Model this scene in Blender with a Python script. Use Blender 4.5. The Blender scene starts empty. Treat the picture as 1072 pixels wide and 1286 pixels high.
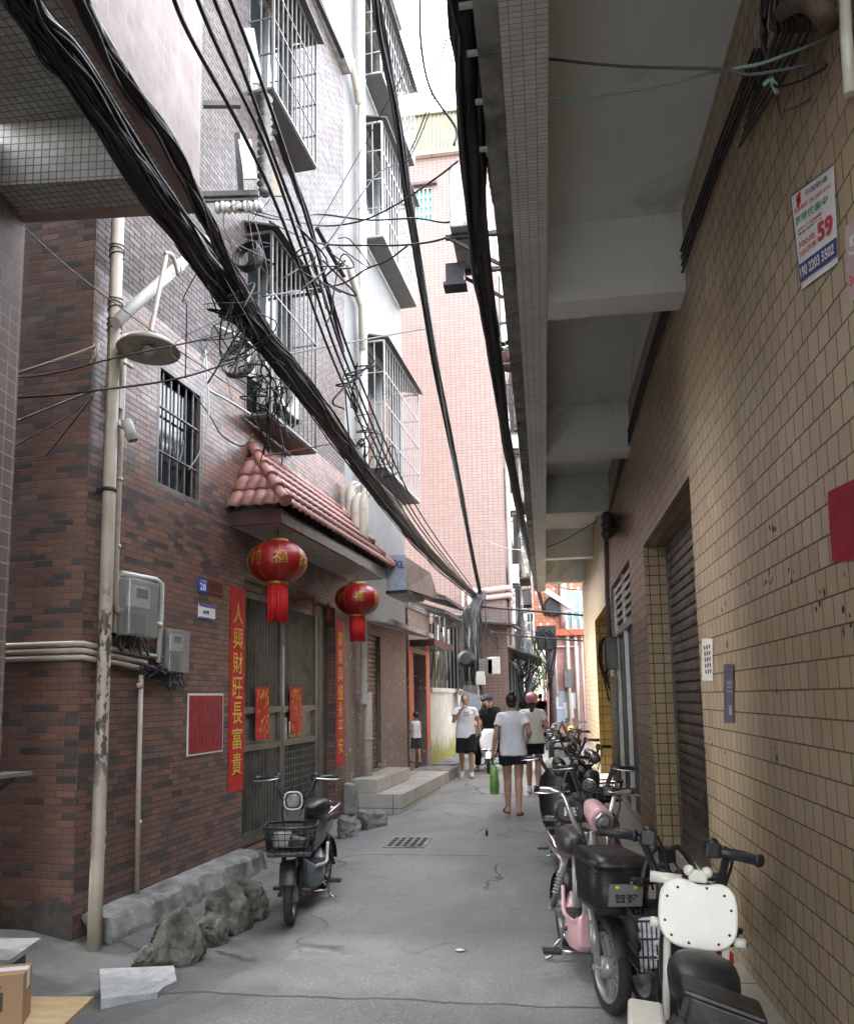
import bpy, bmesh, math, random
from mathutils import Vector, Matrix, noise
R = math.radians
rnd = random.Random(7)
scn = bpy.context.scene
COL = scn.collection
EYE = 1.55
# ---------------------------------------------------------------- camera
FPX, CX, CY = 990.0, 536.0, 760.0
dy = Vector((148, -115, -FPX)).normalized()          # the alley's direction seen from the camera
dz = Vector((-138, 8344, -FPX)); dz = (dz - dy * dz.dot(dy)).normalized()
dx = dy.cross(dz)
CW = Matrix((dx, dy, dz))                            # rows: camera -> world rotation
camd = bpy.data.cameras.new('camera'); cam = bpy.data.objects.new('camera', camd); COL.objects.link(cam)
cam.matrix_world = Matrix.Translation((0, 0, EYE)) @ CW.to_4x4()
camd.sensor_fit = 'HORIZONTAL'; camd.sensor_width = 36; camd.lens = 36 * FPX / 1072
camd.shift_y = (CY - 643) / 1072; camd.clip_start = 0.05; camd.clip_end = 2000
scn.camera = cam
E = Vector((0, 0, EYE))
def ray(x, y): return CW @ Vector((x - CX, CY - y, -FPX))
def hit(x, y, p0, n):
    d = ray(x, y); return E + d * ((Vector(p0) - E).dot(n) / d.dot(n))
def atY(x, y, Y): return hit(x, y, (0, Y, 0), Vector((0, 1, 0)))
def atX(x, y, X): return hit(x, y, (X, 0, 0), Vector((1, 0, 0)))
def atZ(x, y, z=0.0): return hit(x, y, (0, 0, z), Vector((0, 0, 1)))
class Fr:                                            # a wall's own frame: s along it, o out of it, z up
    def __init__(f, o, u):
        f.o = Vector(o); f.u = Vector(u).normalized(); f.z = Vector((0, 0, 1)); f.n = f.u.cross(f.z)
    def p(f, s, o, z): return f.o + f.u * s + f.n * o + f.z * z
    def px(f, x, y, o=0.0):
        q = hit(x, y, f.o + f.n * o, f.n) - f.o
        return q.dot(f.u), q.z
class FrR(Fr):
    def __init__(f, o, u):
        super().__init__(o, u); f.n = -f.n
LEFT = None
# ---------------------------------------------------------------- mesh builder
class MB:
    def __init__(s): s.bm = bmesh.new(); s.weld = False
    def face(s, vs, smooth=False, uv=None):
        try: f = s.bm.faces.new([s.bm.verts.new(Vector(v)) for v in vs])
        except ValueError: return None
        f.smooth = smooth; return f
    def hexa(s, c):                                  # 8 corners: bottom loop then top loop
        v = [s.bm.verts.new(Vector(p)) for p in c]
        for q in ((3, 2, 1, 0), (4, 5, 6, 7), (0, 1, 5, 4), (1, 2, 6, 5), (2, 3, 7, 6), (3, 0, 4, 7)):
            s.bm.faces.new([v[i] for i in q])
        return s
    def box(s, a, b):
        x0, y0, z0 = a; x1, y1, z1 = b
        return s.hexa([(x0, y0, z0), (x1, y0, z0), (x1, y1, z0), (x0, y1, z0), (x0, y0, z1), (x1, y0, z1), (x1, y1, z1), (x0, y1, z1)])
    def cbox(s, c, size, M=None):
        h = [k / 2 for k in size]; M = M or Matrix()
        return s.hexa([Vector(c) + M.to_3x3() @ Vector((sx * h[0], sy * h[1], sz * h[2])) for sz in (-1, 1) for sx, sy in ((-1, -1), (1, -1), (1, 1), (-1, 1))])
    def fbox(s, f, s0, s1, o0, o1, z0, z1):
        return s.hexa([f.p(a, b, z) for z in (z0, z1) for a, b in ((s0, o0), (s1, o0), (s1, o1), (s0, o1))])
    def bar(s, a, b, w, h=None, up=(0, 0, 1)):       # rectangular bar between two points
        a, b = Vector(a), Vector(b); h = h or w; d = (b - a).normalized(); up = Vector(up)
        if abs(d.dot(up)) > .98: up = Vector((1, 0, 0))
        x = d.cross(up).normalized() * w / 2; y = x.cross(d).normalized() * h / 2
        return s.hexa([a - x - y, a + x - y, b + x - y, b - x - y, a - x + y, a + x + y, b + x + y, b - x + y])
    def tube(s, pts, r, seg=8, cap=True, sq=1.0):
        pts = [Vector(p) for p in pts]; n = len(pts)
        if n < 2: return s
        rs = r if isinstance(r, (list, tuple)) else [r] * n
        t0 = (pts[1] - pts[0]).normalized(); up = Vector((0, 0, 1)) if abs(t0.z) < .9 else Vector((1, 0, 0))
        x = t0.cross(up).normalized(); loops = []
        for i, p in enumerate(pts):
            t = (pts[min(i + 1, n - 1)] - pts[max(i - 1, 0)])
            if t.length < 1e-9: t = t0
            t.normalize(); x = (x - t * x.dot(t)); x = x.normalized() if x.length > 1e-6 else t.orthogonal().normalized(); y = t.cross(x)
            loops.append([s.bm.verts.new(p + (x * math.cos(k * 2 * math.pi / seg) + y * sq * math.sin(k * 2 * math.pi / seg)) * rs[i]) for k in range(seg)])
        for a, b in zip(loops, loops[1:]):
            for k in range(seg):
                f = s.bm.faces.new((a[k], a[(k + 1) % seg], b[(k + 1) % seg], b[k])); f.smooth = True
        if cap:
            s.bm.faces.new(loops[0][::-1]); s.bm.faces.new(loops[-1])
        return s
    def lathe(s, prof, M=None, seg=20, smooth=True, arc=(0, 2 * math.pi), caps=True):   # prof: (r, z) around local z
        M = M or Matrix(); full = abs(arc[1] - arc[0] - 2 * math.pi) < 1e-6; n = seg if full else seg + 1
        loops = [[s.bm.verts.new(M @ Vector((r * math.cos(arc[0] + (arc[1] - arc[0]) * k / seg), r * math.sin(arc[0] + (arc[1] - arc[0]) * k / seg), z))) for k in range(n)] for r, z in prof]
        for a, b in zip(loops, loops[1:]):
            for k in range(seg):
                k2 = (k + 1) % n
                f = s.bm.faces.new((a[k], a[k2], b[k2], b[k])); f.smooth = smooth
        if full and caps and prof[0] != prof[-1]:
            if prof[0][0] > 1e-4: s.bm.faces.new(loops[0][::-1])
            if prof[-1][0] > 1e-4: s.bm.faces.new(loops[-1])
        return s
    def prism(s, poly, M, d0, d1, smooth=False):     # 2-D outline in the local xy plane, from z=d0 to d1
        a = [s.bm.verts.new(M @ Vector((p[0], p[1], d0))) for p in poly]; b = [s.bm.verts.new(M @ Vector((p[0], p[1], d1))) for p in poly]
        n = len(poly)
        s.bm.faces.new(a[::-1]); s.bm.faces.new(b)
        for k in range(n):
            f = s.bm.faces.new((a[k], a[(k + 1) % n], b[(k + 1) % n], b[k])); f.smooth = smooth
        return s
    def ell(s, c, r, M=None, seg=14, rings=9):
        r = (r, r, r) if not hasattr(r, '__len__') else r; M = M or Matrix()
        T = Matrix.Translation(Vector(c)) @ M.to_4x4()
        return s.lathe([(max(1e-5, math.sin(math.pi * i / rings)), -math.cos(math.pi * i / rings)) for i in range(rings + 1)], T @ Matrix.Diagonal((r[0], r[1], r[2], 1)), seg)
    def wall(s, f, s0, s1, z0, z1, holes=(), o=0.0, reveal=0.0, back=True):  # wall face with openings (a, b, c, d) = s0,s1,z0,z1 and reveals of depth
        s.weld = True
        S = sorted({s0, s1, *[h[0] for h in holes], *[h[1] for h in holes]}); Z = sorted({z0, z1, *[h[2] for h in holes], *[h[3] for h in holes]})
        S = [k for k in S if s0 - 1e-6 <= k <= s1 + 1e-6]; Z = [k for k in Z if z0 - 1e-6 <= k <= z1 + 1e-6]
        for a, b in zip(S, S[1:]):
            for c, d in zip(Z, Z[1:]):
                m, q = (a + b) / 2, (c + d) / 2
                if any(h[0] < m < h[1] and h[2] < q < h[3] for h in holes): continue
                s.face([f.p(a, o, c), f.p(b, o, c), f.p(b, o, d), f.p(a, o, d)])
        for h in holes:
            dp = h[4] if len(h) > 4 else reveal
            if dp:
                a, b, c, d = h[:4]; i = o - dp; lo_in, hi_in = c >= z0 - 1e-6, d <= z1 + 1e-6; c, d = max(c, z0), min(d, z1)
                if d - c < 1e-4: continue
                s.face([f.p(a, o, c), f.p(a, i, c), f.p(a, i, d), f.p(a, o, d)]); s.face([f.p(b, o, c), f.p(b, i, c), f.p(b, i, d), f.p(b, o, d)])
                if hi_in: s.face([f.p(a, o, d), f.p(b, o, d), f.p(b, i, d), f.p(a, i, d)])
                if lo_in: s.face([f.p(a, o, c), f.p(b, o, c), f.p(b, i, c), f.p(a, i, c)])
        return s
    def build(s, name, mat, parent=None, local=False, bevel=0, tag=None):
        bm = s.bm
        if s.weld: bmesh.ops.remove_doubles(bm, verts=bm.verts, dist=1e-5)
        bmesh.ops.recalc_face_normals(bm, faces=bm.faces)
        uv = bm.loops.layers.uv.new('UVMap')
        for f in bm.faces:
            n = f.normal
            if abs(n.z) > .75:
                for l in f.loops: l[uv].uv = (l.vert.co.x, l.vert.co.y)
            else:
                t = Vector((-n.y, n.x, 0)).normalized()
                if abs(t.y) > abs(t.x):
                    if t.y < 0: t = -t
                elif t.x < 0: t = -t
                for l in f.loops: l[uv].uv = (l.vert.co.dot(t), l.vert.co.z)
        org = Vector((0, 0, 0))
        if not local:
            if parent is not None: org = world_loc(parent)
            elif len(bm.verts):
                xs = [v.co.x for v in bm.verts]; ys = [v.co.y for v in bm.verts]
                org = Vector(((min(xs) + max(xs)) / 2, (min(ys) + max(ys)) / 2, min(v.co.z for v in bm.verts)))
            bmesh.ops.translate(bm, verts=bm.verts, vec=-org)
        me = bpy.data.meshes.new(name); bm.to_mesh(me); bm.free()
        ob = bpy.data.objects.new(name, me); COL.objects.link(ob)
        if mat is not None: me.materials.append(mat)
        if parent is not None: ob.parent = parent
        elif not local: ob.location = org
        if bevel:
            b = ob.modifiers.new('bevel', 'BEVEL'); b.width = bevel; b.segments = 2; b.limit_method = 'ANGLE'; b.angle_limit = R(40)
        if tag: tagit(ob, *tag)
        return ob
LOC = {}
def world_loc(o):
    p = Vector((0, 0, 0))
    while o is not None: p += Vector(o.location); o = o.parent
    return p
def tagit(o, label, cat, group=None):
    o['label'] = label; o['category'] = cat
    if group: o['group'] = group
    return o
def thing(name, label, cat, loc=(0, 0, 0), rz=0.0, group=None):
    o = bpy.data.objects.new(name, None); COL.objects.link(o); o.location = loc; o.rotation_euler = (0, 0, rz); o.empty_display_size = .1
    return tagit(o, label, cat, group)
def copy_tree(o, parent=None):
    kids = [c for c in bpy.data.objects if c.parent is o]
    c = o.copy(); COL.objects.link(c)
    if parent is not None: c.parent = parent
    for k in kids: copy_tree(k, c)
    return c
def struct(o, kind='structure'): o['kind'] = kind; return o
def spline(pts, n=8):                                # Catmull-Rom through the points
    pts = [Vector(p) for p in pts]
    if len(pts) < 3: return [pts[0].lerp(pts[1], k / n) for k in range(n + 1)]
    P = [pts[0] * 2 - pts[1]] + pts + [pts[-1] * 2 - pts[-2]]; out = []
    for i in range(1, len(P) - 2):
        a, b, c, d = P[i - 1:i + 3]
        for k in range(n):
            t = k / n; out.append(.5 * ((2 * b) + (c - a) * t + (2 * a - 5 * b + 4 * c - d) * t * t + (3 * b - a - 3 * c + d) * t ** 3))
    return out + [pts[-1]]
# ---------------------------------------------------------------- materials
class NT:
    def __init__(s, name):
        s.m = bpy.data.materials.new(name); s.m.use_nodes = True; s.t = s.m.node_tree; s.t.nodes.clear()
        s.out = s.n('ShaderNodeOutputMaterial'); s.b = s.n('ShaderNodeBsdfPrincipled'); s.l(s.b.outputs[0], s.out.inputs[0])
    def n(s, t, **k):
        q = s.t.nodes.new(t)
        for a, v in k.items(): setattr(q, a, v)
        return q
    def l(s, a, b): s.t.links.new(a, b)
    def put(s, sock, v):
        if hasattr(v, 'is_output') or hasattr(v, 'links'): s.l(v, sock)
        else: sock.default_value = v
    def math(s, op, a, b=0.0, c=None, clamp=False):
        q = s.n('ShaderNodeMath', operation=op, use_clamp=clamp); s.put(q.inputs[0], a); s.put(q.inputs[1], b)
        if c is not None: s.put(q.inputs[2], c)
        return q.outputs[0]
    def mix(s, f, a, b, blend='MIX'):
        q = s.n('ShaderNodeMix', data_type='RGBA', blend_type=blend); s.put(q.inputs[0], f); s.put(q.inputs[6], c4(a)); s.put(q.inputs[7], c4(b)); return q.outputs[2]
    def ramp(s, f, stops, interp='LINEAR'):
        q = s.n('ShaderNodeValToRGB'); r = q.color_ramp; r.interpolation = interp; s.put(q.inputs[0], f)
        while len(r.elements) < len(stops): r.elements.new(.5)
        for e, (p, c) in zip(r.elements, stops): e.position = p; e.color = c4(c)
        return q.outputs[0]
    def coord(s, which='Object'): return s.n('ShaderNodeTexCoord').outputs[which]
    def map(s, v, scale=(1, 1, 1), loc=(0, 0, 0)):
        q = s.n('ShaderNodeMapping'); s.l(v, q.inputs[0]); q.inputs['Scale'].default_value = scale; q.inputs['Location'].default_value = loc; return q.outputs[0]
    def noise(s, v, scale, detail=4, rough=.6, out='Fac', dist=0.0):
        q = s.n('ShaderNodeTexNoise'); s.l(v, q.inputs['Vector']); q.inputs['Scale'].default_value = scale; q.inputs['Detail'].default_value = detail; q.inputs['Roughness'].default_value = rough; q.inputs['Distortion'].default_value = dist; return q.outputs[out]
    def vor(s, v, scale, feat='F1', out='Distance'):
        q = s.n('ShaderNodeTexVoronoi', feature=feat); s.l(v, q.inputs['Vector']); q.inputs['Scale'].default_value = scale; return q.outputs[out]
    def bump(s, h, strength=.3, dist=.01, normal=None):
        q = s.n('ShaderNodeBump'); s.put(q.inputs['Height'], h); q.inputs['Strength'].default_value = strength; q.inputs['Distance'].default_value = dist
        if normal is not None: s.l(normal, q.inputs['Normal'])
        return q.outputs[0]
    def set(s, **k):
        for a, v in k.items():
            nm = {'col': 'Base Color', 'rough': 'Roughness', 'metal': 'Metallic', 'nrm': 'Normal', 'spec': 'Specular IOR Level', 'coat': 'Coat Weight', 'croUgh': 'Coat Roughness', 'alpha': 'Alpha', 'trans': 'Transmission Weight', 'ior': 'IOR', 'emit': 'Emission Color', 'estr': 'Emission Strength'}[a]
            if a in ('col', 'emit') and not hasattr(v, 'links'): v = c4(v)
            s.put(s.b.inputs[nm], v)
        return s.m
def c4(c):
    if hasattr(c, 'links'): return c
    if not hasattr(c, '__len__'): return (c, c, c, 1)
    return tuple(c) if len(c) == 4 else (*c, 1)
def plain(name, col, rough=.5, metal=0.0, var=.12, scale=9, bump=.15, bscale=60, dirt=None, coat=0.0, spec=.5):
    n = NT(name); v = n.coord(); f = n.noise(v, scale, 5, .65)
    k = n.ramp(f, [(.25, tuple(max(0, c * (1 - var * 1.6)) for c in col)), (.75, tuple(min(1, c * (1 + var)) for c in col))])
    if dirt:
        d = n.ramp(n.noise(v, dirt[1], 6, .7, dist=.4), [(dirt[2], 0.0), (dirt[2] + .18, 1.0)])
        k = n.mix(d, k, dirt[0])
    r = n.ramp(n.noise(v, scale * 2.3, 4), [(.3, max(.285, rough - .08)), (.7, min(1, rough + .1))] if rough > .27 else [(.3, max(.03, rough - .08)), (.7, min(.265, rough + .1))])
    n.set(col=k, rough=r, metal=metal, coat=coat, spec=spec)
    if bump: n.set(nrm=n.bump(n.noise(v, bscale, 3), bump, .004))
    return n.m
def tiles(name, w, h, cols, mortar, ms=.004, off=.5, rough=.3, grime=(.02, .02, .018), gamt=.5, bump=.5, wob=.0, coat=0.0, gs=1.0, tilt=.03, spec=.5, streak=0.0):
    """glazed wall tiles on the metric UV map: cols = constant stops (pos, colour) picked per tile"""
    n = NT(name); uv = n.coord('UV'); v = uv
    if wob:
        nz = n.n('ShaderNodeTexNoise'); n.l(uv, nz.inputs['Vector']); nz.inputs['Scale'].default_value = 3.0; nz.inputs['Detail'].default_value = 2
        a = n.n('ShaderNodeVectorMath', operation='MULTIPLY_ADD'); n.l(nz.outputs['Color'], a.inputs[0]); a.inputs[1].default_value = (wob, wob, 0); n.l(uv, a.inputs[2]); v = a.outputs[0]
    q = n.n('ShaderNodeTexBrick'); n.l(v, q.inputs['Vector']); q.offset = off; q.offset_frequency = 2; q.squash = 1
    for k, x in (('Scale', 1), ('Mortar Size', ms), ('Mortar Smooth', .15), ('Bias', 0), ('Brick Width', w), ('Row Height', h)): q.inputs[k].default_value = x
    q.inputs['Color1'].default_value = (0, 0, 0, 1); q.inputs['Color2'].default_value = (1, 1, 1, 1); q.inputs['Mortar'].default_value = (.5, .5, .5, 1)
    bw = n.n('ShaderNodeRGBToBW'); n.l(q.outputs['Color'], bw.inputs[0])
    tc = n.ramp(bw.outputs[0], cols, 'CONSTANT' if len(cols) > 2 else 'LINEAR')
    tc = n.mix(n.math('MULTIPLY', n.noise(uv, 38, 4), .35), tc, n.mix(1.0, tc, (.55, .55, .55), 'MULTIPLY'))
    g = n.ramp(n.noise(n.map(uv, (1, .45, 1)), 1.3 * gs, 7, .68, dist=.6), [(.42, 0.0), (.75, 1.0)])
    tc = n.mix(n.math('MULTIPLY', g, gamt), tc, grime)
    if streak:
        sk = n.ramp(n.noise(n.map(uv, (14, .5, 1)), 1.0, 5, .6), [(.55, 0.0), (.8, 1.0)])
        tc = n.mix(n.math('MULTIPLY', sk, streak), tc, grime)
    mc = n.mix(n.noise(uv, 6, 4), mortar, tuple(x * .45 for x in mortar))
    c = n.mix(q.outputs['Fac'], tc, mc)
    r = n.math('ADD', n.math('MULTIPLY', q.outputs['Fac'], .5), n.ramp(n.noise(uv, 5, 5), [(.3, max(.285, rough - .1)), (.75, rough + .15)] if rough > .27 else [(.3, max(.04, rough - .1)), (.75, .265)]), clamp=True)
    hgt = n.math('SUBTRACT', n.math('ADD', n.math('MULTIPLY', n.noise(uv, 12, 1), .1), n.math('MULTIPLY', bw.outputs[0], .25)), q.outputs['Fac'])
    nm = n.bump(hgt, bump, .004)
    if tilt:                                         # every tile lies a little differently
        cr = n.n('ShaderNodeTexWhiteNoise', noise_dimensions='1D'); n.l(bw.outputs[0], cr.inputs['W'])
        a = n.n('ShaderNodeVectorMath', operation='MULTIPLY_ADD'); n.l(cr.outputs['Color'], a.inputs[0]); a.inputs[1].default_value = (tilt, tilt, tilt)
        b = n.n('ShaderNodeVectorMath', operation='SUBTRACT'); n.l(nm, b.inputs[0]); b.inputs[1].default_value = (tilt / 2,) * 3; n.l(b.outputs[0], a.inputs[2])
        nn = n.n('ShaderNodeVectorMath', operation='NORMALIZE'); n.l(a.outputs[0], nn.inputs[0]); nm = nn.outputs[0]
    n.set(col=c, rough=r, nrm=nm, coat=coat, spec=spec); return n.m
# ---------------------------------------------------------------- materials used
M = {}
M['brick'] = tiles('brick_tile', .155, .05, [(0, (.172, .092, .071)), (.22, (.195, .1, .075)), (.45, (.152, .085, .069)), (.62, (.086, .067, .061)), (.76, (.066, .055, .052)), (.85, (.165, .092, .073)), (.95, (.23, .114, .078))], (.075, .062, .056), ms=.0035, off=.37, rough=.32, gamt=.14, bump=.4, tilt=.04)
M['brick_sheen'] = tiles('brick_tile_painted_sheen', .155, .05, [(0, (.12, .097, .092)), (.25, (.14, .112, .106)), (.5, (.105, .087, .085)), (.72, (.085, .074, .075)), (.86, (.15, .123, .119))], (.035, .03, .029), ms=.005, off=.37, rough=.34, gamt=.3, spec=.08, bump=.35, tilt=.03)  # same brick as the lower wall, its sky sheen painted in as paler colour
M['right_tile'] = tiles('square_beige_tile', .104, .104, [(0, (.43, .335, .21)), (.2, (.465, .365, .235)), (.4, (.40, .31, .195)), (.6, (.445, .35, .23)), (.8, (.42, .315, .19)), (.93, (.35, .27, .175))], (.14, .112, .083), ms=.0036, off=.5, rough=.3, gamt=.28, bump=.5, tilt=.04, streak=.28, grime=(.17, .13, .09))
M['reveal_tile'] = tiles('square_ochre_tile', .092, .092, [(0, (.40, .30, .17)), (.5, (.43, .325, .19)), (.8, (.37, .28, .16))], (.03, .018, .012), ms=.004, off=0, rough=.2, gamt=.3)
M['yellow_tile'] = tiles('square_yellow_tile', .15, .15, [(0, (.4, .27, .06)), (.5, (.43, .29, .07)), (.8, (.37, .25, .06))], (.05, .03, .01), ms=.006, off=0, rough=.2, gamt=.3)
M['pillar_tile'] = tiles('mauve_square_tile', .097, .097, [(0, (.15, .112, .1)), (.4, (.165, .124, .112)), (.8, (.14, .105, .095))], (.34, .3, .28), ms=.0045, off=0, rough=.34, gamt=.2, spec=.03)
M['soffit_mosaic'] = tiles('grey_mosaic', .05, .05, [(0, (.34, .33, .31)), (.5, (.38, .37, .35)), (.8, (.31, .30, .285))], (.17, .16, .15), ms=.004, off=0, rough=.4, gamt=.55, grime=(.06, .055, .045))
M['right_mosaic'] = tiles('white_grey_mosaic', .05, .026, [(0, (.56, .56, .54)), (.5, (.6, .6, .58)), (.8, (.52, .52, .5))], (.32, .32, .31), ms=.002, off=0, rough=.4, gamt=.35)
M['pink_tile'] = tiles('pink_mosaic', .14, .09, [(0, (.2, .13, .112)), (.4, (.21, .138, .12)), (.8, (.19, .122, .106))], (.145, .094, .08), ms=.006, off=0, rough=.35, gamt=.16, grime=(.25, .17, .14), gs=.25, tilt=.01, bump=.2)
M['orange_tile'] = tiles('orange_mosaic', .12, .12, [(0, (.45, .15, .06)), (.35, (.5, .19, .09)), (.8, (.55, .42, .36)), (.88, (.4, .13, .06))], (.3, .14, .08), ms=.01, off=0, rough=.4, gamt=.2)
M['rose_tile'] = tiles('rose_tile', .2, .1, [(0, (.42, .19, .17)), (.5, (.46, .22, .2)), (.8, (.38, .17, .15))], (.5, .35, .32), ms=.008, off=.5, rough=.3, gamt=.25)
M['brown_mosaic'] = tiles('brown_mosaic', .05, .05, [(0, (.17, .105, .085)), (.4, (.22, .14, .115)), (.75, (.13, .085, .075)), (.97, (.6, .55, .5))], (.36, .31, .28), ms=.006, off=0, rough=.3, gamt=.4)
M['white_tile'] = tiles('white_strip_tile', .1, .05, [(0, (.52, .52, .52)), (.5, (.58, .58, .58)), (.8, (.46, .46, .47))], (.3, .3, .3), ms=.004, off=.5, rough=.3, gamt=.45, grime=(.2, .19, .18), streak=.5)
M['plaster'] = plain('stained_plaster', (.46, .44, .41), .8, var=.1, scale=3, bump=.4, bscale=25, dirt=((.13, .12, .1), 1.4, .5))
M['pinkplaster'] = plain('stained_pink_plaster', (.45, .33, .29), .8, var=.1, scale=3, bump=.4, bscale=25, dirt=((.16, .12, .1), 1.8, .48))
M['cream'] = plain('cream_wall', (.62, .55, .42), .7, var=.08, scale=2, bump=.2, dirt=((.35, .29, .22), 1.2, .55))
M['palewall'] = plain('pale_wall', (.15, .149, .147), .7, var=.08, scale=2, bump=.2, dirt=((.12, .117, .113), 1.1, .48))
n = NT('grey_ceiling_paint'); v = n.coord(); base = n.ramp(n.noise(v, 1.6, 6, .65), [(.3, (.58, .59, .575)), (.7, (.66, .67, .655))])
bd = n.n('ShaderNodeTexWave', wave_type='BANDS', bands_direction='X', wave_profile='SAW'); n.l(n.map(v, (1, .02, 0)), bd.inputs['Vector']); bd.inputs['Scale'].default_value = 1.15; bd.inputs['Distortion'].default_value = .25
ln = n.ramp(bd.outputs['Fac'], [(.0, 1), (.03, 0)]); base = n.mix(n.math('MULTIPLY', ln, .16), base, (.2, .2, .19))
st = n.ramp(n.noise(v, .9, 7, .7, dist=.8), [(.56, 0), (.64, 1)]); base = n.mix(n.math('MULTIPLY', st, .5), base, (.3, .29, .26))
cr = n.ramp(n.vor(n.map(v, (.6, .35, .6)), 1.0, 'DISTANCE_TO_EDGE'), [(0, 1), (.006, 0)]); base = n.mix(n.math('MULTIPLY', n.math('MULTIPLY', cr, n.ramp(n.noise(v, .7, 2), [(.5, 0), (.55, 1)])), .5), base, (.15, .15, .14))
n.set(col=base, rough=.85, nrm=n.bump(n.math('ADD', n.noise(v, 35, 4), n.math('MULTIPLY', ln, -.6)), .3, .004)); M['ceil'] = n.m
M['conc'] = plain('rough_concrete', (.24, .24, .225), .85, var=.3, scale=7, bump=1.0, bscale=26, dirt=((.07, .07, .06), 2.5, .48))
M['trim'] = plain('mauve_trim', (.2, .135, .12), .5, var=.15, scale=6, dirt=((.08, .055, .05), 2, .5))
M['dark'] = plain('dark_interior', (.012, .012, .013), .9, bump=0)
M['glass'] = plain('dark_glass', (.02, .024, .026), .06, var=.3, scale=2, bump=0)
M['steel'] = plain('brushed_steel', (.42, .42, .41), .35, .8, var=.15, scale=12, dirt=((.16, .12, .09), 6, .6))
M['iron'] = plain('dark_iron', (.035, .034, .034), .5, .3, var=.25, scale=14, dirt=((.09, .05, .03), 8, .62))
M['greyiron'] = plain('weathered_grey_metal', (.14, .14, .135), .5, .4, var=.25, scale=9, dirt=((.07, .045, .03), 5, .55))
M['shutter'] = plain('brown_grey_shutter_paint', (.2, .17, .145), .42, .35, var=.18, scale=4, dirt=((.045, .037, .03), 2.5, .48))
M['gate'] = plain('grey_gate_steel', (.155, .155, .14), .42, .55, var=.14, scale=3, bump=.1, dirt=((.08, .07, .055), 2.2, .5))
M['pvc'] = plain('aged_pvc', (.40, .355, .29), .45, var=.12, scale=5, bump=.15, dirt=((.14, .115, .09), 5, .55))
M['pvcw'] = plain('white_pvc', (.58, .58, .55), .4, var=.08, scale=5, bump=.1, dirt=((.28, .26, .23), 4, .58))
M['rooftile'] = plain('terracotta_pink', (.33, .155, .13), .5, var=.28, scale=7, bump=.25, dirt=((.2, .085, .07), 5, .5))
M['maroon'] = plain('maroon_fascia_tile', (.09, .042, .038), .25, var=.2, scale=5, dirt=((.05, .03, .028), 3, .5))
M['black'] = plain('black_rubber', (.012, .012, .013), .5, var=.3, scale=20, bump=.2)
M['cable'] = plain('black_cable_sheath', (.006, .006, .0075), .55, var=.4, scale=6, bump=.2, bscale=120)
M['greycable'] = plain('grey_cable_sheath', (.10, .10, .105), .5, var=.2)
M['red'] = plain('red_paper', (.5, .012, .012), .55, var=.16, scale=8, bump=.2, bscale=30, dirt=((.36, .015, .012), 3, .55))
M['deepred'] = plain('faded_crimson_poster', (.27, .013, .022), .4, var=.2, scale=6, bump=.1, dirt=((.2, .01, .05), 3, .55))
M['gold'] = plain('gold_foil', (.75, .48, .07), .35, .35, var=.2, scale=30, bump=.1)
M['goldink'] = plain('gold_ink', (.78, .50, .06), .5, var=.2, scale=12, bump=0)
M['white'] = plain('white_paper', (.7, .7, .69), .6, var=.05, scale=6, bump=.05, dirt=((.5, .48, .45), 4, .6))
M['blue'] = plain('blue_enamel', (.02, .05, .26), .35, var=.1, bump=0)
M['navyink'] = plain('navy_ink', (.035, .04, .2), .5, var=.1, bump=0)
M['redink'] = plain('red_ink', (.55, .02, .06), .5, var=.1, bump=0)
M['greenink'] = plain('green_ink', (.04, .3, .13), .5, var=.1, bump=0)
M['blackink'] = plain('black_ink', (.03, .03, .03), .5, var=.1, bump=0)
M['whiteink'] = plain('white_ink', (.75, .75, .75), .5, var=.05, bump=0)
M['stepstone'] = tiles('pale_step_tile', .6, .6, [(0, (.46, .44, .39)), (.5, (.5, .48, .43)), (.8, (.43, .415, .37))], (.15, .14, .12), ms=.006, off=0, rough=.35, gamt=.4, grime=(.15, .14, .12))
M['roofsheet'] = plain('grey_roof_sheet', (.085, .082, .08), .6, .2, var=.15, dirt=((.07, .065, .06), 2, .5))
M['bluesheet'] = plain('blue_metal_sheet', (.12, .26, .42), .45, .2, var=.1)
M['tree'] = plain('bark', (.07, .05, .04), .9, var=.3, bump=.8, bscale=30)
# ---------------------------------------------------------------- text
def text_mesh(body, size, thick=.0, extrude=.0, align='CENTER'):
    c = bpy.data.curves.new('lettering', 'FONT'); c.body = body; c.size = size; c.align_x = align; c.align_y = 'CENTER'; c.extrude = extrude; c.offset = thick; c.resolution_u = 3
    o = bpy.data.objects.new('lettering', c); COL.objects.link(o)
    dg = bpy.context.evaluated_depsgraph_get(); dg.update(); e = o.evaluated_get(dg)
    me = bpy.data.meshes.new_from_object(e); bpy.data.objects.remove(o); bpy.data.curves.remove(c); return me
def text(body, size, M4, mat, parent=None, name='lettering', thick=0.0, sx=1.0, align='CENTER', fit=None):
    """flat lettering: M4 takes local x (reading), y (up), z (out of the sheet) to the world"""
    me = text_mesh(body, size, thick, 0, align)
    if fit:
        xs = [v.co.x for v in me.vertices]; ys = [v.co.y for v in me.vertices]
        if xs:
            cx, cy = (max(xs) + min(xs)) / 2, (max(ys) + min(ys)) / 2
            me.transform(Matrix.Translation((-cx, -cy, 0))); me.transform(Matrix.Diagonal((fit[0] / max(1e-5, max(xs) - min(xs)), fit[1] / max(1e-5, max(ys) - min(ys)), 1, 1)))
    me.transform(Matrix.Diagonal((sx, 1, 1, 1))); me.transform(M4)
    if parent is not None: me.transform(Matrix.Translation(-world_loc(parent)))
    me.name = name; me.materials.clear(); me.materials.append(mat)
    ob = bpy.data.objects.new(name, me); COL.objects.link(ob)
    if parent is not None: ob.parent = parent
    return ob
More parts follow.
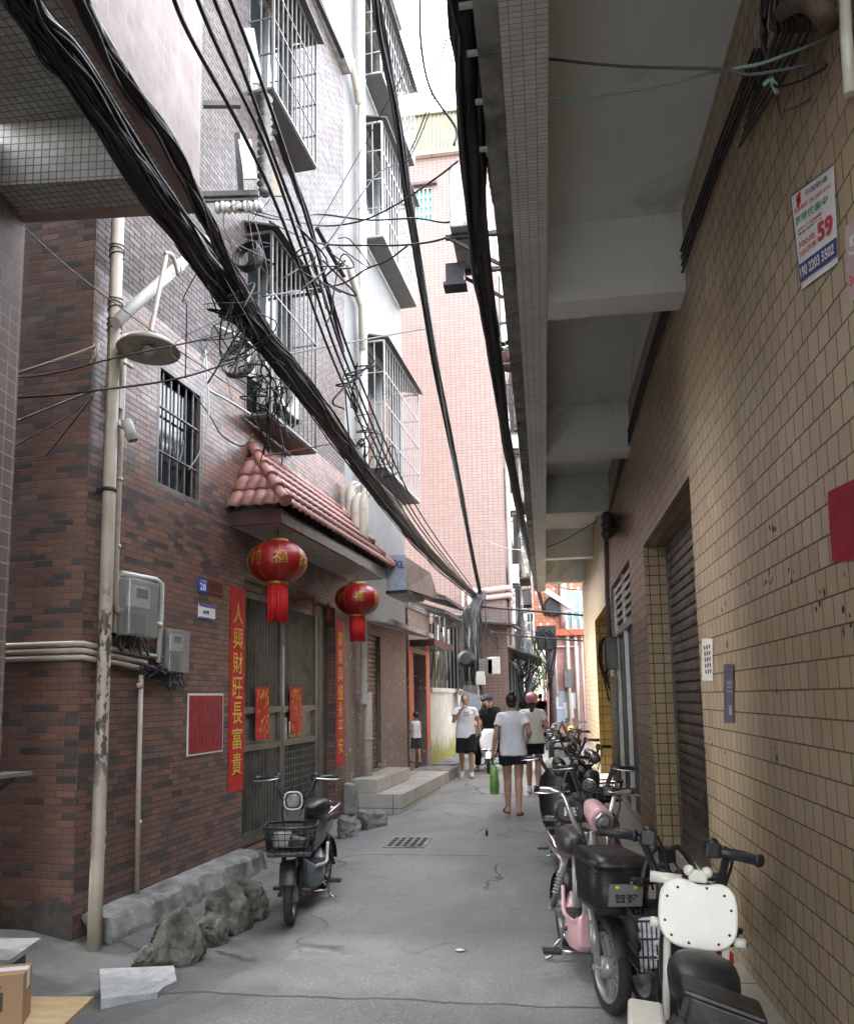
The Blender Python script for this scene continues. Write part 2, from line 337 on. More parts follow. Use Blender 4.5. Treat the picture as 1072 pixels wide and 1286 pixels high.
def sheetM(f, s, o, z, flip=False):                  # lettering frame lying on a wall; reading direction to the right as seen from the street
    out = f.n; up = Vector((0, 0, 1)); x = up.cross(out)
    return Matrix.Translation(f.p(s, o, z)) @ Matrix((x, up, out)).transposed().to_4x4()
# ---------------------------------------------------------------- frames
c0 = atZ(90, 1172); d0 = ray(758, 873.8); d0.z = 0
LW = Fr((c0.x, c0.y, 0), d0)                         # street wall line of the left row, s=0 at the brick house's corner
W = .97
RW = FrR((W, 0, 0), (0, 1, 0))                       # right wall
cn = atY(4, 880, 4.42); dn = ray(600, 876); dn.z = 0
NL = Fr((cn.x, cn.y, 0), dn)                         # near left building, s=0 at its far corner
def lerp(a, b, t): return a + (b - a) * t
# ---------------------------------------------------------------- ground
def gz(x, y):
    z = 0.0
    wx = LW.p(y - LW.o.y, 0, 0).x                    # the left wall's line at this depth
    d = x - wx
    if y < 14: z -= .12 * max(0, 1 - abs(d - .4) / .75) * (1 if y > 2 else 1)
    z += .012 * noise.noise((x * .8, y * .5, 3.1)) + .004 * noise.noise((x * 3, y * 3, 1.7))
    return z
def make_ground():
    b = MB(); bm = b.bm
    xs = [-60, -20, -9, -6] + [-5 + .12 * i for i in range(58)] + [2.2, 3, 6, 20, 60]; ys = [-60, -20] + [-8 + .5 * i for i in range(18)] + [1.1 + .12 * i for i in range(140)] + [18 + .6 * i for i in range(60)] + [60, 90, 160]
    g = [[bm.verts.new((x, y, gz(x, y))) for x in xs] for y in ys]
    for i in range(len(ys) - 1):
        for j in range(len(xs) - 1):
            bm.faces.new((g[i][j], g[i][j + 1], g[i + 1][j + 1], g[i + 1][j])).smooth = True
    n = NT('concrete_paving'); v = n.coord()
    base = n.ramp(n.noise(v, 1.1, 8, .7), [(.38, (.135, .139, .135)), (.5, (.2, .203, .197)), (.62, (.27, .272, .262))])
    fine = n.ramp(n.noise(v, 48, 4, .75), [(.35, 0), (.65, 1)]); base = n.mix(n.math('MULTIPLY', fine, .5), base, n.mix(1, base, (.5, .5, .5), 'MULTIPLY'))
    pale = n.ramp(n.noise(v, 58, 2, .5), [(.62, 0), (.66, 1)]); base = n.mix(n.math('MULTIPLY', pale, .6), base, (.5, .5, .48))   # exposed light grit
    dk = n.ramp(n.noise(n.map(v, (1, .55, 1), (3, 1, 0)), .55, 7, .68, dist=.7), [(.45, 0), (.58, 1)]); base = n.mix(n.math('MULTIPLY', dk, .55), base, (.075, .08, .075))
    sx = n.n('ShaderNodeSeparateXYZ'); n.l(v, sx.inputs[0]); X, Y = sx.outputs[0], sx.outputs[1]
    # damp, mossy gutter strip beside the left wall
    wob = n.math('MULTIPLY', n.math('SUBTRACT', n.noise(v, 1.4, 5, .6), .5), 1.5)
    gut = n.math('ADD', n.math('SUBTRACT', n.math('MULTIPLY', Y, .03), X), wob)
    gut = n.ramp(gut, [(0, 0), (1, 1)]); lin = n.math('SUBTRACT', n.math('ADD', n.math('MULTIPLY', X, -1.0), wob), n.math('MULTIPLY', Y, .0))
    wet = n.ramp(n.math('MULTIPLY', lin, .25), [(.35, 0), (.5, 1)]); near = n.ramp(n.math('MULTIPLY', Y, .1), [(.62, 1), (.8, 0)])
    wet = n.math('MULTIPLY', wet, near)
    base = n.mix(n.math('MULTIPLY', wet, n.ramp(n.noise(v, 3.2, 6, .7), [(.36, .55), (.52, .95)])), base, (.05, .054, .048))
    moss = n.math('MULTIPLY', wet, n.ramp(n.noise(v, 2.3, 5, .7), [(.55, 0), (.7, 1)])); base = n.mix(n.math('MULTIPLY', moss, .8), base, (.075, .1, .03))
    sp_ = n.ramp(n.noise(v, 9, 3, .5), [(.62, 0), (.67, 1)]); base = n.mix(n.math('MULTIPLY', sp_, .5), base, (.07, .07, .068))
    ptch = n.vor(n.map(v, (.5, .28, 0), (.3, .2, 0)), 1.0, 'F1', 'Color'); pb_ = n.n('ShaderNodeRGBToBW'); n.l(ptch, pb_.inputs[0]); base = n.mix(.4, base, n.mix(pb_.outputs[0], (.13, .133, .13), (.29, .29, .28)))
    # cracks and cross joints
    cw = n.n('ShaderNodeVectorMath', operation='MULTIPLY_ADD'); nz = n.n('ShaderNodeTexNoise'); n.l(v, nz.inputs['Vector']); nz.inputs['Scale'].default_value = 2.2; nz.inputs['Detail'].default_value = 6
    n.l(nz.outputs['Color'], cw.inputs[0]); cw.inputs[1].default_value = (.7, .7, 0); n.l(v, cw.inputs[2])
    cr = n.ramp(n.vor(n.map(cw.outputs[0], (.42, .3, 0)), 1.0, 'DISTANCE_TO_EDGE'), [(.0, 1), (.008, 0)])
    cm = n.ramp(n.noise(v, .5, 2), [(.50, 0), (.56, 1)]); cr = n.math('MULTIPLY', cr, cm)
    jw = n.math('ADD', Y, n.math('MULTIPLY', n.math('SUBTRACT', n.noise(v, 2.5, 5), .5), .14))
    J = None
    for y0 in (4.22, 8.0, 11.9, 15.8):
        k = n.ramp(n.math('ABSOLUTE', n.math('SUBTRACT', jw, y0)), [(.004, 1), (.016, 0)]); J = k if J is None else n.math('MAXIMUM', J, k)
    line = n.math('MAXIMUM', cr, J); base = n.mix(n.math('MULTIPLY', line, .85), base, (.03, .03, .028))
    h = n.math('SUBTRACT', n.math('ADD', n.math('MULTIPLY', n.noise(v, 45, 4, .7), .9), n.math('MULTIPLY', n.noise(v, 6, 5, .6), .8)), n.math('MULTIPLY', line, 1.2))
    rg = n.math('SUBTRACT', n.ramp(n.noise(v, 2.2, 5), [(.3, .55), (.7, .85)]), n.math('MULTIPLY', wet, .22))
    n.set(col=base, rough=rg, nrm=n.bump(h, .9, .008))
    return struct(b.build('ground', n.m, None, True))
make_ground()
# ---------------------------------------------------------------- shared building pieces
def shutter_panel(f, s0, s1, z0, z1, o, step=.075, dep=.014):
    b = MB(); n = max(4, int((z1 - z0) / step)); prof = []
    for i in range(n):
        z = z0 + (z1 - z0) * i / n; h = (z1 - z0) / n
        prof += [(0, z), (dep, z + h * .15), (dep * 1.15, z + h * .5), (dep, z + h * .85), (0, z + h * .97)]
    prof.append((0, z1))
    for (a, za), (c, zc) in zip(prof, prof[1:]):
        b.face([f.p(s0, o + a, za), f.p(s1, o + a, za), f.p(s1, o + c, zc), f.p(s0, o + c, zc)])
    return b
def cage(parent, f, s0, s1, o, z0, z1, mat, gap=.13, rows=4, canopy=True, tray=True, out=.0, sub=True):
    """projecting security cage with its window: frame and bars, sheet canopy, bottom tray"""
    b = MB(); t = .012
    ns = max(2, round((s1 - s0) / gap)); no = max(1, round(o / gap)); r = .007
    for zz in [z0, z1] + [lerp(z0, z1, k / rows) for k in range(1, rows)]:
        w = .03 if zz in (z0, z1) else .016
        b.bar(f.p(s0, 0, zz), f.p(s0, o, zz), w); b.bar(f.p(s0, o, zz), f.p(s1, o, zz), w); b.bar(f.p(s1, o, zz), f.p(s1, 0, zz), w)
    for k in range(ns + 1):
        s = lerp(s0, s1, k / ns); b.bar(f.p(s, o, z0), f.p(s, o, z1), .028 if k in (0, ns) else .014)
    for k in range(0, no + 1):
        for s in (s0, s1): b.bar(f.p(s, o * k / (no + .0001), z0), f.p(s, o * k / (no + .0001), z1), .014)
    for k in range(ns + 1):
        s = lerp(s0, s1, k / ns); b.bar(f.p(s, 0, z0), f.p(s, o, z0), .012)
    g = b.build('window_grille', mat, parent)
    if canopy:
        c = MB(); o_c = o + .1; c.hexa([f.p(s0 - .06, 0, z1 + .12), f.p(s1 + .06, 0, z1 + .12), f.p(s1 + .06, o_c, z1 + .01), f.p(s0 - .06, o_c, z1 + .01),
                          f.p(s0 - .06, 0, z1 + .145), f.p(s1 + .06, 0, z1 + .145), f.p(s1 + .06, o_c, z1 + .03), f.p(s0 - .06, o_c, z1 + .03)])
        c.build('canopy', M['roofsheet'], g)
    if tray:
        c = MB(); c.fbox(f, s0, s1, .02, o, z0 - .03, z0 - .012); c.build('tray', M['roofsheet'], g)
    w = MB(); w.fbox(f, s0 + .05, s1 - .05, -.12, -.1, z0 + .08, z1 - .05); gl = w.build('window', M['glass'], parent)
    w = MB()
    for a in (s0 + .05, (s0 + s1) / 2, s1 - .05): w.bar(f.p(a, -.08, z0 + .08), f.p(a, -.08, z1 - .05), .05)
    for zz in (z0 + .08, z1 - .05): w.bar(f.p(s0 + .05, -.08, zz), f.p(s1 - .05, -.08, zz), .05)
    w.build('window_frame', M['steel'], gl)
    return g
def ac_unit(loc, rz, label, group='air conditioner units', bracket=True, sc=1.0):
    t = thing('air_conditioner', label, 'air conditioner', loc, rz, group)
    b = MB(); b.box((-.4 * sc, -.15 * sc, 0), (.4 * sc, .15 * sc, .55 * sc)); b.build('casing', M['acwhite'], t, True, .015)
    b = MB(); Mx = Matrix.Translation((-.1 * sc, -.153 * sc, .28 * sc)) @ Matrix.Rotation(R(90), 4, 'X')
    for k in range(1, 7): b.lathe([(.035 * k * sc, -.004), (.035 * k * sc + .005, .006)], Mx, 24)
    for k in range(8):
        a = k * math.pi / 4; b.bar(Mx @ Vector((0, 0, 0)), Mx @ Vector((.22 * sc * math.cos(a), .22 * sc * math.sin(a), 0)), .008)
    b.build('fan_grille', M['greyiron'], t, True)
    b = MB()
    b.bar((-.3 * sc, .1, -.045), (.3 * sc, .1, -.045), .03)
    for x in (-.28 * sc, .28 * sc):
        b.bar((x, -.2 * sc, -.02), (x, .25 * sc, -.02), .035); b.bar((x, -.18 * sc, -.02), (x, .25 * sc, -.3 * sc), .025)
    b.build('bracket', M['iron'], t, True)
    return t
M['acwhite'] = plain('aged_white_casing', (.5, .5, .47), .5, var=.08, scale=4, dirt=((.26, .24, .2), 3, .55))
# ---------------------------------------------------------------- near left building (tiled pillar, projecting storey)
t = thing('corner_building', 'mauve square-tiled building at the near left with a storey jutting over the lane', 'building', (cn.x - 2, cn.y - 4, 0))
zb = NL.px(27, 277)[1]; q = hit(250, 257, cn, NL.u) - NL.o; oo, zo = q.dot(NL.n), q.z; zo = zb = (zb + zo) / 2
b = MB(); b.fbox(NL, -8, 0, -9, 0, -.2, zb + .3); b.build('wall', M['pillar_tile'], t)
TH = .42
b = MB(); b.fbox(NL, -8, 0, oo - .06, oo, zb + .06, 11.5); b.fbox(NL, -.06, 0, -9, oo - .06, zb + .06, 11.5); b.build('upper_wall', M['pillar_tile'], t)
b = MB(); b.fbox(NL, -8, -.06, 0, oo - .06, zb + TH, zb + TH + .12); b.build('soffit', M['soffit_mosaic'], t)
b = MB(); b.fbox(NL, -.34, -.061, 0, oo - .061, zb + .005, zb + TH); b.fbox(NL, -8, -.34, oo - .3, oo - .061, zb + .005, zb + TH); b.build('beam', M['soffit_mosaic'], t)
b = MB(); b.fbox(NL, -8, .012, oo - .075, oo + .012, zb - .015, zb + .062); b.fbox(NL, -.075, .012, 0, oo - .075, zb - .015, zb + .062); b.build('edge_trim', M['trim'], t)
b = MB(); b.fbox(NL, -8, .1, -9, oo + .1, 11.5, 11.7); b.build('roof', M['conc'], t)
b = MB(); b.hexa([NL.p(.02, -9, 5.85), NL.p(.68, -9, 5.85), NL.p(.68, -.02, 5.8), NL.p(.02, -.02, 5.8), NL.p(.02, -9, 5.89), NL.p(.68, -9, 5.89), NL.p(.68, -.02, 5.84), NL.p(.02, -.02, 5.84)]); b.fbox(NL, .02, .66, -9, -8.9, 0, 5.84); b.build('unseen_light_blocker', M['roofsheet'], t)  # unseen sheet added to keep daylight in the gap off the brick and ground
# ---------------------------------------------------------------- brick house
HS1 = LW.px(434, 880)[0]; HTOP = 11.4
t = thing('brick_house', 'brown and black brick-tiled house with a terracotta porch roof and steel double gate', 'house', tuple(LW.p(4, -2, 0)))
brick_house = t
ws0, wz0 = LW.px(195, 612); ws1, wz1 = LW.px(252, 634); wzt = LW.px(195, 450)[1]; wz = (wz0 + wz1) / 2
gs0 = LW.px(305, 900)[0]; gs1 = LW.px(421, 900)[0]; gzt = LW.px(305, 726)[1]; GD = .16
CG = []                                              # cages: near wall x, outer near x, outer far x, z px
cA0 = LW.px(312, 60)[0]; cA1 = cA0 + 1.35; cAz0 = LW.px(312, 118)[1]
cBz0 = LW.px(314, 528)[1]; cBz1 = LW.px(315, 303)[1]
holes = [(ws0, ws1, wz, wzt, .1), (gs0, gs1, .02, gzt, GD)]
for a, c, z0, z1 in ((cA0, cA1, cAz0, cAz0 + 1.75), (cA0, cA1, cBz0, cBz1)): holes.append((a + .05, c - .05, z0 + .08, z1 - .05, .12))
ZS = 4.85
b = MB(); b.wall(LW, 0, HS1, ZS, HTOP, holes); b.build('upper_wall', M['brick_sheen'], t)
b = MB(); b.wall(LW, 0, HS1, .0, ZS, holes)
b.face([LW.p(0, 0, -.25), LW.p(0, -9, -.25), LW.p(0, -9, HTOP), LW.p(0, 0, HTOP)])
b.face([LW.p(0, 0, -.25), LW.p(HS1, 0, -.25), LW.p(HS1, 0, 0), LW.p(0, 0, 0)])
b.face([LW.p(HS1, 0, 0), LW.p(HS1, -4, 0), LW.p(HS1, -4, HTOP), LW.p(HS1, 0, HTOP)])
b.build('wall', M['brick'], t)
b = MB(); b.fbox(LW, -.12, HS1 + .05, -4, .12, HTOP + .002, HTOP + .2); b.fbox(LW, .0, HS1, -4, -3.9, 0, HTOP); b.build('roof', M['conc'], t)
# window with grille
b = MB(); b.fbox(LW, ws0, ws1, -.101, -.09, wz, wzt); w_ = b.build('window', M['glass'], t)
b = MB()
for a in (ws0 + .02, ws1 - .02): b.bar(LW.p(a, -.02, wz), LW.p(a, -.02, wzt), .04)
for z in (wz + .02, wzt - .02): b.bar(LW.p(ws0, -.02, z), LW.p(ws1, -.02, z), .04)
b.build('window_frame', M['greyiron'], w_)
b = MB()
for k in range(1, 6): b.bar(LW.p(lerp(ws0, ws1, k / 6), -.03, wz), LW.p(lerp(ws0, ws1, k / 6), -.03, wzt), .013)
for k in (.3, .66): b.bar(LW.p(ws0, -.025, lerp(wz, wzt, k)), LW.p(ws1, -.025, lerp(wz, wzt, k)), .025, .012)
for sg in (-1, 1):
    c = LW.p((ws0 + ws1) / 2, -.02, wz + .42); b.tube([c + LW.u * sg * (.02 + .06 * math.sin(a)) + Vector((0, 0, .14 * a - .1)) for a in [k * .2 for k in range(9)]], .007, 6)
b.build('window_bars', M['greyiron'], w_)
cage(t, LW, cA0, cA1, .3, cAz0, cAz0 + 1.75, M['greyiron'], .14, 4)
cage(t, LW, cA0, cA1, .3, cBz0, cBz1, M['greyiron'], .13, 3)
# gate
g = thing('gate', '', '', (0, 0, 0)); del g['label'], g['category']; g.location = Vector(LW.p((gs0 + gs1) / 2, -GD, 0)) - world_loc(t); g.parent = t
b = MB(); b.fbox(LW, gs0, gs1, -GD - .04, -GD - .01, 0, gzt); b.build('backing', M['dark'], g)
sm = lerp(gs0, gs1, .45); se = gs1 - .42
b = MB(); b.fbox(LW, se + .02, gs1 - .005, -GD - .005, -GD + .035, .04, gzt - .005); b.fbox(LW, se + .1, gs1 - .08, -GD + .035, -GD + .045, .2, 1.2); b.fbox(LW, se + .1, gs1 - .08, -GD + .035, -GD + .045, 1.4, gzt - .15); b.build('side_panel', M['gate'], g)
b = MB(); b.fbox(LW, gs0, se + .02, -GD - .005, -GD + .06, gzt - .08, gzt); b.build('gate_frame', M['gate'], g)
b = MB(); b.fbox(LW, gs0, se + .02, -GD - .005, -GD + .02, 0.0, .045); b.build('gate_threshold', M['gate'], g)
for a, c in ((gs0 + .01, sm - .006), (sm + .006, se)):
    b = MB(); o0 = -GD
    for s in (a, c - .06): b.fbox(LW, s, s + .06, o0, o0 + .05, .05, gzt - .085)
    for z, h in ((.05, .12), (1.02, .07), (1.42, .07), (gzt - .16, .075)): b.fbox(LW, a + .06, c - .06, o0 + .002, o0 + .048, z, z + h)
    leaf = b.build('gate_leaf', M['gate'], g)
    b = MB(); b.fbox(LW, a + .06, c - .06, o0 + .004, o0 + .012, 1.49, gzt - .16); b.fbox(LW, a + .06, c - .06, o0 + .004, o0 + .012, 1.09, 1.42)
    if a < sm - .3 and c < sm + .1: b.fbox(LW, a + .06, c - .06, o0 + .004, o0 + .012, .17, 1.02)
    n_ = 14
    for k in range(1, n_):
        s = lerp(a + .06, c - .06, k / n_); b.bar(LW.p(s, o0 + .025, 1.49), LW.p(s, o0 + .025, gzt - .16), .014); b.bar(LW.p(s, o0 + .025, .17), LW.p(s, o0 + .025, 1.02), .013)
    if c > sm + .1:
        for k in range(1, 10): b.bar(LW.p(a + .06, o0 + .02, lerp(.17, 1.02, k / 10)), LW.p(c - .06, o0 + .02, lerp(.17, 1.02, k / 10)), .012)
    b.build('gate_bars', M['gate'], leaf)
b = MB(); b.fbox(LW, sm + .02, sm + .07, -GD + .05, -GD + .075, 1.1, 1.35); b.tube([LW.p(sm + .045, -GD + .07, 1.15), LW.p(sm + .045, -GD + .12, 1.15), LW.p(sm + .045, -GD + .12, 1.3), LW.p(sm + .045, -GD + .07, 1.3)], .009, 6); b.bar(LW.p(sm, -GD + .055, 1.5), LW.p(sm, -GD + .055, 2.2), .02); b.build('gate_handle', M['steel'], g)
# porch roof
PO = .56
ps0, pz = LW.px(283, 640); pq0 = LW.px(358, 642, PO)[0]; pq1, pz1 = LW.px(486, 716, PO); pz = (pz + pz1) / 2
as_, az = LW.px(315, 562)
ps0 = (ps0 + pq0) / 2; ps1 = pq1
roof = thing('porch_roof', '', '', (0, 0, 0)); del roof['label'], roof['category']; roof.location = Vector(LW.p((ps0 + ps1) / 2, 0, pz)) - world_loc(t); roof.parent = t
fb = LW.px(355, 657, PO)[1]
b = MB(); b.fbox(LW, ps0 + .03, ps1 - .03, 0, PO - .04, fb + .004, pz - .02); b.build('porch_ceiling', M['plaster'], roof)
b = MB(); b.fbox(LW, ps0, ps1, PO - .039, PO, fb, pz); b.fbox(LW, ps0, ps0 + .029, 0, PO - .039, fb, pz); b.fbox(LW, ps1 - .029, ps1, 0, PO - .039, fb, pz); b.build('fascia', M['maroon'], roof)
def tile_slope(corners, ncols, nrows, amp=.022, lift=.03):
    """rows of roll tiles between eave edge a-b and top edge d-c"""
    a, bb, c, d = [Vector(k) for k in corners]; mb = MB(); sub = 8
    nrm = (bb - a).cross(d - a).normalized()
    if nrm.z < 0: nrm = -nrm
    for r in range(nrows):
        t0, t1 = r / nrows, (r + 1) / nrows
        lo0, lo1 = a.lerp(d, t0), bb.lerp(c, t0); hi0, hi1 = a.lerp(d, t1 + .02 / nrows), bb.lerp(c, t1 + .02 / nrows)
        n = ncols * sub; rowv = []
        wl = (lo1 - lo0).length; wt = (bb - a).length
        for (e0, e1, up) in ((lo0, lo1, lift), (hi0, hi1, .004)):
            line = []
            for k in range(n + 1):
                p = a.lerp(bb, k / n); u = (p - a).dot((bb - a).normalized())
                q0 = (e0 - a).dot((bb - a).normalized()); q1 = (e1 - a).dot((bb - a).normalized())
                uu = min(max(u, q0), q1); pt = e0.lerp(e1, (uu - q0) / max(1e-5, q1 - q0))
                ph = (uu / wt * ncols) % 1.0
                line.append(mb.bm.verts.new(pt + nrm * (up + amp * (abs(math.sin(math.pi * ph)) ** 1.2))))
            rowv.append(line)
        under = [mb.bm.verts.new(v.co - nrm * (lift * .8)) for v in rowv[0]]
        for k in range(n):
            for A, B in ((rowv[0], rowv[1]), (under, rowv[0])):
                if (A[k].co - A[k + 1].co).length > 1e-4 or (B[k].co - B[k + 1].co).length > 1e-4:
                    try: mb.bm.faces.new((A[k], A[k + 1], B[k + 1], B[k])).smooth = True
                    except ValueError: pass
    return mb
eo = PO + .07; e0 = LW.p(ps0 - .07, eo, pz + .02); e1 = LW.p(ps1 + .07, eo, pz + .02); w0 = LW.p(ps0 - .07, 0, pz + .02); w1 = LW.p(ps1 + .07, 0, pz + .02); a0 = LW.p(as_, 0, az); a1 = LW.p(ps1 - (as_ - ps0), 0, az)
tile_slope((e0, e1, a1, a0), 24, 5).build('front_roof_tiles', M['rooftile'], roof)
tile_slope((w0, e0, a0, a0 + (e0 - w0) * .001), 5, 4).build('side_roof_tiles', M['rooftile'], roof)
tile_slope((e1, w1, a1, a1 + (e1 - w1) * .001), 5, 4).build('side_roof_tiles', M['rooftile'], roof)
for A, B in ((a0, e0), (a1, e1)):
    b = MB(); n_ = 5
    for k in range(n_):
        p, q_ = A.lerp(B, k / n_), A.lerp(B, (k + 1.05) / n_); dv = Vector((0, 0, .035)); b.tube([p + dv * .8, p.lerp(q_, .5) + dv, q_ + dv * 1.3], [.05, .055, .066], 12)
    b.build('hip_tiles', M['rooftile'], roof)
b = MB(); b.tube([a0 + Vector((0, 0, .02)), a1 + Vector((0, 0, .02))], .045, 8); b.build('ridge_tiles', M['rooftile'], roof)
b = MB(); b.hexa([LW.p(ps0 + .04, .002, pz - .018), LW.p(ps1 - .04, .002, pz - .018), LW.p(ps1 - .04, PO - .05, pz - .018), LW.p(ps0 + .04, PO - .05, pz - .018), LW.p(as_ + .03, .002, az - .05), LW.p(ps1 - (as_ - ps0) - .03, .002, az - .05), LW.p(ps1 - .06, PO - .06, pz + .0), LW.p(ps0 + .06, PO - .06, pz)]); b.build('roof_deck', M['conc'], roof)
# rough concrete footing along the wall
b = MB(); n_ = 120; rows = []
fs0, fs1 = .1, gs0 - .02
for k in range(n_ + 1):
    s = lerp(fs0, fs1, k / n_); j = lambda a, q: a * (noise.noise((s * 3.1, q, .7)) + .55 * noise.noise((s * 9, q * 2.3, 4)) + .35 * noise.cell((s * 7, q * 3, 2))); top = .085 + j(.006, 1)
    if k == n_: top -= .03
    w_ = .25 + j(.04, 2)
    rows.append([b.bm.verts.new(LW.p(s, o, z)) for o, z in ((-.02, top + .01), (w_ * .5, top + j(.006, 4)), (w_ * .9, top - .004 + j(.008, 5)), (w_ * .98 + j(.015, 6), top - .03 + j(.012, 7)), (w_ + .01 + j(.035, 8), -.05), (w_ + .03 + j(.045, 9), -.25))])
for a, c in zip(rows, rows[1:]):
    for k in range(5): b.bm.faces.new((a[k], a[k + 1], c[k + 1], c[k])).smooth = False
b.bm.faces.new(rows[-1]); b.bm.faces.new(rows[0][::-1])
b.build('footing', M['conc'], t)
b = MB(); n_ = 60; lo, hi = [], []
for k in range(n_ + 1):
    o_ = lerp(.006, -1.6, k / n_); lo.append(b.bm.verts.new(LW.p(-.012 - .03 * noise.noise((o_ * 4, 1, 1)), o_, -.25))); hi.append(b.bm.verts.new(LW.p(-.004, o_, .2 + .16 * noise.noise((o_ * 3.3, 5, 2)) + .05 * noise.noise((o_ * 14, 2, 2)))))
for k in range(n_): b.bm.faces.new((lo[k], lo[k + 1], hi[k + 1], hi[k]))
b.build('crumbling_render', plain('damp_dark_render', (.085, .07, .062), .9, var=.35, scale=8, bump=1.0, bscale=20, dirt=((.03, .028, .025), 4, .5)), t)
# ---------------------------------------------------------------- white building beyond the brick house
WS0, WS1 = HS1 + .02, LW.px(513, 880)[0]
t = thing('white_building', 'tall grey-white building with stacked window cages just past the brick house', 'building', tuple(LW.p((WS0 + WS1) / 2, -2, 0)))
white_building = t
LWb = Fr(LW.p(0, -.04, 0), LW.u)
WTOP = 15.5
kc0 = LW.px(461, 500)[0]; kc1 = WS1 - .12
cz = [(LW.px(462, 588)[1], LW.px(462, 432)[1]), (LW.px(463, 306)[1], LW.px(460, 160)[1]), (LW.px(460, 100)[1], LW.px(460, 100)[1] + 1.6)]
hl = [(kc0 + .05, kc1 - .05, a + .08, c - .05, .12) for a, c in cz] + [(LW.px(466, 900)[0], LW.px(481, 900)[0], .42, 2.6, .2)]
GRD = 2.95
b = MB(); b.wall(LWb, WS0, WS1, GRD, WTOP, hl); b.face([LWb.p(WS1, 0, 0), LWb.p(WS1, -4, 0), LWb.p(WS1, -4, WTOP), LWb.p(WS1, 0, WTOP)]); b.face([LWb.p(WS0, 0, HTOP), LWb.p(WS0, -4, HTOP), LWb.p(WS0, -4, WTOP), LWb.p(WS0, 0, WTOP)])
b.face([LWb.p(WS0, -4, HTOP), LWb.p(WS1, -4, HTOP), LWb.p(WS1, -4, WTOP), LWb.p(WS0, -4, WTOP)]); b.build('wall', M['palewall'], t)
b = MB(); b.wall(LWb, WS0, WS1, 0, GRD - .001, hl, 0.004); b.build('ground_floor_wall', M['brown_mosaic'], t)
b = MB(); b.fbox(LWb, WS0, WS1, -4, .1, WTOP, WTOP + .2); b.build('roof', M['conc'], t)
for a, c in cz: cage(t, LWb, kc0, kc1, .34, a, c, M['steel'], .17, 4)
h = hl[-1]
shutter_panel(LWb, h[0], h[1], h[2], h[3], -.08).build('roller_shutter', M['shutter'], t)
b = MB(); cs0, czz = LW.px(470, 752, .5); b.hexa([LWb.p(WS0 + .35, .004, 2.78), LWb.p(WS1, .004, 2.78), LWb.p(WS1, .55, 2.68), LWb.p(WS0 + .35, .55, 2.68), LWb.p(WS0 + .35, .004, 2.9), LWb.p(WS1, .004, 2.9), LWb.p(WS1, .55, 2.76), LWb.p(WS0 + .35, .55, 2.76)]); b.build('door_canopy', M['plaster'], t)
# steps
s0, s1 = LW.px(447, 985, .3)[0] + .1, LW.px(551, 960, .3)[0]
t2 = thing('stone_steps', 'two pale tiled steps below the brown roller shutter of the white building', 'steps', tuple(LW.p(WS0 + 1, .4, 0)))
b = MB(); b.fbox(LWb, WS0 + .25, s1 - 1.2, .006, .78, -.1, .2); b.build('lower_step', M['stepstone'], t2, bevel=.01)
b = MB(); b.fbox(LWb, WS0 + .3, WS0 + 2.3, .007, .4, .203, .4); b.build('upper_step', M['stepstone'], t2, bevel=.01)
b = MB(); b.fbox(LWb, s1 - 1.198, s1, .006, .75, -.1, .2); b.build('end_block', M['conc'], t2, bevel=.015)
# ---------------------------------------------------------------- couplet house and mossy yard wall
CS0, CS1 = WS1 + .02, LW.px(540, 880)[0]
t = thing('mosaic_house', 'low brown mosaic house front with orange-red couplets on either side of its doorway', 'house', tuple(LW.p((CS0 + CS1) / 2, -2, 0)))
b = MB(); b.wall(LW, CS0, CS1, 0, 3.3, [(lerp(CS0, CS1, .22), lerp(CS0, CS1, .8), .1, 2.45, .3)]); b.face([LW.p(CS1, 0, 0), LW.p(CS1, -5, 0), LW.p(CS1, -5, 3.3), LW.p(CS1, 0, 3.3)]); b.build('wall', M['brown_mosaic'], t)
b = MB(); b.fbox(LW, lerp(CS0, CS1, .22), lerp(CS0, CS1, .8), -.33, -.3, .1, 2.45); b.build('door', M['greyiron'], t)
b = MB(); b.fbox(LW, CS0, CS1, -5, .02, 3.3, 3.42); b.build('roof', M['conc'], t)
b = MB(); b.fbox(LW, CS0 + .1, CS1 + .1, .002, .5, 2.55, 2.68); b.build('door_canopy', M['maroon'], t)
YS1 = LW.px(579, 880)[0]
t = thing('yard_wall', 'stained low plaster wall with yellow-green moss along its foot', 'wall', tuple(LW.p((CS1 + YS1) / 2, 0, 0)))
n = NT('mossy_plaster'); v = n.coord('UV'); sp = n.n('ShaderNodeSeparateXYZ'); n.l(v, sp.inputs[0])
base = n.ramp(n.noise(v, 2.2, 7, .7), [(.35, (.38, .35, .31)), (.65, (.55, .51, .46))])
base = n.mix(n.ramp(n.noise(n.map(v, (6, .6, 1)), 1, 5), [(.5, 0), (.75, .6)]), base, (.2, .17, .14))
mz = n.math('ADD', n.math('MULTIPLY', n.math('SUBTRACT', n.noise(v, 3, 5), .5), .9), sp.outputs[1])
base = n.mix(n.ramp(mz, [(.35, 1), (.75, 0)]), base, (.2, .19, .03)); n.set(col=base, rough=.9, nrm=n.bump(n.noise(v, 20, 4), .5, .01))
b = MB(); b.fbox(LW, CS1 + .02, YS1, -.2, 0, 0, 1.68); b.build('wall', n.m, t)
b = MB(); b.fbox(LW, CS1 + .02, YS1, -.24, .05, 1.682, 1.78); b.build('coping', M['plaster'], t)
b = MB(); b.fbox(LW, CS1 + .02, YS1 - .8, .0, .5, -.1, .17); b.build('kerb', M['conc'], t)
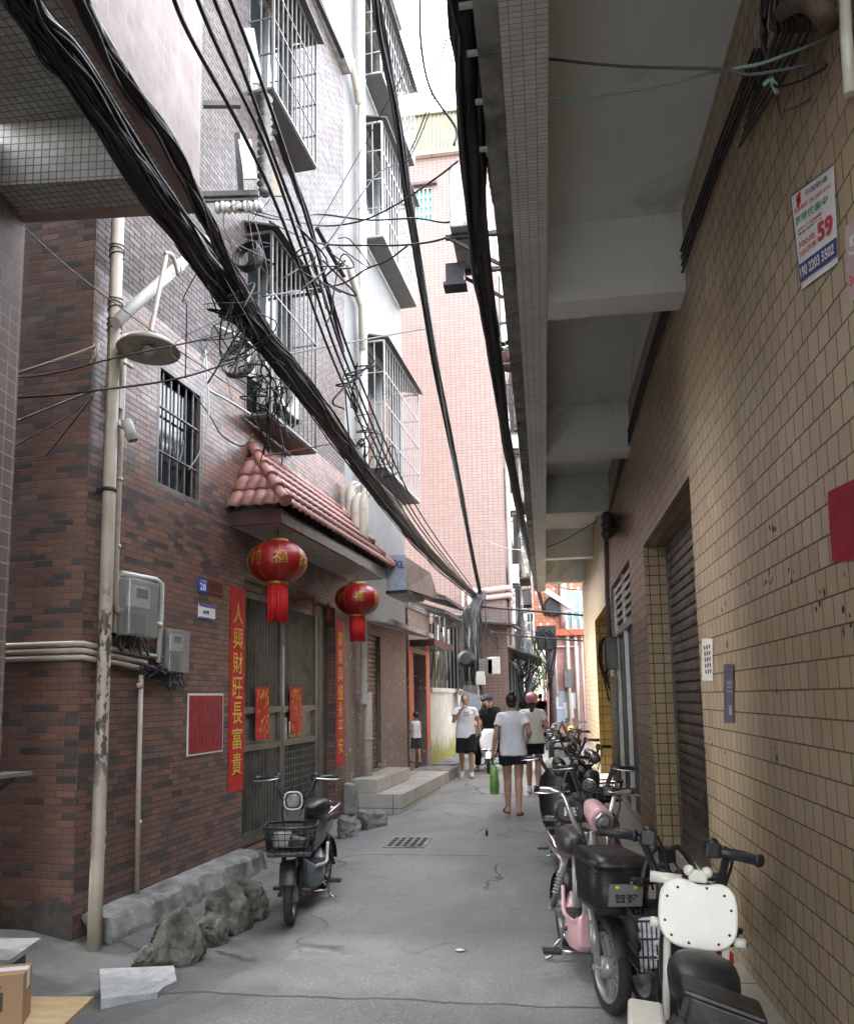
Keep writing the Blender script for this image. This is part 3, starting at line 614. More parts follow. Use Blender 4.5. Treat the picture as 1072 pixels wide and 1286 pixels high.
# ---------------------------------------------------------------- pink tower facing the camera
PY = LW.p(YS1, 0, 0).y + 1.2
PX0, PX1 = atY(500, 700, PY).x - 4, atY(632, 640, PY).x
PT = atY(560, 195, PY).z; PM = atY(560, 141, PY).z
FP = Fr((0, PY, 0), (1, 0, 0))
t = thing('pink_tower', 'tall pale pink mosaic tower with a blind end wall and cream sheet-metal penthouse', 'building', ((PX0 + PX1) / 2, PY + 4, 0))
pink_tower = t
wq0 = atY(516, 280, PY); wq1 = atY(542, 234, PY)
wh = (wq0.x, wq1.x, wq0.z, wq1.z, .12)
b = MB(); b.wall(FP, PX0, PX1, 0, PT, [wh]); DEPTH = 7
b.face([(PX1, PY, 0), (PX1, PY + DEPTH, 0), (PX1, PY + DEPTH, PT), (PX1, PY, PT)]); b.face([(PX0, PY, 0), (PX0, PY + DEPTH, 0), (PX0, PY + DEPTH, PT), (PX0, PY, PT)]); b.face([(PX0, PY + DEPTH, 0), (PX1, PY + DEPTH, 0), (PX1, PY + DEPTH, PT), (PX0, PY + DEPTH, PT)])
b.build('wall', M['pink_tile'], t)
b = MB(); b.box((PX0 - .15, PY - .15, PT + .003), (PX1 + .15, PY + DEPTH + .15, PT + .12)); b.build('roof', M['pinkplaster'], t)
M['creamsheet'] = plain('cream_sheet_metal', (.19, .185, .12), .45, .1, var=.06, scale=3, dirt=((.18, .16, .1), 2, .6))
b = MB(); N_ = 60
for k in range(N_):
    x0, x1 = lerp(PX0, PX1 - .05, k / N_), lerp(PX0, PX1 - .05, (k + 1) / N_); m_ = lerp(x0, x1, .25); m2 = lerp(x0, x1, .75)
    for (xa, ya), (xb, yb) in (((x0, 0), (m_, 0)), ((m_, 0), (lerp(x0, x1, .35), -.03)), ((lerp(x0, x1, .35), -.03), (lerp(x0, x1, .65), -.03)), ((lerp(x0, x1, .65), -.03), (m2, 0)), ((m2, 0), (x1, 0))):
        b.face([(xa, PY + .04 + ya, PT + .13), (xb, PY + .04 + yb, PT + .13), (xb, PY + .04 + yb, PM), (xa, PY + .04 + ya, PM)])
b.box((PX1 - .06, PY + .05, PT + .13), (PX1 - .02, PY + 6, PM)); b.box((PX0, PY - .05, PM + .003), (PX1, PY + 6, PM + .06)); b.build('penthouse', M['creamsheet'], t)
b = MB(); b.box((wh[0], PY + .121, wh[2]), (wh[1], PY + .13, wh[3])); w_ = b.build('window', plain('green_glass', (.12, .3, .26), .1, bump=0), t)
b = MB()
for k in range(6): x = lerp(wh[0], wh[1], k / 5); b.bar((x, PY + .05, wh[2]), (x, PY + .05, wh[3]), .03)
for k in range(5): z = lerp(wh[2], wh[3], k / 4); b.bar((wh[0], PY + .05, z), (wh[1], PY + .05, z), .03)
b.build('window_bars', M['white'], w_)
b = MB(); b.box((wh[0] - .2, PY - .12, wh[3] + .04), (wh[1] + .15, PY - .002, wh[3] + .12)); b.build('lintel', M['maroon'], t)
b = MB()                                             # painted pipes along the front at first-floor height
z_ = atY(600, 745, PY).z
for dz_, dyy in ((0, .16), (-.2, .1)): b.tube([(atY(583, 748, PY).x, PY - .08, z_ + dz_ - .9), (atY(583, 748, PY).x, PY - dyy, z_ + dz_), (PX1 + .1, PY - dyy, z_ + dz_ + .1), (PX1 + .12, PY + 1.5, z_ + dz_ + .1)], .08, 10)
b.build('drain_pipe', M['pinkplaster'], t)
# ---------------------------------------------------------------- right building
bw0 = RW.px(936, 0); zc = (RW.px(872, 220)[1] + RW.px(800, 455)[1]) / 2
q1 = RW.px(854, 387); zbm = q1[1]; BW = .25
sh0, shz = RW.px(866, 610); sh0 = RW.px(881, 880)[0]; sh1 = RW.px(817, 880)[0]; shz = RW.px(807, 686)[1]
dr1 = RW.px(772, 860)[0]; dr0 = RW.px(797, 860)[0]; drz = RW.px(795, 692)[1]
yb0 = RW.px(769, 860)[0]; yb1 = RW.px(750, 860)[0]; ybz = RW.px(750, 775)[1]
END = RW.px(733, 800)[0]; LEDGE = .15
t = thing('tiled_shop_building', 'long beige square-tiled building on the right with a deep concrete overhang', 'building', (W + 2, 8, 0))
right_building = t
b = MB(); b.wall(RW, -5, END, 0, zc, [(sh0, sh1, LEDGE, shz, 0), (dr0, dr1, LEDGE, drz, .1), (yb0 + .3, yb1, LEDGE, ybz, 0)]); b.face([RW.p(END, 0, 0), RW.p(END, -5, 0), RW.p(END, -5, zc), RW.p(END, 0, zc)]); b.build('wall', M['right_tile'], t)
RD = .27
b = MB()
for a, c, zt, d in ((sh0, sh1, shz, RD),):
    b.face([RW.p(a, 0, LEDGE), RW.p(a, -d, LEDGE), RW.p(a, -d, zt), RW.p(a, 0, zt)]); b.face([RW.p(c, 0, LEDGE), RW.p(c, -d, LEDGE), RW.p(c, -d, zt), RW.p(c, 0, zt)]); b.face([RW.p(a, 0, zt), RW.p(c, 0, zt), RW.p(c, -d, zt), RW.p(a, -d, zt)])
b.build('shutter_reveal', M['reveal_tile'], t)
b = MB(); d = .36
for a, c, zt in ((yb0 + .3, yb1, ybz),):
    b.face([RW.p(a, 0, LEDGE), RW.p(a, -d, LEDGE), RW.p(a, -d, zt), RW.p(a, 0, zt)]); b.face([RW.p(c, 0, LEDGE), RW.p(c, -d, LEDGE), RW.p(c, -d, zt), RW.p(c, 0, zt)]); b.face([RW.p(a, 0, zt), RW.p(c, 0, zt), RW.p(c, -d, zt), RW.p(a, -d, zt)])
b.build('bay_reveal', M['yellow_tile'], t)
s_ = shutter_panel(RW, sh0, sh1 - .06, LEDGE + .03, shz, -RD + .04, .085, .02).build('roller_shutter', M['shutter'], t)
b = MB(); b.fbox(RW, sh1 - .06, sh1 - .002, -RD - .02, -RD + .07, LEDGE, shz); b.fbox(RW, sh0, sh1, -RD - .04, -RD + .02, LEDGE, LEDGE + .03); b.build('guide_rail', M['greyiron'], s_)
shutter_panel(RW, yb0 + .3, yb1, LEDGE, ybz, -.35, .085, .02).build('roller_shutter', M['shutter'], t)
b = MB(); b.fbox(RW, dr0, dr1, -.13, -.09, LEDGE, drz); dd = b.build('door', M['greyiron'], t)
b = MB(); md = lerp(LEDGE, drz, .77)
for k in range(6): z = lerp(md + .06, drz - .06, k / 5); b.bar(RW.p(dr0 + .05, -.06, z), RW.p(dr1 - .05, -.06, z), .03, .05)
for s in (dr0 + .03, lerp(dr0, dr1, .5), dr1 - .03): b.bar(RW.p(s, -.055, LEDGE), RW.p(s, -.055, drz), .05)
b.bar(RW.p(dr0, -.05, md), RW.p(dr1, -.05, md), .06); b.build('door_frame', M['steel'], dd)
b = MB(); b.fbox(RW, -5, END, 0.0, .3, -.1, LEDGE); b.fbox(RW, sh0 + .002, sh1 - .002, -RD - .1, -.001, 0, LEDGE - .002); b.fbox(RW, dr0 + .002, dr1 - .002, -.2, -.001, 0, LEDGE - .002); b.fbox(RW, yb0 + .302, yb1 - .002, -.5, -.001, 0, LEDGE - .002); b.build('ledge', M['stepstone'], t)
b = MB(); b.fbox(RW, -5, END, -4, W - .101, zc, zc + .14); b.build('overhang_ceiling', M['ceil'], t)
b = MB(); b.fbox(RW, -5, END, W - .10, W + .085, zbm, zc + .9); b.build('edge_beam', M['right_mosaic'], t)
b = MB(); b.fbox(RW, -5, END, W + .087, W + .18, zbm + .03, zc + .85); b.build('edge_kerb', M['conc'], t)
for x, y in ((853, 388), (788, 571), (763, 636), (744, 695), (733.5, 724)):
    s = RW.px(x, y)[0]; s = min(s, END); b = MB(); b.fbox(RW, s - BW, s, .001, W - .101, zbm + .004, zc - .001); b.build('cross_beam', M['ceil'], t)
s = RW.px(853, 388)[0]; b = MB(); b.fbox(RW, s - 3.7, s - 3.45, .001, W - .101, zbm + .004, zc - .001); b.build('cross_beam', M['ceil'], t)
RTOP = 7.2
RTOP = zc + .5
b = MB(); b.fbox(RW, -5, END, -.1, W - .45, zc + .141, RTOP); b.build('upper_wall', M['right_mosaic'], t)
b = MB(); b.fbox(RW, -5, END, -4, -.1, RTOP, RTOP + .2); b.build('roof', M['conc'], t)
# ---------------------------------------------------------------- pipes, meters, lamps and papers on the brick house
def single(mb, name, mat, label, cat, group=None, bevel=0, kind=None):
    o = mb.build(name, mat, None, bevel=bevel); tagit(o, label, cat, group)
    if kind: o['kind'] = kind
    return o
def lpx(x, y, o): s, z = LW.px(x, y, o); return LW.p(s, o, z)
def rpx(x, y, o): s, z = RW.px(x, y, o); return RW.p(s, o, z)
# big drainpipe at the corner
pO = .1
ptop = lpx(141, 240, pO); pm = lpx(126, 1000, pO); pbot = lpx(118, 1196, pO + .1)
pm.x, pm.y = lerp(ptop.x, pm.x, .9), lerp(ptop.y, pm.y, .9)
ptop.x, ptop.y = pm.x, pm.y; ptop.z = 5.4; pbot.z = -.1; pr = .047
n = NT('stained_pvc_pipe'); v = n.coord(); base = n.ramp(n.noise(v, 4, 5), [(.3, (.33, .28, .22)), (.7, (.43, .37, .3))])
sc_ = n.noise(n.map(v, (20, 20, 9)), 1.0, 4, .65); sx = n.n('ShaderNodeSeparateXYZ'); n.l(v, sx.inputs[0])
zone = n.ramp(n.math('MULTIPLY', sx.outputs[2], .2), [(.18, 0), (.26, 1), (.45, 1), (.52, 0)])
base = n.mix(n.math('MULTIPLY', n.ramp(sc_, [(.50, 0), (.53, .95)]), zone), base, (.05, .045, .04)); n.set(col=base, rough=.5); M['pipeworn'] = n.m
t = thing('drainpipe', 'thick beige drainpipe with peeled dark patches at the corner of the brick house', 'pipe', tuple(pbot))
b = MB(); b.tube([pbot, pm.lerp(pbot, .55), Vector((pm.x, pm.y, .75)), Vector((pm.x, pm.y, 2.5)), ptop], pr, 16); b.build('pipe', M['pipeworn'], t)
for z in (.53, .62): b = MB(); b.tube([Vector((pm.x, pm.y, z)) , Vector((pm.x, pm.y, z + .035))], pr + .006, 16); b.build('collar', M['pvc'], t)
b = MB(); zz = lpx(130, 615, pO).z; b.tube([Vector((pm.x, pm.y, zz)), Vector((pm.x, pm.y, zz + .03))], pr + .006, 14); b.bar(Vector((pm.x, pm.y, zz + .015)), Vector((pm.x, pm.y, zz + .015)) - LW.n * .1, .03); b.build('clamp', M['iron'], t)
# wire wound round the pipe
b = MB()
for z0 in (lpx(135, 315, pO).z, lpx(135, 385, pO).z, lpx(135, 412, pO).z):
    b.tube([Vector((pm.x + (pr + .006) * math.cos(a), pm.y + (pr + .006) * math.sin(a), z0 + .006 * a + .01 * math.sin(a * 1.3))) for a in [k * .5 for k in range(40)]], .0045, 5)
single(b, 'binding_wire', M['iron'], 'rusty wire wound round the thick beige drainpipe', 'wire')
# slanting white pipe
a = lpx(145, 405, .17); c = lpx(258, 303, .25)
b = MB(); b.tube([a, a.lerp(c, .5), c, c + LW.n * .03 + Vector((0, 0, .02))], .045, 14); b.tube([a.lerp(c, .62), a.lerp(c, .66)], .053, 14); b.tube([a.lerp(c, .92), c], .053, 14)
single(b, 'slanting_pipe', M['pvcw'], 'fat white plastic pipe slanting up from the beige drainpipe', 'pipe')
# slim conduit down to the first meter
b = MB(); a = lpx(155, 440, .04); b.tube([a, lpx(150, 560, .04), lpx(145, 700, .04), lpx(144, 755, .04), lpx(146, 767, .05), lpx(152, 768, .06)], .028, 12)
for y in (447, 690, 605): q = lpx(150, y, .04); q.x, q.y = lerp(a.x, lpx(145, 700, .04).x, .6), lerp(a.y, lpx(145, 700, .04).y, .6); b.tube([q, q + Vector((0, 0, .03))], .033, 12)
q = lpx(160, 457, .06); b.tube([lpx(154, 457, .05), q, q + LW.u * .06], .018, 8)
single(b, 'conduit', M['pvc'], 'slim beige conduit running down beside the thick drainpipe to the upper meter', 'conduit')
b = MB(); b.tube([lpx(152, 720, .04), lpx(170, 723, .05), lpx(196, 728, .05), lpx(203, 734, .05), lpx(202, 775, .05), lpx(199, 832, .05)], .022, 10); b.tube([lpx(200, 783, .05), lpx(199, 787, .05)], .03, 10)
single(b, 'conduit', M['pvcw'], 'white bent conduit running over and between the two electricity meters', 'conduit')
b = MB(); b.tube([lpx(177, 848, .03), lpx(174, 985, .03), lpx(172, 1128, .03)], .02, 10); b.tube([lpx(175, 858, .03), lpx(175, 864, .03)], .026, 10)
b.tube([lpx(174, 1030, .03), lpx(174, 1036, .03)], .026, 10)
single(b, 'conduit', M['pvc'], 'thin beige conduit dropping to the concrete footing below the meters', 'conduit')
# three pipes round the corner, along the front into the meters
FH = Fr(LW.o, (1, 0, 0))
fd = -LW.n
for k, (y0, y1, y2) in enumerate(((812, 808, 826), (820, 817, 833), (828, 826, 840))):
    zc_ = hit(60, (y0 + y1) / 2, LW.p(0, 0, 0), LW.u).z
    z2 = LW.px(230 if k == 0 else 190, y2 + (2 if k == 0 else 0), .05)[1]
    e_ = LW.px((205, 185, 178)[k], 840, .05)[0]
    b = MB(); b.tube([LW.p(-.03, -2.5, zc_), LW.p(-.03, -.05, zc_), LW.p(-.01, .02, zc_), LW.p(.06, .035, zc_ - .01), LW.p(.4, .035, lerp(zc_, z2, .5)), LW.p(e_, .035, z2)], .021, 10)
    single(b, 'wall_pipe', M['pvc'], ('topmost', 'middle', 'lowest')[k] + ' of three beige pipes bending round the brick house corner', 'pipe', 'pipes round the brick house corner')
def meter(x0, x1, y0, y1, label, deep=.14):
    s0, z1 = LW.px(x0, y0, .05); s1, z0 = LW.px(x1, y1, .05)
    t = thing('electricity_meter', label, 'meter', tuple(LW.p(s0, 0, z0)), 0, 'electricity meters on the brick house')
    b = MB(); b.fbox(LW, s0, s1, .0, .05, z0 + .02, z1); b.build('back_box', M['greyiron'] if deep < .12 else M['pvc'], t, bevel=.006)
    g = NT('smoky_clear_plastic' ); g.set(col=(.3, .31, .29), rough=.12, alpha=.45, spec=.6)
    b = MB(); b.fbox(LW, s0 + .02, s1 - .01, .051, deep, z0, z1 - .01); b.build('cover', g.m, t, bevel=.012)
    b = MB(); w_ = s1 - s0; h_ = z1 - z0; b.fbox(LW, s0 + w_ * .28, s1 - w_ * .2, .051, deep - .03, z0 + h_ * .5, z1 - h_ * .12); b.build('dial', M['acwhite'], t, bevel=.006)
    b = MB(); b.fbox(LW, s0 + w_ * .36, s1 - w_ * .3, deep - .03, deep - .025, z0 + h_ * .68, z1 - h_ * .17); b.build('display', M['glass'], t)
    b = MB(); b.fbox(LW, s0 + w_ * .25, s1 - w_ * .25, .051, deep - .05, z0 + h_ * .06, z0 + h_ * .4); b.build('terminal_block', M['black'], t, bevel=.005)
    b = MB(); r_ = random.Random(int(x0))
    for k in range(7):
        s = lerp(s0 + .03, s1, k / 7); p = LW.p(s, .06, z0 + .01); b.tube(spline([p, p + Vector((0, 0, -.05)) + LW.u * r_.uniform(-.05, .05), p + Vector((0, 0, -.09 - r_.random() * .06)) + LW.u * r_.uniform(-.1, .1) + LW.n * r_.uniform(0, .05), p + LW.u * r_.uniform(-.12, .12) + Vector((0, 0, -.03))], 5), .007, 5)
    b.build('wires', M['cable'], t)
meter(146, 184, 723, 803, 'larger upper electricity meter in a smoky plastic cover next to the drainpipe', .16)
meter(205, 231, 788, 846, 'smaller lower electricity meter right of the bent white conduit', .11)
b = MB(); r_ = random.Random(4)
for k in range(16):
    p = lpx(178 + k * 1.6, 833 + r_.random() * 8, .06); b.tube(spline([p, p + Vector((0, 0, -.04)) + LW.u * r_.uniform(-.03, .1) + LW.n * r_.uniform(0, .06), p + Vector((0, 0, -.12 * r_.random())) + LW.u * r_.uniform(0, .22), lpx(212 + r_.random() * 8, 852 + r_.random() * 8, .06)], 5), .008, 5)
single(b, 'wire_tangle', M['cable'], 'black taped wires bunched under the lower meter', 'wires', kind='stuff')
# house number plates
def plate(x0, x1, y0, y1, mat, name, label, cat, th=.008, o=.002):
    s0, za = LW.px(x0, y0); s1, zb_ = LW.px(x1, y1); sa, zc2 = LW.px(x1, y0 + (y1 - y0) * .1)
    z1 = za; z0 = zb_
    t = thing(name, label, cat, tuple(LW.p((s0 + s1) / 2, 0, z0)))
    b = MB(); b.fbox(LW, s0, s1, o, o + th, z0, z1); b.build('panel', mat, t, bevel=.002); return t, s0, s1, z0, z1, o + th + .0015
t, s0, s1, z0, z1, o = plate(247.5, 259.5, 725, 746, M['blue'], 'house_number', 'small blue house number plate reading 28 on the brick wall', 'number plate')
text('28', .1, sheetM(LW, (s0 + s1) / 2, o, lerp(z0, z1, .42)), M['whiteink'], t, 'numerals', fit=((s1 - s0) * .62, (z1 - z0) * .5), thick=.002)
text('永泰街', .03, sheetM(LW, (s0 + s1) / 2, o, lerp(z0, z1, .84)), M['whiteink'], t, 'street_name', fit=((s1 - s0) * .7, (z1 - z0) * .14))
t, s0, s1, z0, z1, o = plate(261, 279, 728, 750, plain('rust_brown_plate', (.11, .025, .015), .4, var=.2, scale=30), 'door_plaque', 'rusty brown plaque right of the blue house number', 'plaque')
b = MB()
for k in range(6): b.fbox(LW, lerp(s0, s1, .12 + k * .14), lerp(s0, s1, .17 + k * .14), o, o + .001, lerp(z0, z1, .25), lerp(z0, z1, .8))
b.build('worn_marks', plain('dark_plaque_marks', (.035, .012, .01), .5, bump=0), t)
t, s0, s1, z0, z1, o = plate(248.5, 269, 757, 780, M['white'], 'door_plate', 'white and violet door plate numbered 28 below the blue plate', 'number plate')
b = MB(); b.fbox(LW, s0, s1, o, o + .001, lerp(z0, z1, .82), z1); b.fbox(LW, s0, s1, o, o + .001, z0, lerp(z0, z1, .12)); b.build('violet_band', plain('violet_ink', (.12, .08, .3), .5, bump=0), t)
text('28号', .05, sheetM(LW, lerp(s0, s1, .42), o, lerp(z0, z1, .46)), M['blackink'], t, 'numerals', fit=((s1 - s0) * .4, (z1 - z0) * .26), thick=.002)
# red notice poster
t, s0, s1, z0, z1, o = plate(235, 278.5, 871, 944, M['white'], 'red_poster', 'framed faded crimson notice on the brick wall left of the long couplet', 'poster')
b = MB(); b.fbox(LW, s0 + .018, s1 - .018, o, o + .002, z0 + .018, z1 - .018); b.build('sheet', M['deepred'], t)
b = MB(); r_ = random.Random(3)
for k in range(9):
    for j in range(6):
        if r_.random() < .75: s = lerp(s0 + .05, s1 - .05, k / 8); z = lerp(z0 + .06, z1 - .08, j / 5.5); b.fbox(LW, s, s + .014, o + .002, o + .003, z, z + .05 + .03 * r_.random())
b.build('faded_columns', plain('faded_plum_ink', (.2, .008, .03), .5, bump=0), t)
# couplets: long red strips with gold characters
def couplet(x0, x1, y0, y1, chars, label, o=.004, mid=None, f=LW, group='red paper couplets', mat=None, ym=None):
    s0, s1 = f.px(x0, y0, o)[0], f.px(x1, y0, o)[0]; xm = (x0 + x1) / 2; z1, z0 = f.px(xm, y0, o)[1], f.px(xm, y1, o)[1]
    t = thing('couplet', label, 'couplet', tuple(f.p((s0 + s1) / 2, 0, z0)), 0, group)
    b = MB(); n_ = 30; b2 = []
    for k in range(n_ + 1):
        z = lerp(z0, z1, k / n_); w_ = .0025 * math.sin(k * 1.7) + .002 * math.sin(k * .6)
        b2.append([b.bm.verts.new(f.p(s, o + .002 + w_ * q, z)) for s, q in ((s0, 1), ((s0 + s1) / 2, .3), (s1, -.6))] + [b.bm.verts.new(f.p(s, o, z)) for s in (s1, s0)])
    for A, B in zip(b2, b2[1:]):
        for k in range(5): b.bm.faces.new((A[k], A[(k + 1) % 5], B[(k + 1) % 5], B[k]))
    b.bm.faces.new(b2[0]); b.bm.faces.new(b2[-1]); b.build('paper', mat or M['red'], t)
    n = len(chars); m = .07 * (z1 - z0)
    if chars and s1 - s0 > .05:
        for k, ch in enumerate(chars):
            z = z1 - m - (z1 - z0 - 2 * m) * (k + .5) / n; sz = min((s1 - s0) * .74, (z1 - z0 - 2 * m) / n * .86)
            text(ch, .15, sheetM(f, (s0 + s1) / 2, o + .008, z), M['goldink'], t, 'character', thick=.0008, fit=(sz, min(sz * 1.15, (z1 - z0 - 2 * m) / n * .86)))
    return t
couplet(289.5, 308, 738, 993, '人興財旺長富貴', 'long red couplet with seven gold characters left of the steel gate')
couplet(421.5, 431.5, 779, 961, '家業興盛永平安', 'long red couplet with gold characters right of the steel gate')
GF = Fr(LW.p(0, -GD + .055, 0), LW.u)
for a, c, lb in ((321, 338, 'short red and gold couplet on the left leaf of the steel gate'), (364, 379, 'short red and gold couplet on the right leaf of the steel gate')):
    t = couplet(a, c, 863, 929 if a < 350 else 921, '', lb, f=GF, group='red papers on the gate')
    s0, s1 = GF.px(a, 863)[0], GF.px(c, 863)[0]; z1, z0 = GF.px((a + c) / 2, 863)[1], GF.px((a + c) / 2, 929)[1]; b = MB(); r_ = random.Random(a)
    for k in range(46):
        s, z = r_.uniform(s0 + .03, s1 - .03), r_.uniform(z0 + .04, z1 - .04); ang = r_.random() * 6; pts = [GF.p(s + .02 * math.cos(ang + q), .009, z + .03 * math.sin(ang * 2 + q)) for q in (0, .6, 1.3, 2)]
        b.tube(pts, .0035, 4)
    b.build('gold_pattern', M['goldink'], t)
# lanterns
def lantern(x, y, wpx, hpx, ytop, ytas, o, label, squash=.72):
    s, z = LW.px(x, y, o); P = LW.p(s, o, z); dist = P.y; wr = wpx / 2 / FPX * dist; hr = hpx / 2 / FPX * dist
    t = thing('lantern', label, 'lantern', tuple(P), 0, 'red lanterns under the porch')
    prof = []; seg = 48; nb = 16
    body = MB(); rows = []
    N_ = 14
    for i in range(N_ + 1):
        a = -1.25 + 2.5 * i / N_; rr = wr * math.cos(a) ** .85; zz = hr * math.sin(a) / math.sin(1.25)
        rows.append([body.bm.verts.new(P + Vector((rr * (1 - .035 * abs(math.sin(k * math.pi * nb / seg))) * math.cos(2 * math.pi * k / seg), rr * (1 - .035 * abs(math.sin(k * math.pi * nb / seg))) * math.sin(2 * math.pi * k / seg), zz))) for k in range(seg)])
    for A, B in zip(rows, rows[1:]):
        for k in range(seg): body.bm.faces.new((A[k], A[(k + 1) % seg], B[(k + 1) % seg], B[k])).smooth = True
    body.bm.faces.new(rows[0]); body.bm.faces.new(rows[-1])
    sh = body.build('shade', M['lanternred'], t)
    b = MB()
    for k in range(8):
        a = 2 * math.pi * (k + .5) / 8; b.tube([P + Vector((wr * 1.004 * math.cos(q) ** .85 * math.cos(a), wr * 1.004 * math.cos(q) ** .85 * math.sin(a), hr * math.sin(q) / math.sin(1.25))) for q in [-1.2 + .2 * j for j in range(13)]], .0028, 5)
    b.build('ribs', M['gilt'], sh)
    b = MB(); r0 = wr * .36
    for zz in (hr, -hr): b.lathe([(r0, -.025), (r0 * 1.05, 0), (r0, .025), (r0 * .9, .025), (r0 * .9, -.025), (r0, -.025)], Matrix.Translation(P + Vector((0, 0, zz))), 24)
    b.build('gold_collar', M['gilt'], t)
    b = MB(); zt = LW.px(x, ytop, o)[1]; b.tube([P + Vector((0, 0, hr)), Vector((P.x, P.y, zt))], .006, 6); b.build('hanger', M['iron'], t)
    b = MB(); zb_ = LW.px(x, ytas, o)[1]; nz_ = 40; r_ = random.Random(int(x))
    for k in range(nz_):
        a = 2 * math.pi * k / nz_; p0 = P + Vector((r0 * .85 * math.cos(a), r0 * .85 * math.sin(a), -hr - .01)); L_ = P.z - hr - zb_ - r_.random() * .03
        b.tube([p0, p0 + Vector((r_.uniform(-.006, .006), r_.uniform(-.006, .006), -L_ * .5)), p0 + Vector((r_.uniform(-.012, .012) - .1 * (p0.x - P.x), r_.uniform(-.012, .012), -L_))], [.012, .011, .010], 5)
    b.build('tassel', M['tasselred'], t)
    # gilt characters wrapped over the belly
    cd = Vector((0, 0, EYE)) - P; base = math.atan2(cd.y, cd.x)
    for da, ch in ((-.95, '迎'), (-.05, '福'), (.85, '春')):
        a = base + .15 + da; w_ = wr * .36; me = text_mesh(ch, w_ * 1.4, .001); bm2 = bmesh.new(); bm2.from_mesh(me)
        bmesh.ops.subdivide_edges(bm2, edges=bm2.edges, cuts=1); bm2.to_mesh(me); bm2.free()
        for v in me.vertices:
            q = v.co.y / hr * math.sin(1.25); q = math.asin(max(-.98, min(.98, q))); rr = wr * 1.004 * math.cos(q) ** .85 + .003; ang = a + v.co.x / wr
            v.co = Vector((rr * math.cos(ang), rr * math.sin(ang), hr * math.sin(q) / math.sin(1.25)))
        me.materials.clear(); me.materials.append(M['gilt']); me.name = 'gilt_character'; oo_ = bpy.data.objects.new('gilt_character', me); COL.objects.link(oo_); oo_.parent = t
M['gilt'] = plain('worn_gilt', (.42, .25, .035), .4, .3, var=.45, scale=14, bump=.1, dirt=((.3, .01, .01), 9, .52))
M['lanternred'] = plain('lantern_silk', (.25, .006, .008), .38, var=.12, scale=12, bump=.1)
M['tasselred'] = plain('red_tassel_thread', (.55, .008, .012), .6, var=.2, scale=40, bump=0)
lantern(348.5, 706, 78, 54, 664, 781, .40, 'larger red lantern with gilt characters hanging at the near end of the porch')
lantern(448.5, 753, 58, 40, 722, 805, .45, 'red lantern hanging at the far end of the porch')
# ceiling fan blade under porch, small hanging cuts
b = MB(); c = lpx(398, 694, .3); b.bar(c - LW.u * .35, c + LW.u * .45, .1, .015); b.tube([c - LW.u * .35, c - LW.u * .35 + Vector((0, 0, .12))], .05, 10)
single(b, 'ceiling_fan', M['black'], 'black fan blade under the porch ceiling between the two lanterns', 'fan')
for k, (x, y, h_) in enumerate(((333, 735, 12), (375, 745, 18), (394, 752, 22), (412, 758, 22))):
    p = lpx(x, y, .06); b = MB(); hh = h_ / FPX * p.y
    for j in range(4): b.cbox(p + Vector((.008 * math.sin(j * 2), 0, -hh * (j + .5) / 4)), (.03 + .02 * (j % 2), .006, hh / 4.4))
    single(b, 'paper_cutting', M['redfade'] if 'redfade' in M else M.setdefault('redfade', plain('faded_red_paper', (.26, .015, .02), .6)), 'faded red paper cutting hanging from the lintel above the steel gate', 'decoration', 'paper cuttings above the gate')
# street lamp, camera
s0, z0 = LW.px(187, 432, .35); P = LW.p(s0, .35, z0)
t = thing('street_lamp', 'old street lamp with a broad flat pale shade on a bent tube arm', 'street lamp', tuple(P))
b = MB(); b.lathe([(.0, .05), (.05, .045), (.12, .03), (.21, -.01), (.235, -.055), (.225, -.06), (.12, -.03), (.0, -.02)], Matrix.Translation(P) @ Matrix.Rotation(R(-4), 4, 'X'), 30); b.build('lamp_shade', M['lampshade'] if 'lampshade' in M else M.setdefault('lampshade', plain('grimy_lamp_enamel', (.34, .31, .26), .4, dirt=((.12, .1, .08), 6, .5))), t)
b = MB(); q = lpx(208, 318, .30); b.tube(spline([P + Vector((0, 0, .04)), P.lerp(q, .5), q - Vector((0, 0, .05)), q + Vector((0, 0, .0)), q + Vector((.02, .08, .02)), q + Vector((0, .22, -.06))], 6), .018, 10); b.build('arm', M['pvc'], t)
b = MB(); b.ell(P - Vector((0, 0, .05)), (.05, .05, .04)); b.build('bulb', M['acwhite'], t)
a = lpx(163, 545, .18)
t = thing('security_camera', 'white bullet security camera on the slim conduit beside the drainpipe', 'camera', tuple(a))
ax = Vector((.25, -.2, -.62)).normalized(); b = MB(); e0_ = lpx(158, 527, .17); e1_ = lpx(167, 553, .21)
b.tube([e0_, e0_.lerp(e1_, .15), e1_], [.034, .042, .042], 16); b.build('housing', M['acwhite'], t)
b = MB(); b.tube([e1_ - (e1_ - e0_).normalized() * .001, e1_ + (e1_ - e0_).normalized() * .008], .036, 16); b.build('lens', M['glass'], t)
b = MB(); b.tube([lpx(148, 533, .05), lpx(153, 537, .1), e0_.lerp(e1_, .35)], .012, 8); b.box(tuple(lpx(147, 533, .03) - Vector((.03, .03, .03))), tuple(lpx(147, 533, .03) + Vector((.03, .03, .03)))); b.build('bracket', M['acwhite'], t)
b = MB(); q0 = lpx(149, 500, .05); b.cbox(q0, (.05, .06, .18)); single(b, 'junction_box', M['acwhite'], 'small white junction box above the security camera', 'junction box', bevel=.006)
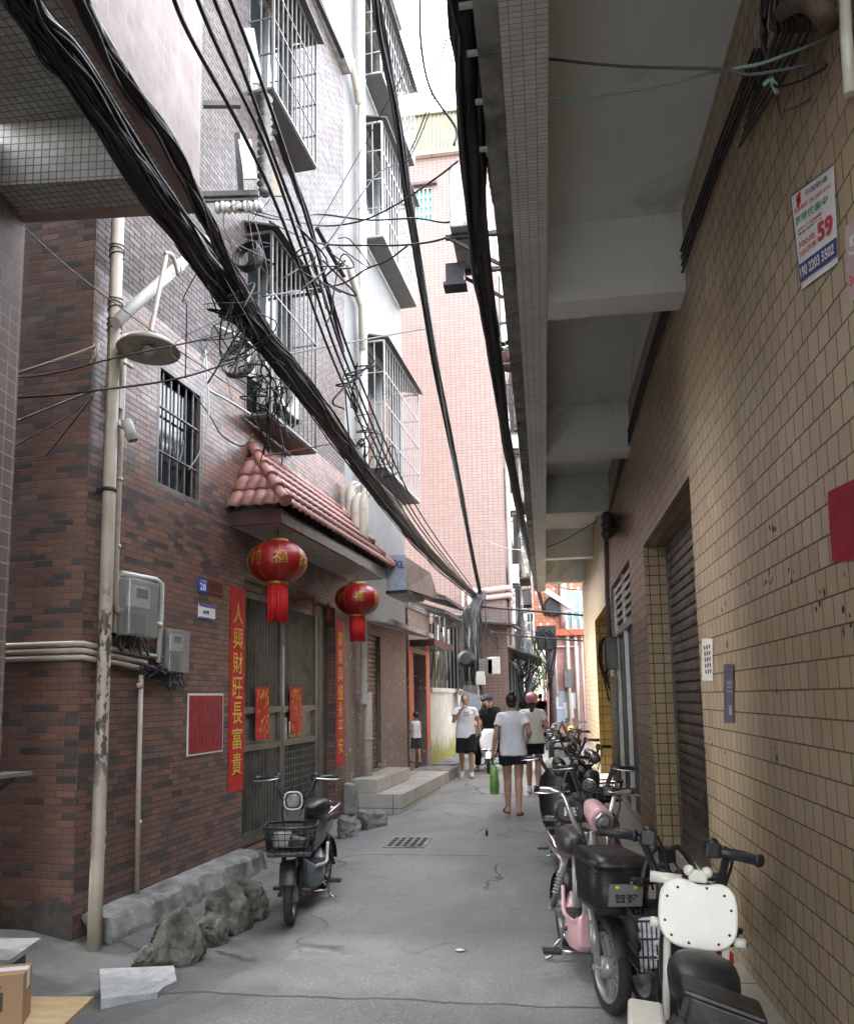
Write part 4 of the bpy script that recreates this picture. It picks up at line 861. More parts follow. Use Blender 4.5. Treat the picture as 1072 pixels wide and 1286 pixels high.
# bracket with insulators, utility post on the wall, coil
P = lpx(300, 250, .45)
t = thing('insulator_rack', 'grey steel wall bracket carrying a row of white porcelain insulators', 'bracket', tuple(P))
i0, i1 = lpx(255, 245, .1), lpx(325, 243, .62)
b = MB(); b.bar(i0, i1, .05, .05); b.bar(i0 - Vector((0, 0, .06)), i1 - Vector((0, 0, .06)), .03, .02); b.bar(lpx(300, 170, .4), lpx(306, 262, .45), .1, .06); b.bar(lpx(255, 131, .05), lpx(302, 131, .38), .05, .05); b.build('steel_arm', M['greyiron'], t)
for k in range(4):
    c = i0.lerp(i1, .35 + k * .2) - Vector((0, 0, .13)); b = MB()
    Mx = Matrix.Translation(c) @ Matrix.Rotation(R(90), 4, 'Y'); b.lathe([(.02, -.07), (.05, -.06), (.055, -.04), (.035, -.025), (.035, -.01), (.055, 0), (.055, .02), (.035, .03), (.05, .05), (.02, .07)], Mx, 18); b.build('insulator', M['acwhite'], t)
b = MB(); prof = []
p0, p1 = lpx(325, 115, .62), lpx(332, 245, .62)
for k in range(13):
    z = k / 12; prof += [(.04, z * (p1 - p0).length), (.075, (z + .03) * (p1 - p0).length), (.05, (z + .06) * (p1 - p0).length)]
b.lathe([(max(.03, r_), z) for r_, z in prof], Matrix.Translation(p1), 16); single(b, 'insulator_stack', M['greyiron'], 'tall stack of dark ribbed insulator discs beside the upper window cage', 'insulator')
for k, (x, y, w_, h_, mt, lb) in enumerate(((311, 200, 20, 62, 'acwhite', 'pale grey hanging plate under the insulator discs'), (345, 222, 18, 60, 'boardtan', 'tan board dangling among the cables below the upper cage'), (318, 70, 16, 90, 'acwhite', 'long white metal strip hanging among the power lines'))):
    M.setdefault('boardtan', plain('tan_board', (.3, .26, .19), .6)); p = lpx(x, y, .58); b = MB(); b.cbox(p, (w_ / FPX * p.y * .9, .02, h_ / FPX * p.y), Matrix.Rotation(R(-9), 4, 'Y') @ Matrix.Rotation(R(20), 4, 'Z')); single(b, 'hanging_plate', M[mt], lb, 'plate')
def coil(x, y, o, r, n_, rr, label, tilt=(70, 10), mat='cable', seed=1):
    P = lpx(x, y, o); r_ = random.Random(seed); b = MB(); pts = []
    Mx = Matrix.Translation(P) @ Matrix.Rotation(R(tilt[1]), 4, 'Z') @ Matrix.Rotation(R(tilt[0]), 4, 'X')
    for k in range(n_ * 18):
        a = k * 2 * math.pi / 18; q = r * (1 + .13 * noise.noise((k * .11, seed, 0))); pts.append(Mx @ Vector((q * math.cos(a), q * math.sin(a) * 1.0, .09 * noise.noise((k * .07, seed, 5)))))
    b.tube(pts, rr, 6); return single(b, 'cable_coil', M[mat], label, 'cable coil')
coil(312, 322, .62, .13, 16, .009, 'loose coil of dark cable hanging below the insulators', (80, -15), 'cable', 2)
coil(300, 452, .55, .16, 22, .011, 'fat coil of greyish cable hooked under the main cable bundle', (82, -10), 'olivecable' if 'olivecable' in M else (M.setdefault('olivecable', plain('olive_grey_cable', (.10, .095, .07), .5)) and 'olivecable'), 5)
# junction box lump, satellite-ish ac unit inside lower cage
P = lpx(395, 505, .32)
t = ac_unit(tuple(lpx(352, 520, .12)), math.atan2(LW.u.y, LW.u.x) + 0, 'white air conditioner wedged in the lower window cage behind the cables', bracket=False, sc=.8)
t.rotation_euler = (0, 0, math.atan2(LW.u.y, LW.u.x)); 
t['group'] = 'air conditioners on the left wall'
for k, (x, y, o, sz, lb) in enumerate(((292, 395, .5, .2, 'dark splice box half buried in the cable tangle'), (283, 425, .35, .22, 'pale splice box tilted under the cable tangle'))):
    b = MB(); b.cbox(lpx(x, y, o), (sz, sz * .6, sz * .7), Matrix.Rotation(R(30), 4, 'Y') @ Matrix.Rotation(R(20), 4, 'X')); single(b, 'splice_box', M['black'] if k == 0 else M['acwhite'], lb, 'splice box', bevel=.01)
# three stub vents above the far end of the porch
for k, (x, y) in enumerate(((440, 640), (447, 655), (456, 650))):
    p = lpx(x, y, .12 + .1 * k); b = MB(); b.tube(spline([p + Vector((0, 0, -.35)), p, p + Vector((0, 0, .25)), p + Vector((.05, .03, .36)), p + Vector((.1, .05, .33))], 6), .075, 14)
    single(b, 'vent_pipe', M['pvc'], ('leftmost', 'middle', 'rightmost')[k] + ' of three stubby vent pipes above the porch roof end', 'vent pipe', 'vent pipes by the porch')
# downpipes on the white building
WB = LWb
def wpx(x, y, o): s, z = WB.px(x, y, o); return WB.p(s, o, z)
for k, (pts, r_, mt, lb) in enumerate((
    (((452, -60), (452, 100), (453, 260), (455, 420), (458, 700)), .065, 'pvcw', 'straight pale downpipe running the height of the white building'),
    (((433, 45), (441, 80), (448, 110), (450, 130)), .055, 'pvc', 'short elbow pipe joining the downpipe near the frame top'),
    (((437, 330), (444, 355), (454, 385), (455, 440)), .055, 'pvc', 'short elbow pipe joining the downpipe halfway up'),
    (((462, 870), (463, 930), (462, 985)), .07, 'pvc', 'cream drainpipe standing beside the stone steps'))):
    q = [wpx(x, y, .12) for x, y in pts]
    if k in (0, 3):
        for p in q: p.x, p.y = q[-1].x, q[-1].y
        if k == 3: q[-1].z = .22
    b = MB(); b.tube(q, r_, 12)
    for p in q[1:-1]: b.tube([p, p + Vector((0, 0, .05))], r_ + .01, 12)
    single(b, 'downpipe', M[mt], lb, 'pipe', 'pipes on the white building')
p0, p1 = wpx(457, 885, .1), wpx(457, 741, .1); p1.x, p1.y = p0.x, p0.y; b = MB(); b.tube([p0.lerp(p1, k / 54) for k in range(55)], [.05 if k % 6 < 4 else .042 for k in range(55)], 12)
single(b, 'ribbed_duct', M['acwhite'], 'mottled pale duct standing between the couplet and the roller shutter', 'duct')
# xl sign box and awnings by the white building
p0, p1 = atY(487, 745, 12.6), atY(540, 700, 12.6)
P = wpx(505, 745, .7)
t = thing('sign_box', 'pale blue slanted sign box lettered XL standing on the canopy', 'sign', tuple(P), R(-4)); t.scale = (.85, .85, .85)
b = MB(); b.hexa([(-.16, -.4, .02), (.16, -.4, .02), (.42, 1.2, .02), (.1, 1.2, .02), (-.16, -.4, .6), (.16, -.4, .6), (.32, 1.0, .5), (.0, 1.0, .5)]); b.build('box', M['brownbox'] if 'brownbox' in M else M.setdefault('brownbox', plain('weathered_brown_panel', (.22, .16, .13), .7, dirt=((.1, .08, .07), 3, .5))), t, True)
b = MB(); b.box((-.17, -.43, 0), (.17, -.402, .62)); b.build('face_panel', M['palebluepanel'] if 'palebluepanel' in M else M.setdefault('palebluepanel', plain('pale_blue_panel', (.3, .34, .4), .5, dirt=((.2, .2, .2), 4, .5))), t, True)
me = text_mesh('XL', .17, .006); me.transform(Matrix.Translation((.055, -.435, .45)) @ Matrix.Rotation(R(90), 4, 'X') @ Matrix.Rotation(R(-12), 4, 'Z')); me.materials.clear(); me.materials.append(M['navyink']); ob = bpy.data.objects.new('lettering', me); COL.objects.link(ob); ob.parent = t
b = MB(); b.box((-.2, -.4, -.06), (.2, .9, 0)); b.build('base_frame', M['iron'], t, True)
for k, (x, y, lb) in enumerate(((556, 745, 'upper'), (566, 768, 'lower'))):
    s0 = LW.px(540, 880)[0] - .3; P = LW.p(s0 + 1.2, .2, LW.px(x, y, .4)[1]); b = MB(); h0 = P.z
    e_ = 2.3 - .3 * k; b.hexa([LW.p(s0, -.9, h0 + .35), LW.p(s0 + e_, -.9, h0 + .35), LW.p(s0 + e_, .42, h0 - .1), LW.p(s0, .42, h0 - .1), LW.p(s0, -.9, h0 + .38), LW.p(s0 + e_, -.9, h0 + .38), LW.p(s0 + e_, .42, h0 - .07), LW.p(s0, .42, h0 - .07)])
    for j in range(12): b.bar(LW.p(s0 + e_ * j / 11, -.9, h0 + .39), LW.p(s0 + e_ * j / 11, .43, h0 - .06), .05, .03)
    for j in range(4): b.bar(LW.p(s0 + e_ * j / 3, -.9, h0 + .33), LW.p(s0 + e_ * j / 3, .42, h0 - .12), .04)
    single(b, 'sheet_awning', M['roofsheet'], lb + ' of two dark sheet-metal awnings over the mossy yard wall', 'awning', 'awnings over the yard wall')
# kitchen clutter seen over the yard wall
for k in range(5):
    s = lerp(CS1 + .5, YS1 - .4, k / 4.5); b = MB(); h_ = (1.1, 1.5, .8, 1.4, 1.2)[k]
    b.fbox(LW, s, s + .5, -.5 - .12 * k, -.3, 1.8, 1.8 + h_); b.bar(LW.p(s + .1, -.28, 1.8), LW.p(s + .1, -.28, 3.6), .04); b.tube([LW.p(s + .2, -.27, 2.0), LW.p(s + .22, -.2, 2.5), LW.p(s + .22, -.2, 3.3)], .02, 8)
    single(b, 'yard_cabinet', M[('greyiron', 'dark', 'olivecable', 'shutter', 'greyiron')[k]], ('grey cabinet', 'black locker', 'olive cupboard', 'beige cupboard', 'tall grey cabinet')[k] + ' with a pipe behind the mossy yard wall', 'cabinet')
couplet(513, 517, 811, 903, '', 'narrow orange-red couplet left of the mosaic house doorway', mat=M['redorange'] if 'redorange' in M else M.setdefault('redorange', plain('orange_red_paper', (.6, .09, .035), .6)), group='couplets on the mosaic house')
couplet(534.5, 538, 814, 940, '', 'narrow orange-red couplet right of the mosaic house doorway', mat=M['redorange'], group='couplets on the mosaic house')
# ---------------------------------------------------------------- left foreground: rocks, slabs, board, box
def rockmat():
    n = NT('mossy_rock'); v = n.coord(); base = n.ramp(n.noise(v, 5, 8, .7), [(.34, (.035, .036, .028)), (.5, (.12, .12, .098)), (.66, (.28, .275, .235))])
    ms = n.ramp(n.noise(v, 9, 6, .7), [(.52, 0), (.66, 1)]); base = n.mix(n.math('MULTIPLY', ms, .6), base, (.07, .085, .03))
    n.set(col=base, rough=.9, nrm=n.bump(n.math('ADD', n.noise(v, 18, 8, .75), n.math('MULTIPLY', n.vor(v, 14), .5)), .9, .03)); return n.m
M['rock'] = rockmat(); M['greyrock'] = plain('grey_rubble', (.2, .2, .19), .9, var=.3, scale=6, bump=.9, bscale=16, dirt=((.08, .08, .07), 4, .5))
def rock(cpx, wpx_, hpx, seed, label, mat='rock', flat=.8, name='rock', depth=.9, taper=0.0, block=0.0, sink=.04):
    P = atZ(cpx[0], cpx[1]); P.z = gz(P.x, P.y); w_ = wpx_ / FPX * P.y * .9; h_ = hpx / FPX * P.y * .88
    bm = bmesh.new(); bmesh.ops.create_icosphere(bm, subdivisions=5, radius=1)
    rr_ = random.Random(int(seed * 100)); pls = []
    for _ in range(16):
        q = Vector((rr_.gauss(0, 1), rr_.gauss(0, 1), rr_.gauss(0, .8))).normalized(); pls.append((q, rr_.uniform(.62, .86)))
    for v in bm.verts:
        p = v.co.copy()
        for q, dd in pls:
            e_ = p.dot(q) - dd
            if e_ > 0: p -= q * e_ * .75
        p *= 1.22
        if block: k = max(abs(p.x), abs(p.y), abs(p.z)); p = p.lerp(p / k * .8, block)
        d = 1 + .2 * noise.noise(p * 1.1 + Vector((seed * 3.7, 0, 0))) + .15 * noise.noise(p * 2.6 + Vector((0, seed * 2.1, 0))) + .07 * noise.noise(p * 6 + Vector((0, 0, seed))) + .03 * noise.noise(p * 14)
        cl = noise.cell(p * 3.2 + Vector((seed, seed, 0))) * .035 + noise.noise(p * 26) * .012; p = p * (d + cl)
        z = p.z; tp = 1 - taper * max(0, z); v.co = Vector((p.x * w_ / 2 * tp, p.y * w_ / 2 * depth * tp, (z * .62 + .42) * h_))
    for v in bm.verts:
        if v.co.z < -sink: v.co.z = -sink
    for f in bm.faces: f.smooth = True
    bmesh.ops.rotate(bm, verts=bm.verts, cent=(0, 0, 0), matrix=Matrix.Rotation(seed * 1.3, 3, 'Z')) if taper == 0 else None
    me = bpy.data.meshes.new(name); bm.to_mesh(me); bm.free(); me.materials.append(M[mat]); o = bpy.data.objects.new(name, me); COL.objects.link(o)
    o.location = P + Vector((0, w_ * depth * .4, 0)); tagit(o, label, 'rock', 'rocks by the wall'); return o
rock((218, 1212), 70, 68, 1.3, 'peaked mossy rock nearest the camera on the corner of the pale slab', taper=.3, depth=.7)
rock((180, 1206), 40, 26, 8.2, 'low pale rock spur beside the peaked mossy rock', depth=.7)
rock((262, 1188), 40, 38, 2.6, 'small round mossy rock between the peaked rock and the larger boulders', depth=.8)
rock((278, 1174), 68, 54, 3.1, 'lumpy mossy boulder second from the gate end of the rock row', depth=.8)
rock((302, 1160), 66, 56, 4.4, 'largest dark-sided boulder at the gate end of the rock row', depth=.9, block=.3)
rock((210, 1172), 52, 32, 5.2, 'broken mossy rock against the concrete footing', depth=.8)
rock((433, 1042), 34, 28, 6.3, 'dark grey rubble block right behind the parked grey scooter', 'greyrock', block=.5)
rock((466, 1034), 40, 25, 7.7, 'pale grey rubble block nearest the stone steps', 'greyrock', block=.75)
P = atZ(437, 1018); b = MB(); b.hexa([P + Vector(k) for k in ((-.13, -.12, -.05), (.13, -.12, -.05), (.13, .12, -.05), (-.13, .12, -.05), (-.12, -.1, .4), (.1, -.1, .36), (.1, .1, .36), (-.12, .1, .4))])
single(b, 'concrete_stump', M['conc'], 'square concrete stump at the foot of the right gate jamb', 'stump', bevel=.02)
b = MB(); pl = [atZ(*k, .03) for k in ((125, 1217), (218, 1213), (222, 1232), (205, 1240), (198, 1247), (127, 1255))]
a_ = [b.bm.verts.new(p) for p in pl]; c_ = [b.bm.verts.new(p - Vector((0, 0, .06))) for p in pl]; b.bm.faces.new(a_); b.bm.faces.new(c_[::-1])
for k in range(6): b.bm.faces.new((a_[k], a_[(k + 1) % 6], c_[(k + 1) % 6], c_[k]))
single(b, 'paving_slab', plain('pale_grey_slab', (.3, .305, .305), .75, var=.22, scale=14, bump=.5, bscale=50, dirt=((.17, .17, .17), 9, .56)), 'loose pale grey stone slab with a broken corner lying by the rocks', 'slab')
b = MB(); pl = [atZ(*k, -.02) for k in ((-30, 1252), (118, 1252), (70, 1296), (-30, 1310))]; a_ = [b.bm.verts.new(p) for p in pl]; c_ = [b.bm.verts.new(p - Vector((0, 0, .035))) for p in pl]; b.bm.faces.new(a_); b.bm.faces.new(c_[::-1])
for k in range(4): b.bm.faces.new((a_[k], a_[(k + 1) % 4], c_[(k + 1) % 4], c_[k]))
n = NT('worn_plywood'); v = n.coord(); base = n.ramp(n.noise(n.map(v, (1, 5, 1)), 3, 6, .7), [(.3, (.30, .2, .09)), (.6, (.45, .34, .19)), (.8, (.5, .42, .3))]); n.set(col=base, rough=.6, nrm=n.bump(n.noise(v, 30, 4), .2, .003))
single(b, 'plywood_board', n.m, 'yellowish plywood board lying flat on the ground under the carton', 'board')
# grey shelf plank and folding bracket at the left edge
P0 = atZ(52, 1180, .12); b = MB(); pl = [atZ(*k, .13) for k in ((-40, 1180), (52, 1178), (12, 1206), (-40, 1206))]; a_ = [b.bm.verts.new(p) for p in pl]; c_ = [b.bm.verts.new(p - Vector((0, 0, .03))) for p in pl]; b.bm.faces.new(a_); b.bm.faces.new(c_[::-1])
for k in range(4): b.bm.faces.new((a_[k], a_[(k + 1) % 4], c_[(k + 1) % 4], c_[k]))
t = thing('low_bench', 'low weathered grey plank bench at the left edge', 'bench', tuple(P0)); b.build('plank', plain('weathered_grey_plank', (.3, .29, .285), .7, var=.2, scale=8, dirt=((.14, .13, .13), 5, .5)), t)
b = MB(); q = atZ(5, 1195, .1); b.box((q.x - .06, q.y - .02, gz(q.x, q.y) - .02), (q.x + .04, q.y + .15, .1)); b.build('leg', M['greyiron'], t)
q0, q1 = atY(-40, 968, 4.0), atY(48, 968, 4.35)
t = thing('folding_shelf', 'thin folding shelf on a steel bracket sticking out from the mauve pillar', 'shelf', tuple(q0))
b = MB(); b.hexa([(q0.x, 3.5, q1.z - .02), (q1.x - .12, 3.5, q1.z - .02), (q1.x, 4.3, q1.z - .02), (q0.x, 4.3, q1.z - .02), (q0.x, 3.5, q1.z), (q1.x - .12, 3.5, q1.z), (q1.x, 4.3, q1.z), (q0.x, 4.3, q1.z)]); b.build('top', M['steel'], t)
b = MB(); b.bar((q1.x - .04, 4.2, q1.z - .02), (q1.x - .3, 4.2, q1.z - .22), .02); b.build('bracket', M['iron'], t)
# carton
P = atZ(-8, 1290); z_ = -.02
cx_, cy_ = atZ(12, 1286, -.02).x, atZ(12, 1286, -.02).y
fr1 = atZ(29, 1290, -.02); t = thing('cardboard_box', 'brown taped cardboard carton at the bottom left corner', 'carton', (fr1.x - .255, fr1.y - .02, -.018), R(22))
zt = hit(27, 1222, (fr1.x, fr1.y, 0), Vector((0, 1, 0))).z + .018
b = MB(); b.box((-.24, -.085, 0), (.24, .085, zt)); cb = b.build('carton', plain('brown_cardboard', (.30, .185, .10), .75, var=.08, scale=5, bump=.15, bscale=80), t, True, .004)
b = MB(); b.box((-.24, -.03, zt + .001), (.2415, .03, zt + .003)); b.box((.2405, -.03, zt - .09), (.242, .03, zt + .0005)); b.build('tape', plain('white_printed_tape', (.62, .62, .63), .35, var=.1, scale=60), t, True)
b = MB(); b.box((.1, -.0865, .08), (.15, -.0855, .17)); b.box((.11, -.0868, .19), (.14, -.0858, .2)); b.build('print_mark', M['blackink'], t, True)
# manhole grate, litter
pl = [atZ(*k, .0) for k in ((486, 1066), (530, 1065), (535, 1053), (498, 1053))]; c = sum(pl, Vector()) / 4
t = thing('drain_grate', 'square iron drain grate let into the concrete lane', 'grate', (c.x, c.y, gz(c.x, c.y)))
b = MB(); b.box((-.22, -.3, -.02), (.22, .3, .012)); b.build('frame', M['conc'], t, True)
b = MB()
for i in range(5):
    for j in range(4): b.cbox((-.16 + .08 * i, -.2 + .13 * j, .013), (.05, .085, .006))
b.build('slots', M['dark'], t, True)
P = atZ(611, 1050); b = MB(); b.ell(P + Vector((0, 0, .03)), (.016, .02, .035)); b.ell(P + Vector((0, .0, .055)), .013); b.tube([P + Vector((0, 0, .03)), P + Vector((.01, .05, .02))], .006, 6); single(b, 'sparrow_sized_litter', M['black'], 'tiny dark scrap standing on the lane in front of the walkers', 'litter')
P = atZ(578, 1195); b = MB(); b.lathe([(.0, .002), (.02, .002), (.03, .001)], Matrix.Translation(P + Vector((0, 0, .008))) , 12); single(b, 'paint_spot', M['plaster'], 'small whitish splash on the lane near the bottom centre', 'spot')

# dark lean-to at the back of the yard, in front of the pink tower
y0 = PY - .9; xa, xb = atY(546, 850, y0).x, atY(594, 850, y0).x; zt = atY(570, 772, y0).z
t = thing('yard_shed', 'low dark stained shed behind the mossy yard wall, in front of the pink tower', 'shed', ((xa + xb) / 2, y0, 0))
b = MB(); b.box((xa, y0, 0), (xb, PY - .01, zt)); b.build('wall', plain('sooty_plaster', (.11, .095, .082), .9, var=.3, scale=3, bump=.4, dirt=((.03, .028, .025), 1.6, .45)), t)
b = MB(); b.hexa([(xa - .1, y0 - .45, zt - .1), (xb + .12, y0 - .45, zt - .1), (xb + .12, PY - .02, zt + .1), (xa - .1, PY - .02, zt + .1), (xa - .1, y0 - .45, zt - .06), (xb + .12, y0 - .45, zt - .06), (xb + .12, PY - .02, zt + .14), (xa - .1, PY - .02, zt + .14)]); b.build('roof', M['roofsheet'], t)
b = MB(); b.box((lerp(xa, xb, .15), y0 - .012, 1.7), (lerp(xa, xb, .6), y0 - .002, zt - .35)); w_ = b.build('window', M['dark'], t)
b = MB()
for k in range(6): q = lerp(xa, xb, .15 + .09 * k); b.bar((q, y0 - .03, 1.7), (q, y0 - .03, zt - .35), .025)
b.build('window_bars', M['greyiron'], w_)
# ---------------------------------------------------------------- electric bikes
M['tyre'] = plain('tyre_rubber', (.02, .02, .021), .75, var=.35, scale=16, bump=.4, bscale=120, dirt=((.09, .085, .075), 7, .55))
M['chrome'] = plain('dull_chrome', (.5, .5, .5), .25, .9, var=.15, scale=12, dirt=((.2, .17, .14), 9, .58))
M['blackplastic'] = plain('black_plastic', (.014, .014, .016), .38, var=.3, scale=10, bump=.25, bscale=160, dirt=((.05, .048, .045), 6, .56))
M['vinyl'] = plain('black_vinyl', (.013, .013, .015), .42, var=.25, scale=8, bump=.3, bscale=140, dirt=((.045, .043, .04), 5, .56))
M['greenbody'] = plain('grey_green_paint', (.15, .185, .19), .3, var=.1, scale=6, coat=.4, dirt=((.07, .07, .065), 5, .58))
M['greypaint'] = plain('silver_grey_paint', (.27, .27, .26), .35, .3, var=.1, scale=6, coat=.3, dirt=((.13, .12, .11), 5, .58))
M['pink'] = plain('pink_paint', (.56, .33, .36), .3, var=.08, scale=6, coat=.4, dirt=((.33, .2, .2), 6, .6))
M['creampaint'] = plain('cream_white_paint', (.62, .61, .53), .38, var=.06, scale=6, coat=.2, dirt=((.4, .37, .3), 6, .6))
M['whitepaint'] = plain('white_scooter_paint', (.68, .69, .70), .25, var=.05, scale=6, coat=.4, dirt=((.45, .44, .42), 6, .62))
M['yellowpaint'] = plain('yellow_paint', (.62, .36, .02), .35, var=.1, coat=.3)
M['lens'] = plain('lamp_lens', (.16, .17, .17), .08, var=.4, scale=30, bump=0, coat=.5)
M['amber'] = plain('amber_sticker', (.7, .45, .03), .4, bump=0)
M['cloth'] = plain('crumpled_white_cloth', (.6, .6, .62), .85, var=.12, scale=14, bump=1, bscale=18)
M['mauvecloth'] = plain('dusty_mauve_cloth', (.3, .2, .2), .9, var=.2, scale=9, bump=1, bscale=14)
def ring(y, hw, z0, z1, n=16, ex=3.0, x=0.0):
    out = []
    for k in range(n):
        a = 2 * math.pi * k / n; c, s = math.cos(a), math.sin(a)
        out.append(Vector((x + hw * math.copysign(abs(c) ** (2 / ex), c), y, (z0 + z1) / 2 + (z1 - z0) / 2 * math.copysign(abs(s) ** (2 / ex), s))))
    return out
def loft(mb, rings, T=None, cap=True):
    T = T or Matrix(); L_ = [[mb.bm.verts.new(T @ p) for p in r] for r in rings]; n = len(L_[0])
    for a, b in zip(L_, L_[1:]):
        for k in range(n): mb.bm.faces.new((a[k], a[(k + 1) % n], b[(k + 1) % n], b[k])).smooth = True
    if cap: mb.bm.faces.new(L_[0][::-1]); mb.bm.faces.new(L_[-1])
    return mb
def ebike(label, loc, head, wr=.2, wb=1.08, steer=0, lean=0, body='blackplastic', panel='blackplastic', accent=None, bars=(.31, .98), basket='wire', seat='round', rack=True, rearbox=None,
          headlamp=None, plate=None, bar='blackplastic', spokes=6, forkmat='iron', group='electric bikes parked along the right wall', cat='electric bike', lever='chrome', shield=None, ham=.0, name='electric_bike', tw=.034, levers=True, slim=1.0, seatz=.62):
    t = thing(name, label, cat, loc, head, group); t.rotation_euler = (0, lean, head)
    yf, yr = wb / 2, -wb / 2; hy, hz = wb / 2 - .27, .66
    Sx = Matrix.Translation((0, hy + .05, 0)) @ Matrix.Rotation(R(steer), 4, 'Z') @ Matrix.Translation((0, -hy - .05, 0))
    def P(x, y, z): return Sx @ Vector((x, y, z))
    def wheel(y, T):
        Wm = T @ Matrix.Translation((0, y, wr)) @ Matrix.Rotation(R(90), 4, 'Y')
        b = MB(); pr = [(wr - .052, -tw * .72), (wr - .03, -tw * .98), (wr - .012, -tw * .8), (wr - .002, -tw * .4), (wr, 0), (wr - .002, tw * .4), (wr - .012, tw * .8), (wr - .03, tw * .98), (wr - .052, tw * .72), (wr - .052, -tw * .72)]
        b.lathe(pr, Wm, 36); w_ = b.build('wheel', M['tyre'], t, True)
        b = MB(); ri = wr - .05; b.lathe([(ri + .004, -tw * .7), (ri - .012, -tw * .75), (ri - .02, -tw * .3), (ri - .02, tw * .3), (ri - .012, tw * .75), (ri + .004, tw * .7)], Wm, 36, caps=False)
        for k in range(spokes):
            a = 2 * math.pi * k / spokes; ca, sa = math.cos(a), math.sin(a)
            for da in (-.16, .16): b.bar(Wm @ Vector((.035 * math.cos(a + da * 3), .035 * math.sin(a + da * 3), 0)), Wm @ Vector(((ri - .012) * math.cos(a + da), (ri - .012) * math.sin(a + da), 0)), .016, .02, up=(1, 0, 0))
        b.lathe([(.0, -.055), (.05, -.05), (.055, -.02), (.055, .02), (.05, .05), (.0, .055)], Wm, 20); b.build('rim', M['greypaint'] if spokes < 8 else M['chrome'], w_, True)
    wheel(yf, Sx); wheel(yr, Matrix())
    b = MB()
    for sx in (-1, 1):
        b.tube([P(sx * .062, yf, wr), P(sx * .062, yf - .085, wr + .2), P(sx * .055, hy + .07, hz - .12)], [.017, .017, .02], 10); b.tube([P(sx * .062, yf - .03, wr + .06), P(sx * .062, yf - .085, wr + .2)], .025, 10)
    b.bar(P(-.075, hy + .07, hz - .12), P(.075, hy + .07, hz - .12), .05); b.tube([P(0, hy + .075, hz - .13), P(0, hy - .01, hz + .16)], .024, 12); b.tube([P(-.09, yf, wr), P(.09, yf, wr)], .014, 8); b.build('fork', M[forkmat], t, True)
    b = MB(); rows = []
    for k in range(15):
        a = R(28 + 112 * k / 14); rr = wr + .03
        rows.append([b.bm.verts.new(P(x, yf - rr * math.cos(a + 1.1) * 1.0 if False else yf + rr * math.cos(a), wr + (rr - dz_) * math.sin(a))) for x, dz_ in ((-.055, .03), (-.04, .004), (0, 0), (.04, .004), (.055, .03))])
    for A, B in zip(rows, rows[1:]):
        for k in range(4): b.bm.faces.new((A[k], A[k + 1], B[k + 1], B[k])).smooth = True
    b.build('front_fender', M[panel if shield else 'greypaint' if panel == 'greenbody' else 'blackplastic'], t, True)
    b = MB(); rows = []
    for k in range(15):
        a = R(40 + 140 * k / 14); rr = wr + .035
        rows.append([b.bm.verts.new(Vector((x, yr + rr * math.cos(a), wr + (rr - dz_) * math.sin(a)))) for x, dz_ in ((-.06, .035), (-.045, .004), (0, 0), (.045, .004), (.06, .035))])
    for A, B in zip(rows, rows[1:]):
        for k in range(4): b.bm.faces.new((A[k], A[k + 1], B[k + 1], B[k])).smooth = True
    b.build('rear_fender', M['blackplastic'], t, True)
    # frame: head tube, down tube, floor tubes, seat post, rear stays
    sy, sz = -.2, seatz
    b = MB(); b.tube([(0, hy - .01, hz + .08), (0, hy + .045, hz - .1)], .032, 12)
    b.tube(spline([(0, hy, hz - .02), (0, hy - .1, .42), (0, hy - .2, .3), (0, sy + .05, .28)], 6), .03, 10)
    b.tube([(0, sy + .06, .28), (0, sy - .03, sz)], .024, 10)
    for sx in (-1, 1):
        b.tube([(sx * .03, sy + .05, .3), (sx * .075, yr, wr)], .015, 8); b.tube([(sx * .06, sy - .05, sz - .05), (sx * .08, yr + .02, wr + .02)], .02, 10); b.tube([(sx * .062, sy - .05, sz - .06), (sx * .1, yr - .12, sz - .02)], .013, 8)
        for k in range(7): z = k / 7; p = Vector((sx * .06, sy - .05, sz - .05)).lerp(Vector((sx * .08, yr + .02, wr + .02)), .25 + .5 * z); b.ell(p, (.033, .033, .009), None, 10, 4)
    b.tube([(-.1, yr, wr), (.1, yr, wr)], .014, 8); b.build('frame', M[forkmat], t, True)
    # floor battery box
    b = MB(); loft(b, [ring(hy - .1, .06 * slim, .2, .38, 16, 4), ring(hy - .16, .1 * slim, .15, .34, 16, 4), ring(hy - .3, .12 * slim, .13, .31, 16, 5), ring(sy + .08, .12 * slim, .13, .31, 16, 5), ring(sy + .0, .1 * slim, .15, .36, 16, 4), ring(sy - .04, .07 * slim, .2, .4, 16, 4)]); bx = b.build('battery_box', M[body], t, True)
    b = MB(); b.box((-.115 * slim, sy + .06, .312), (.115 * slim, hy - .2, .326)); b.build('foot_mat', M['vinyl'], bx, True)
    if accent:
        b = MB()
        for sx in (-slim, slim): b.tube(spline([(sx * .118, hy - .14, .32), (sx * .125, hy - .3, .3), (sx * .125, sy + .05, .305), (sx * .105, sy - .06, .42)], 6), .012, 8)
        b.build('side_trim', M[accent], t, True)
    if panel != 'blackplastic' and not shield:       # tail cover and front panel
        b = MB(); loft(b, [ring(sy + .03, .05, .36, .6, 14, 3), ring(sy - .06, .085, .4, .64, 14, 3), ring(yr + .02, .09, .46, .63, 14, 3), ring(yr - .12, .06, .53, .62, 14, 3)]); b.build('tail_cover', M[panel], t, True)
        b = MB(); b.hexa([P(-.07, hy + .1, .5), P(.07, hy + .1, .5), P(.07, hy + .06, .5), P(-.07, hy + .06, .5), P(-.09, hy + .08, .78), P(.09, hy + .08, .78), P(.09, hy + .02, .78), P(-.09, hy + .02, .78)]); b.build('front_panel', M['blackplastic' if headlamp == 'squarish' else panel], t, True, .012)
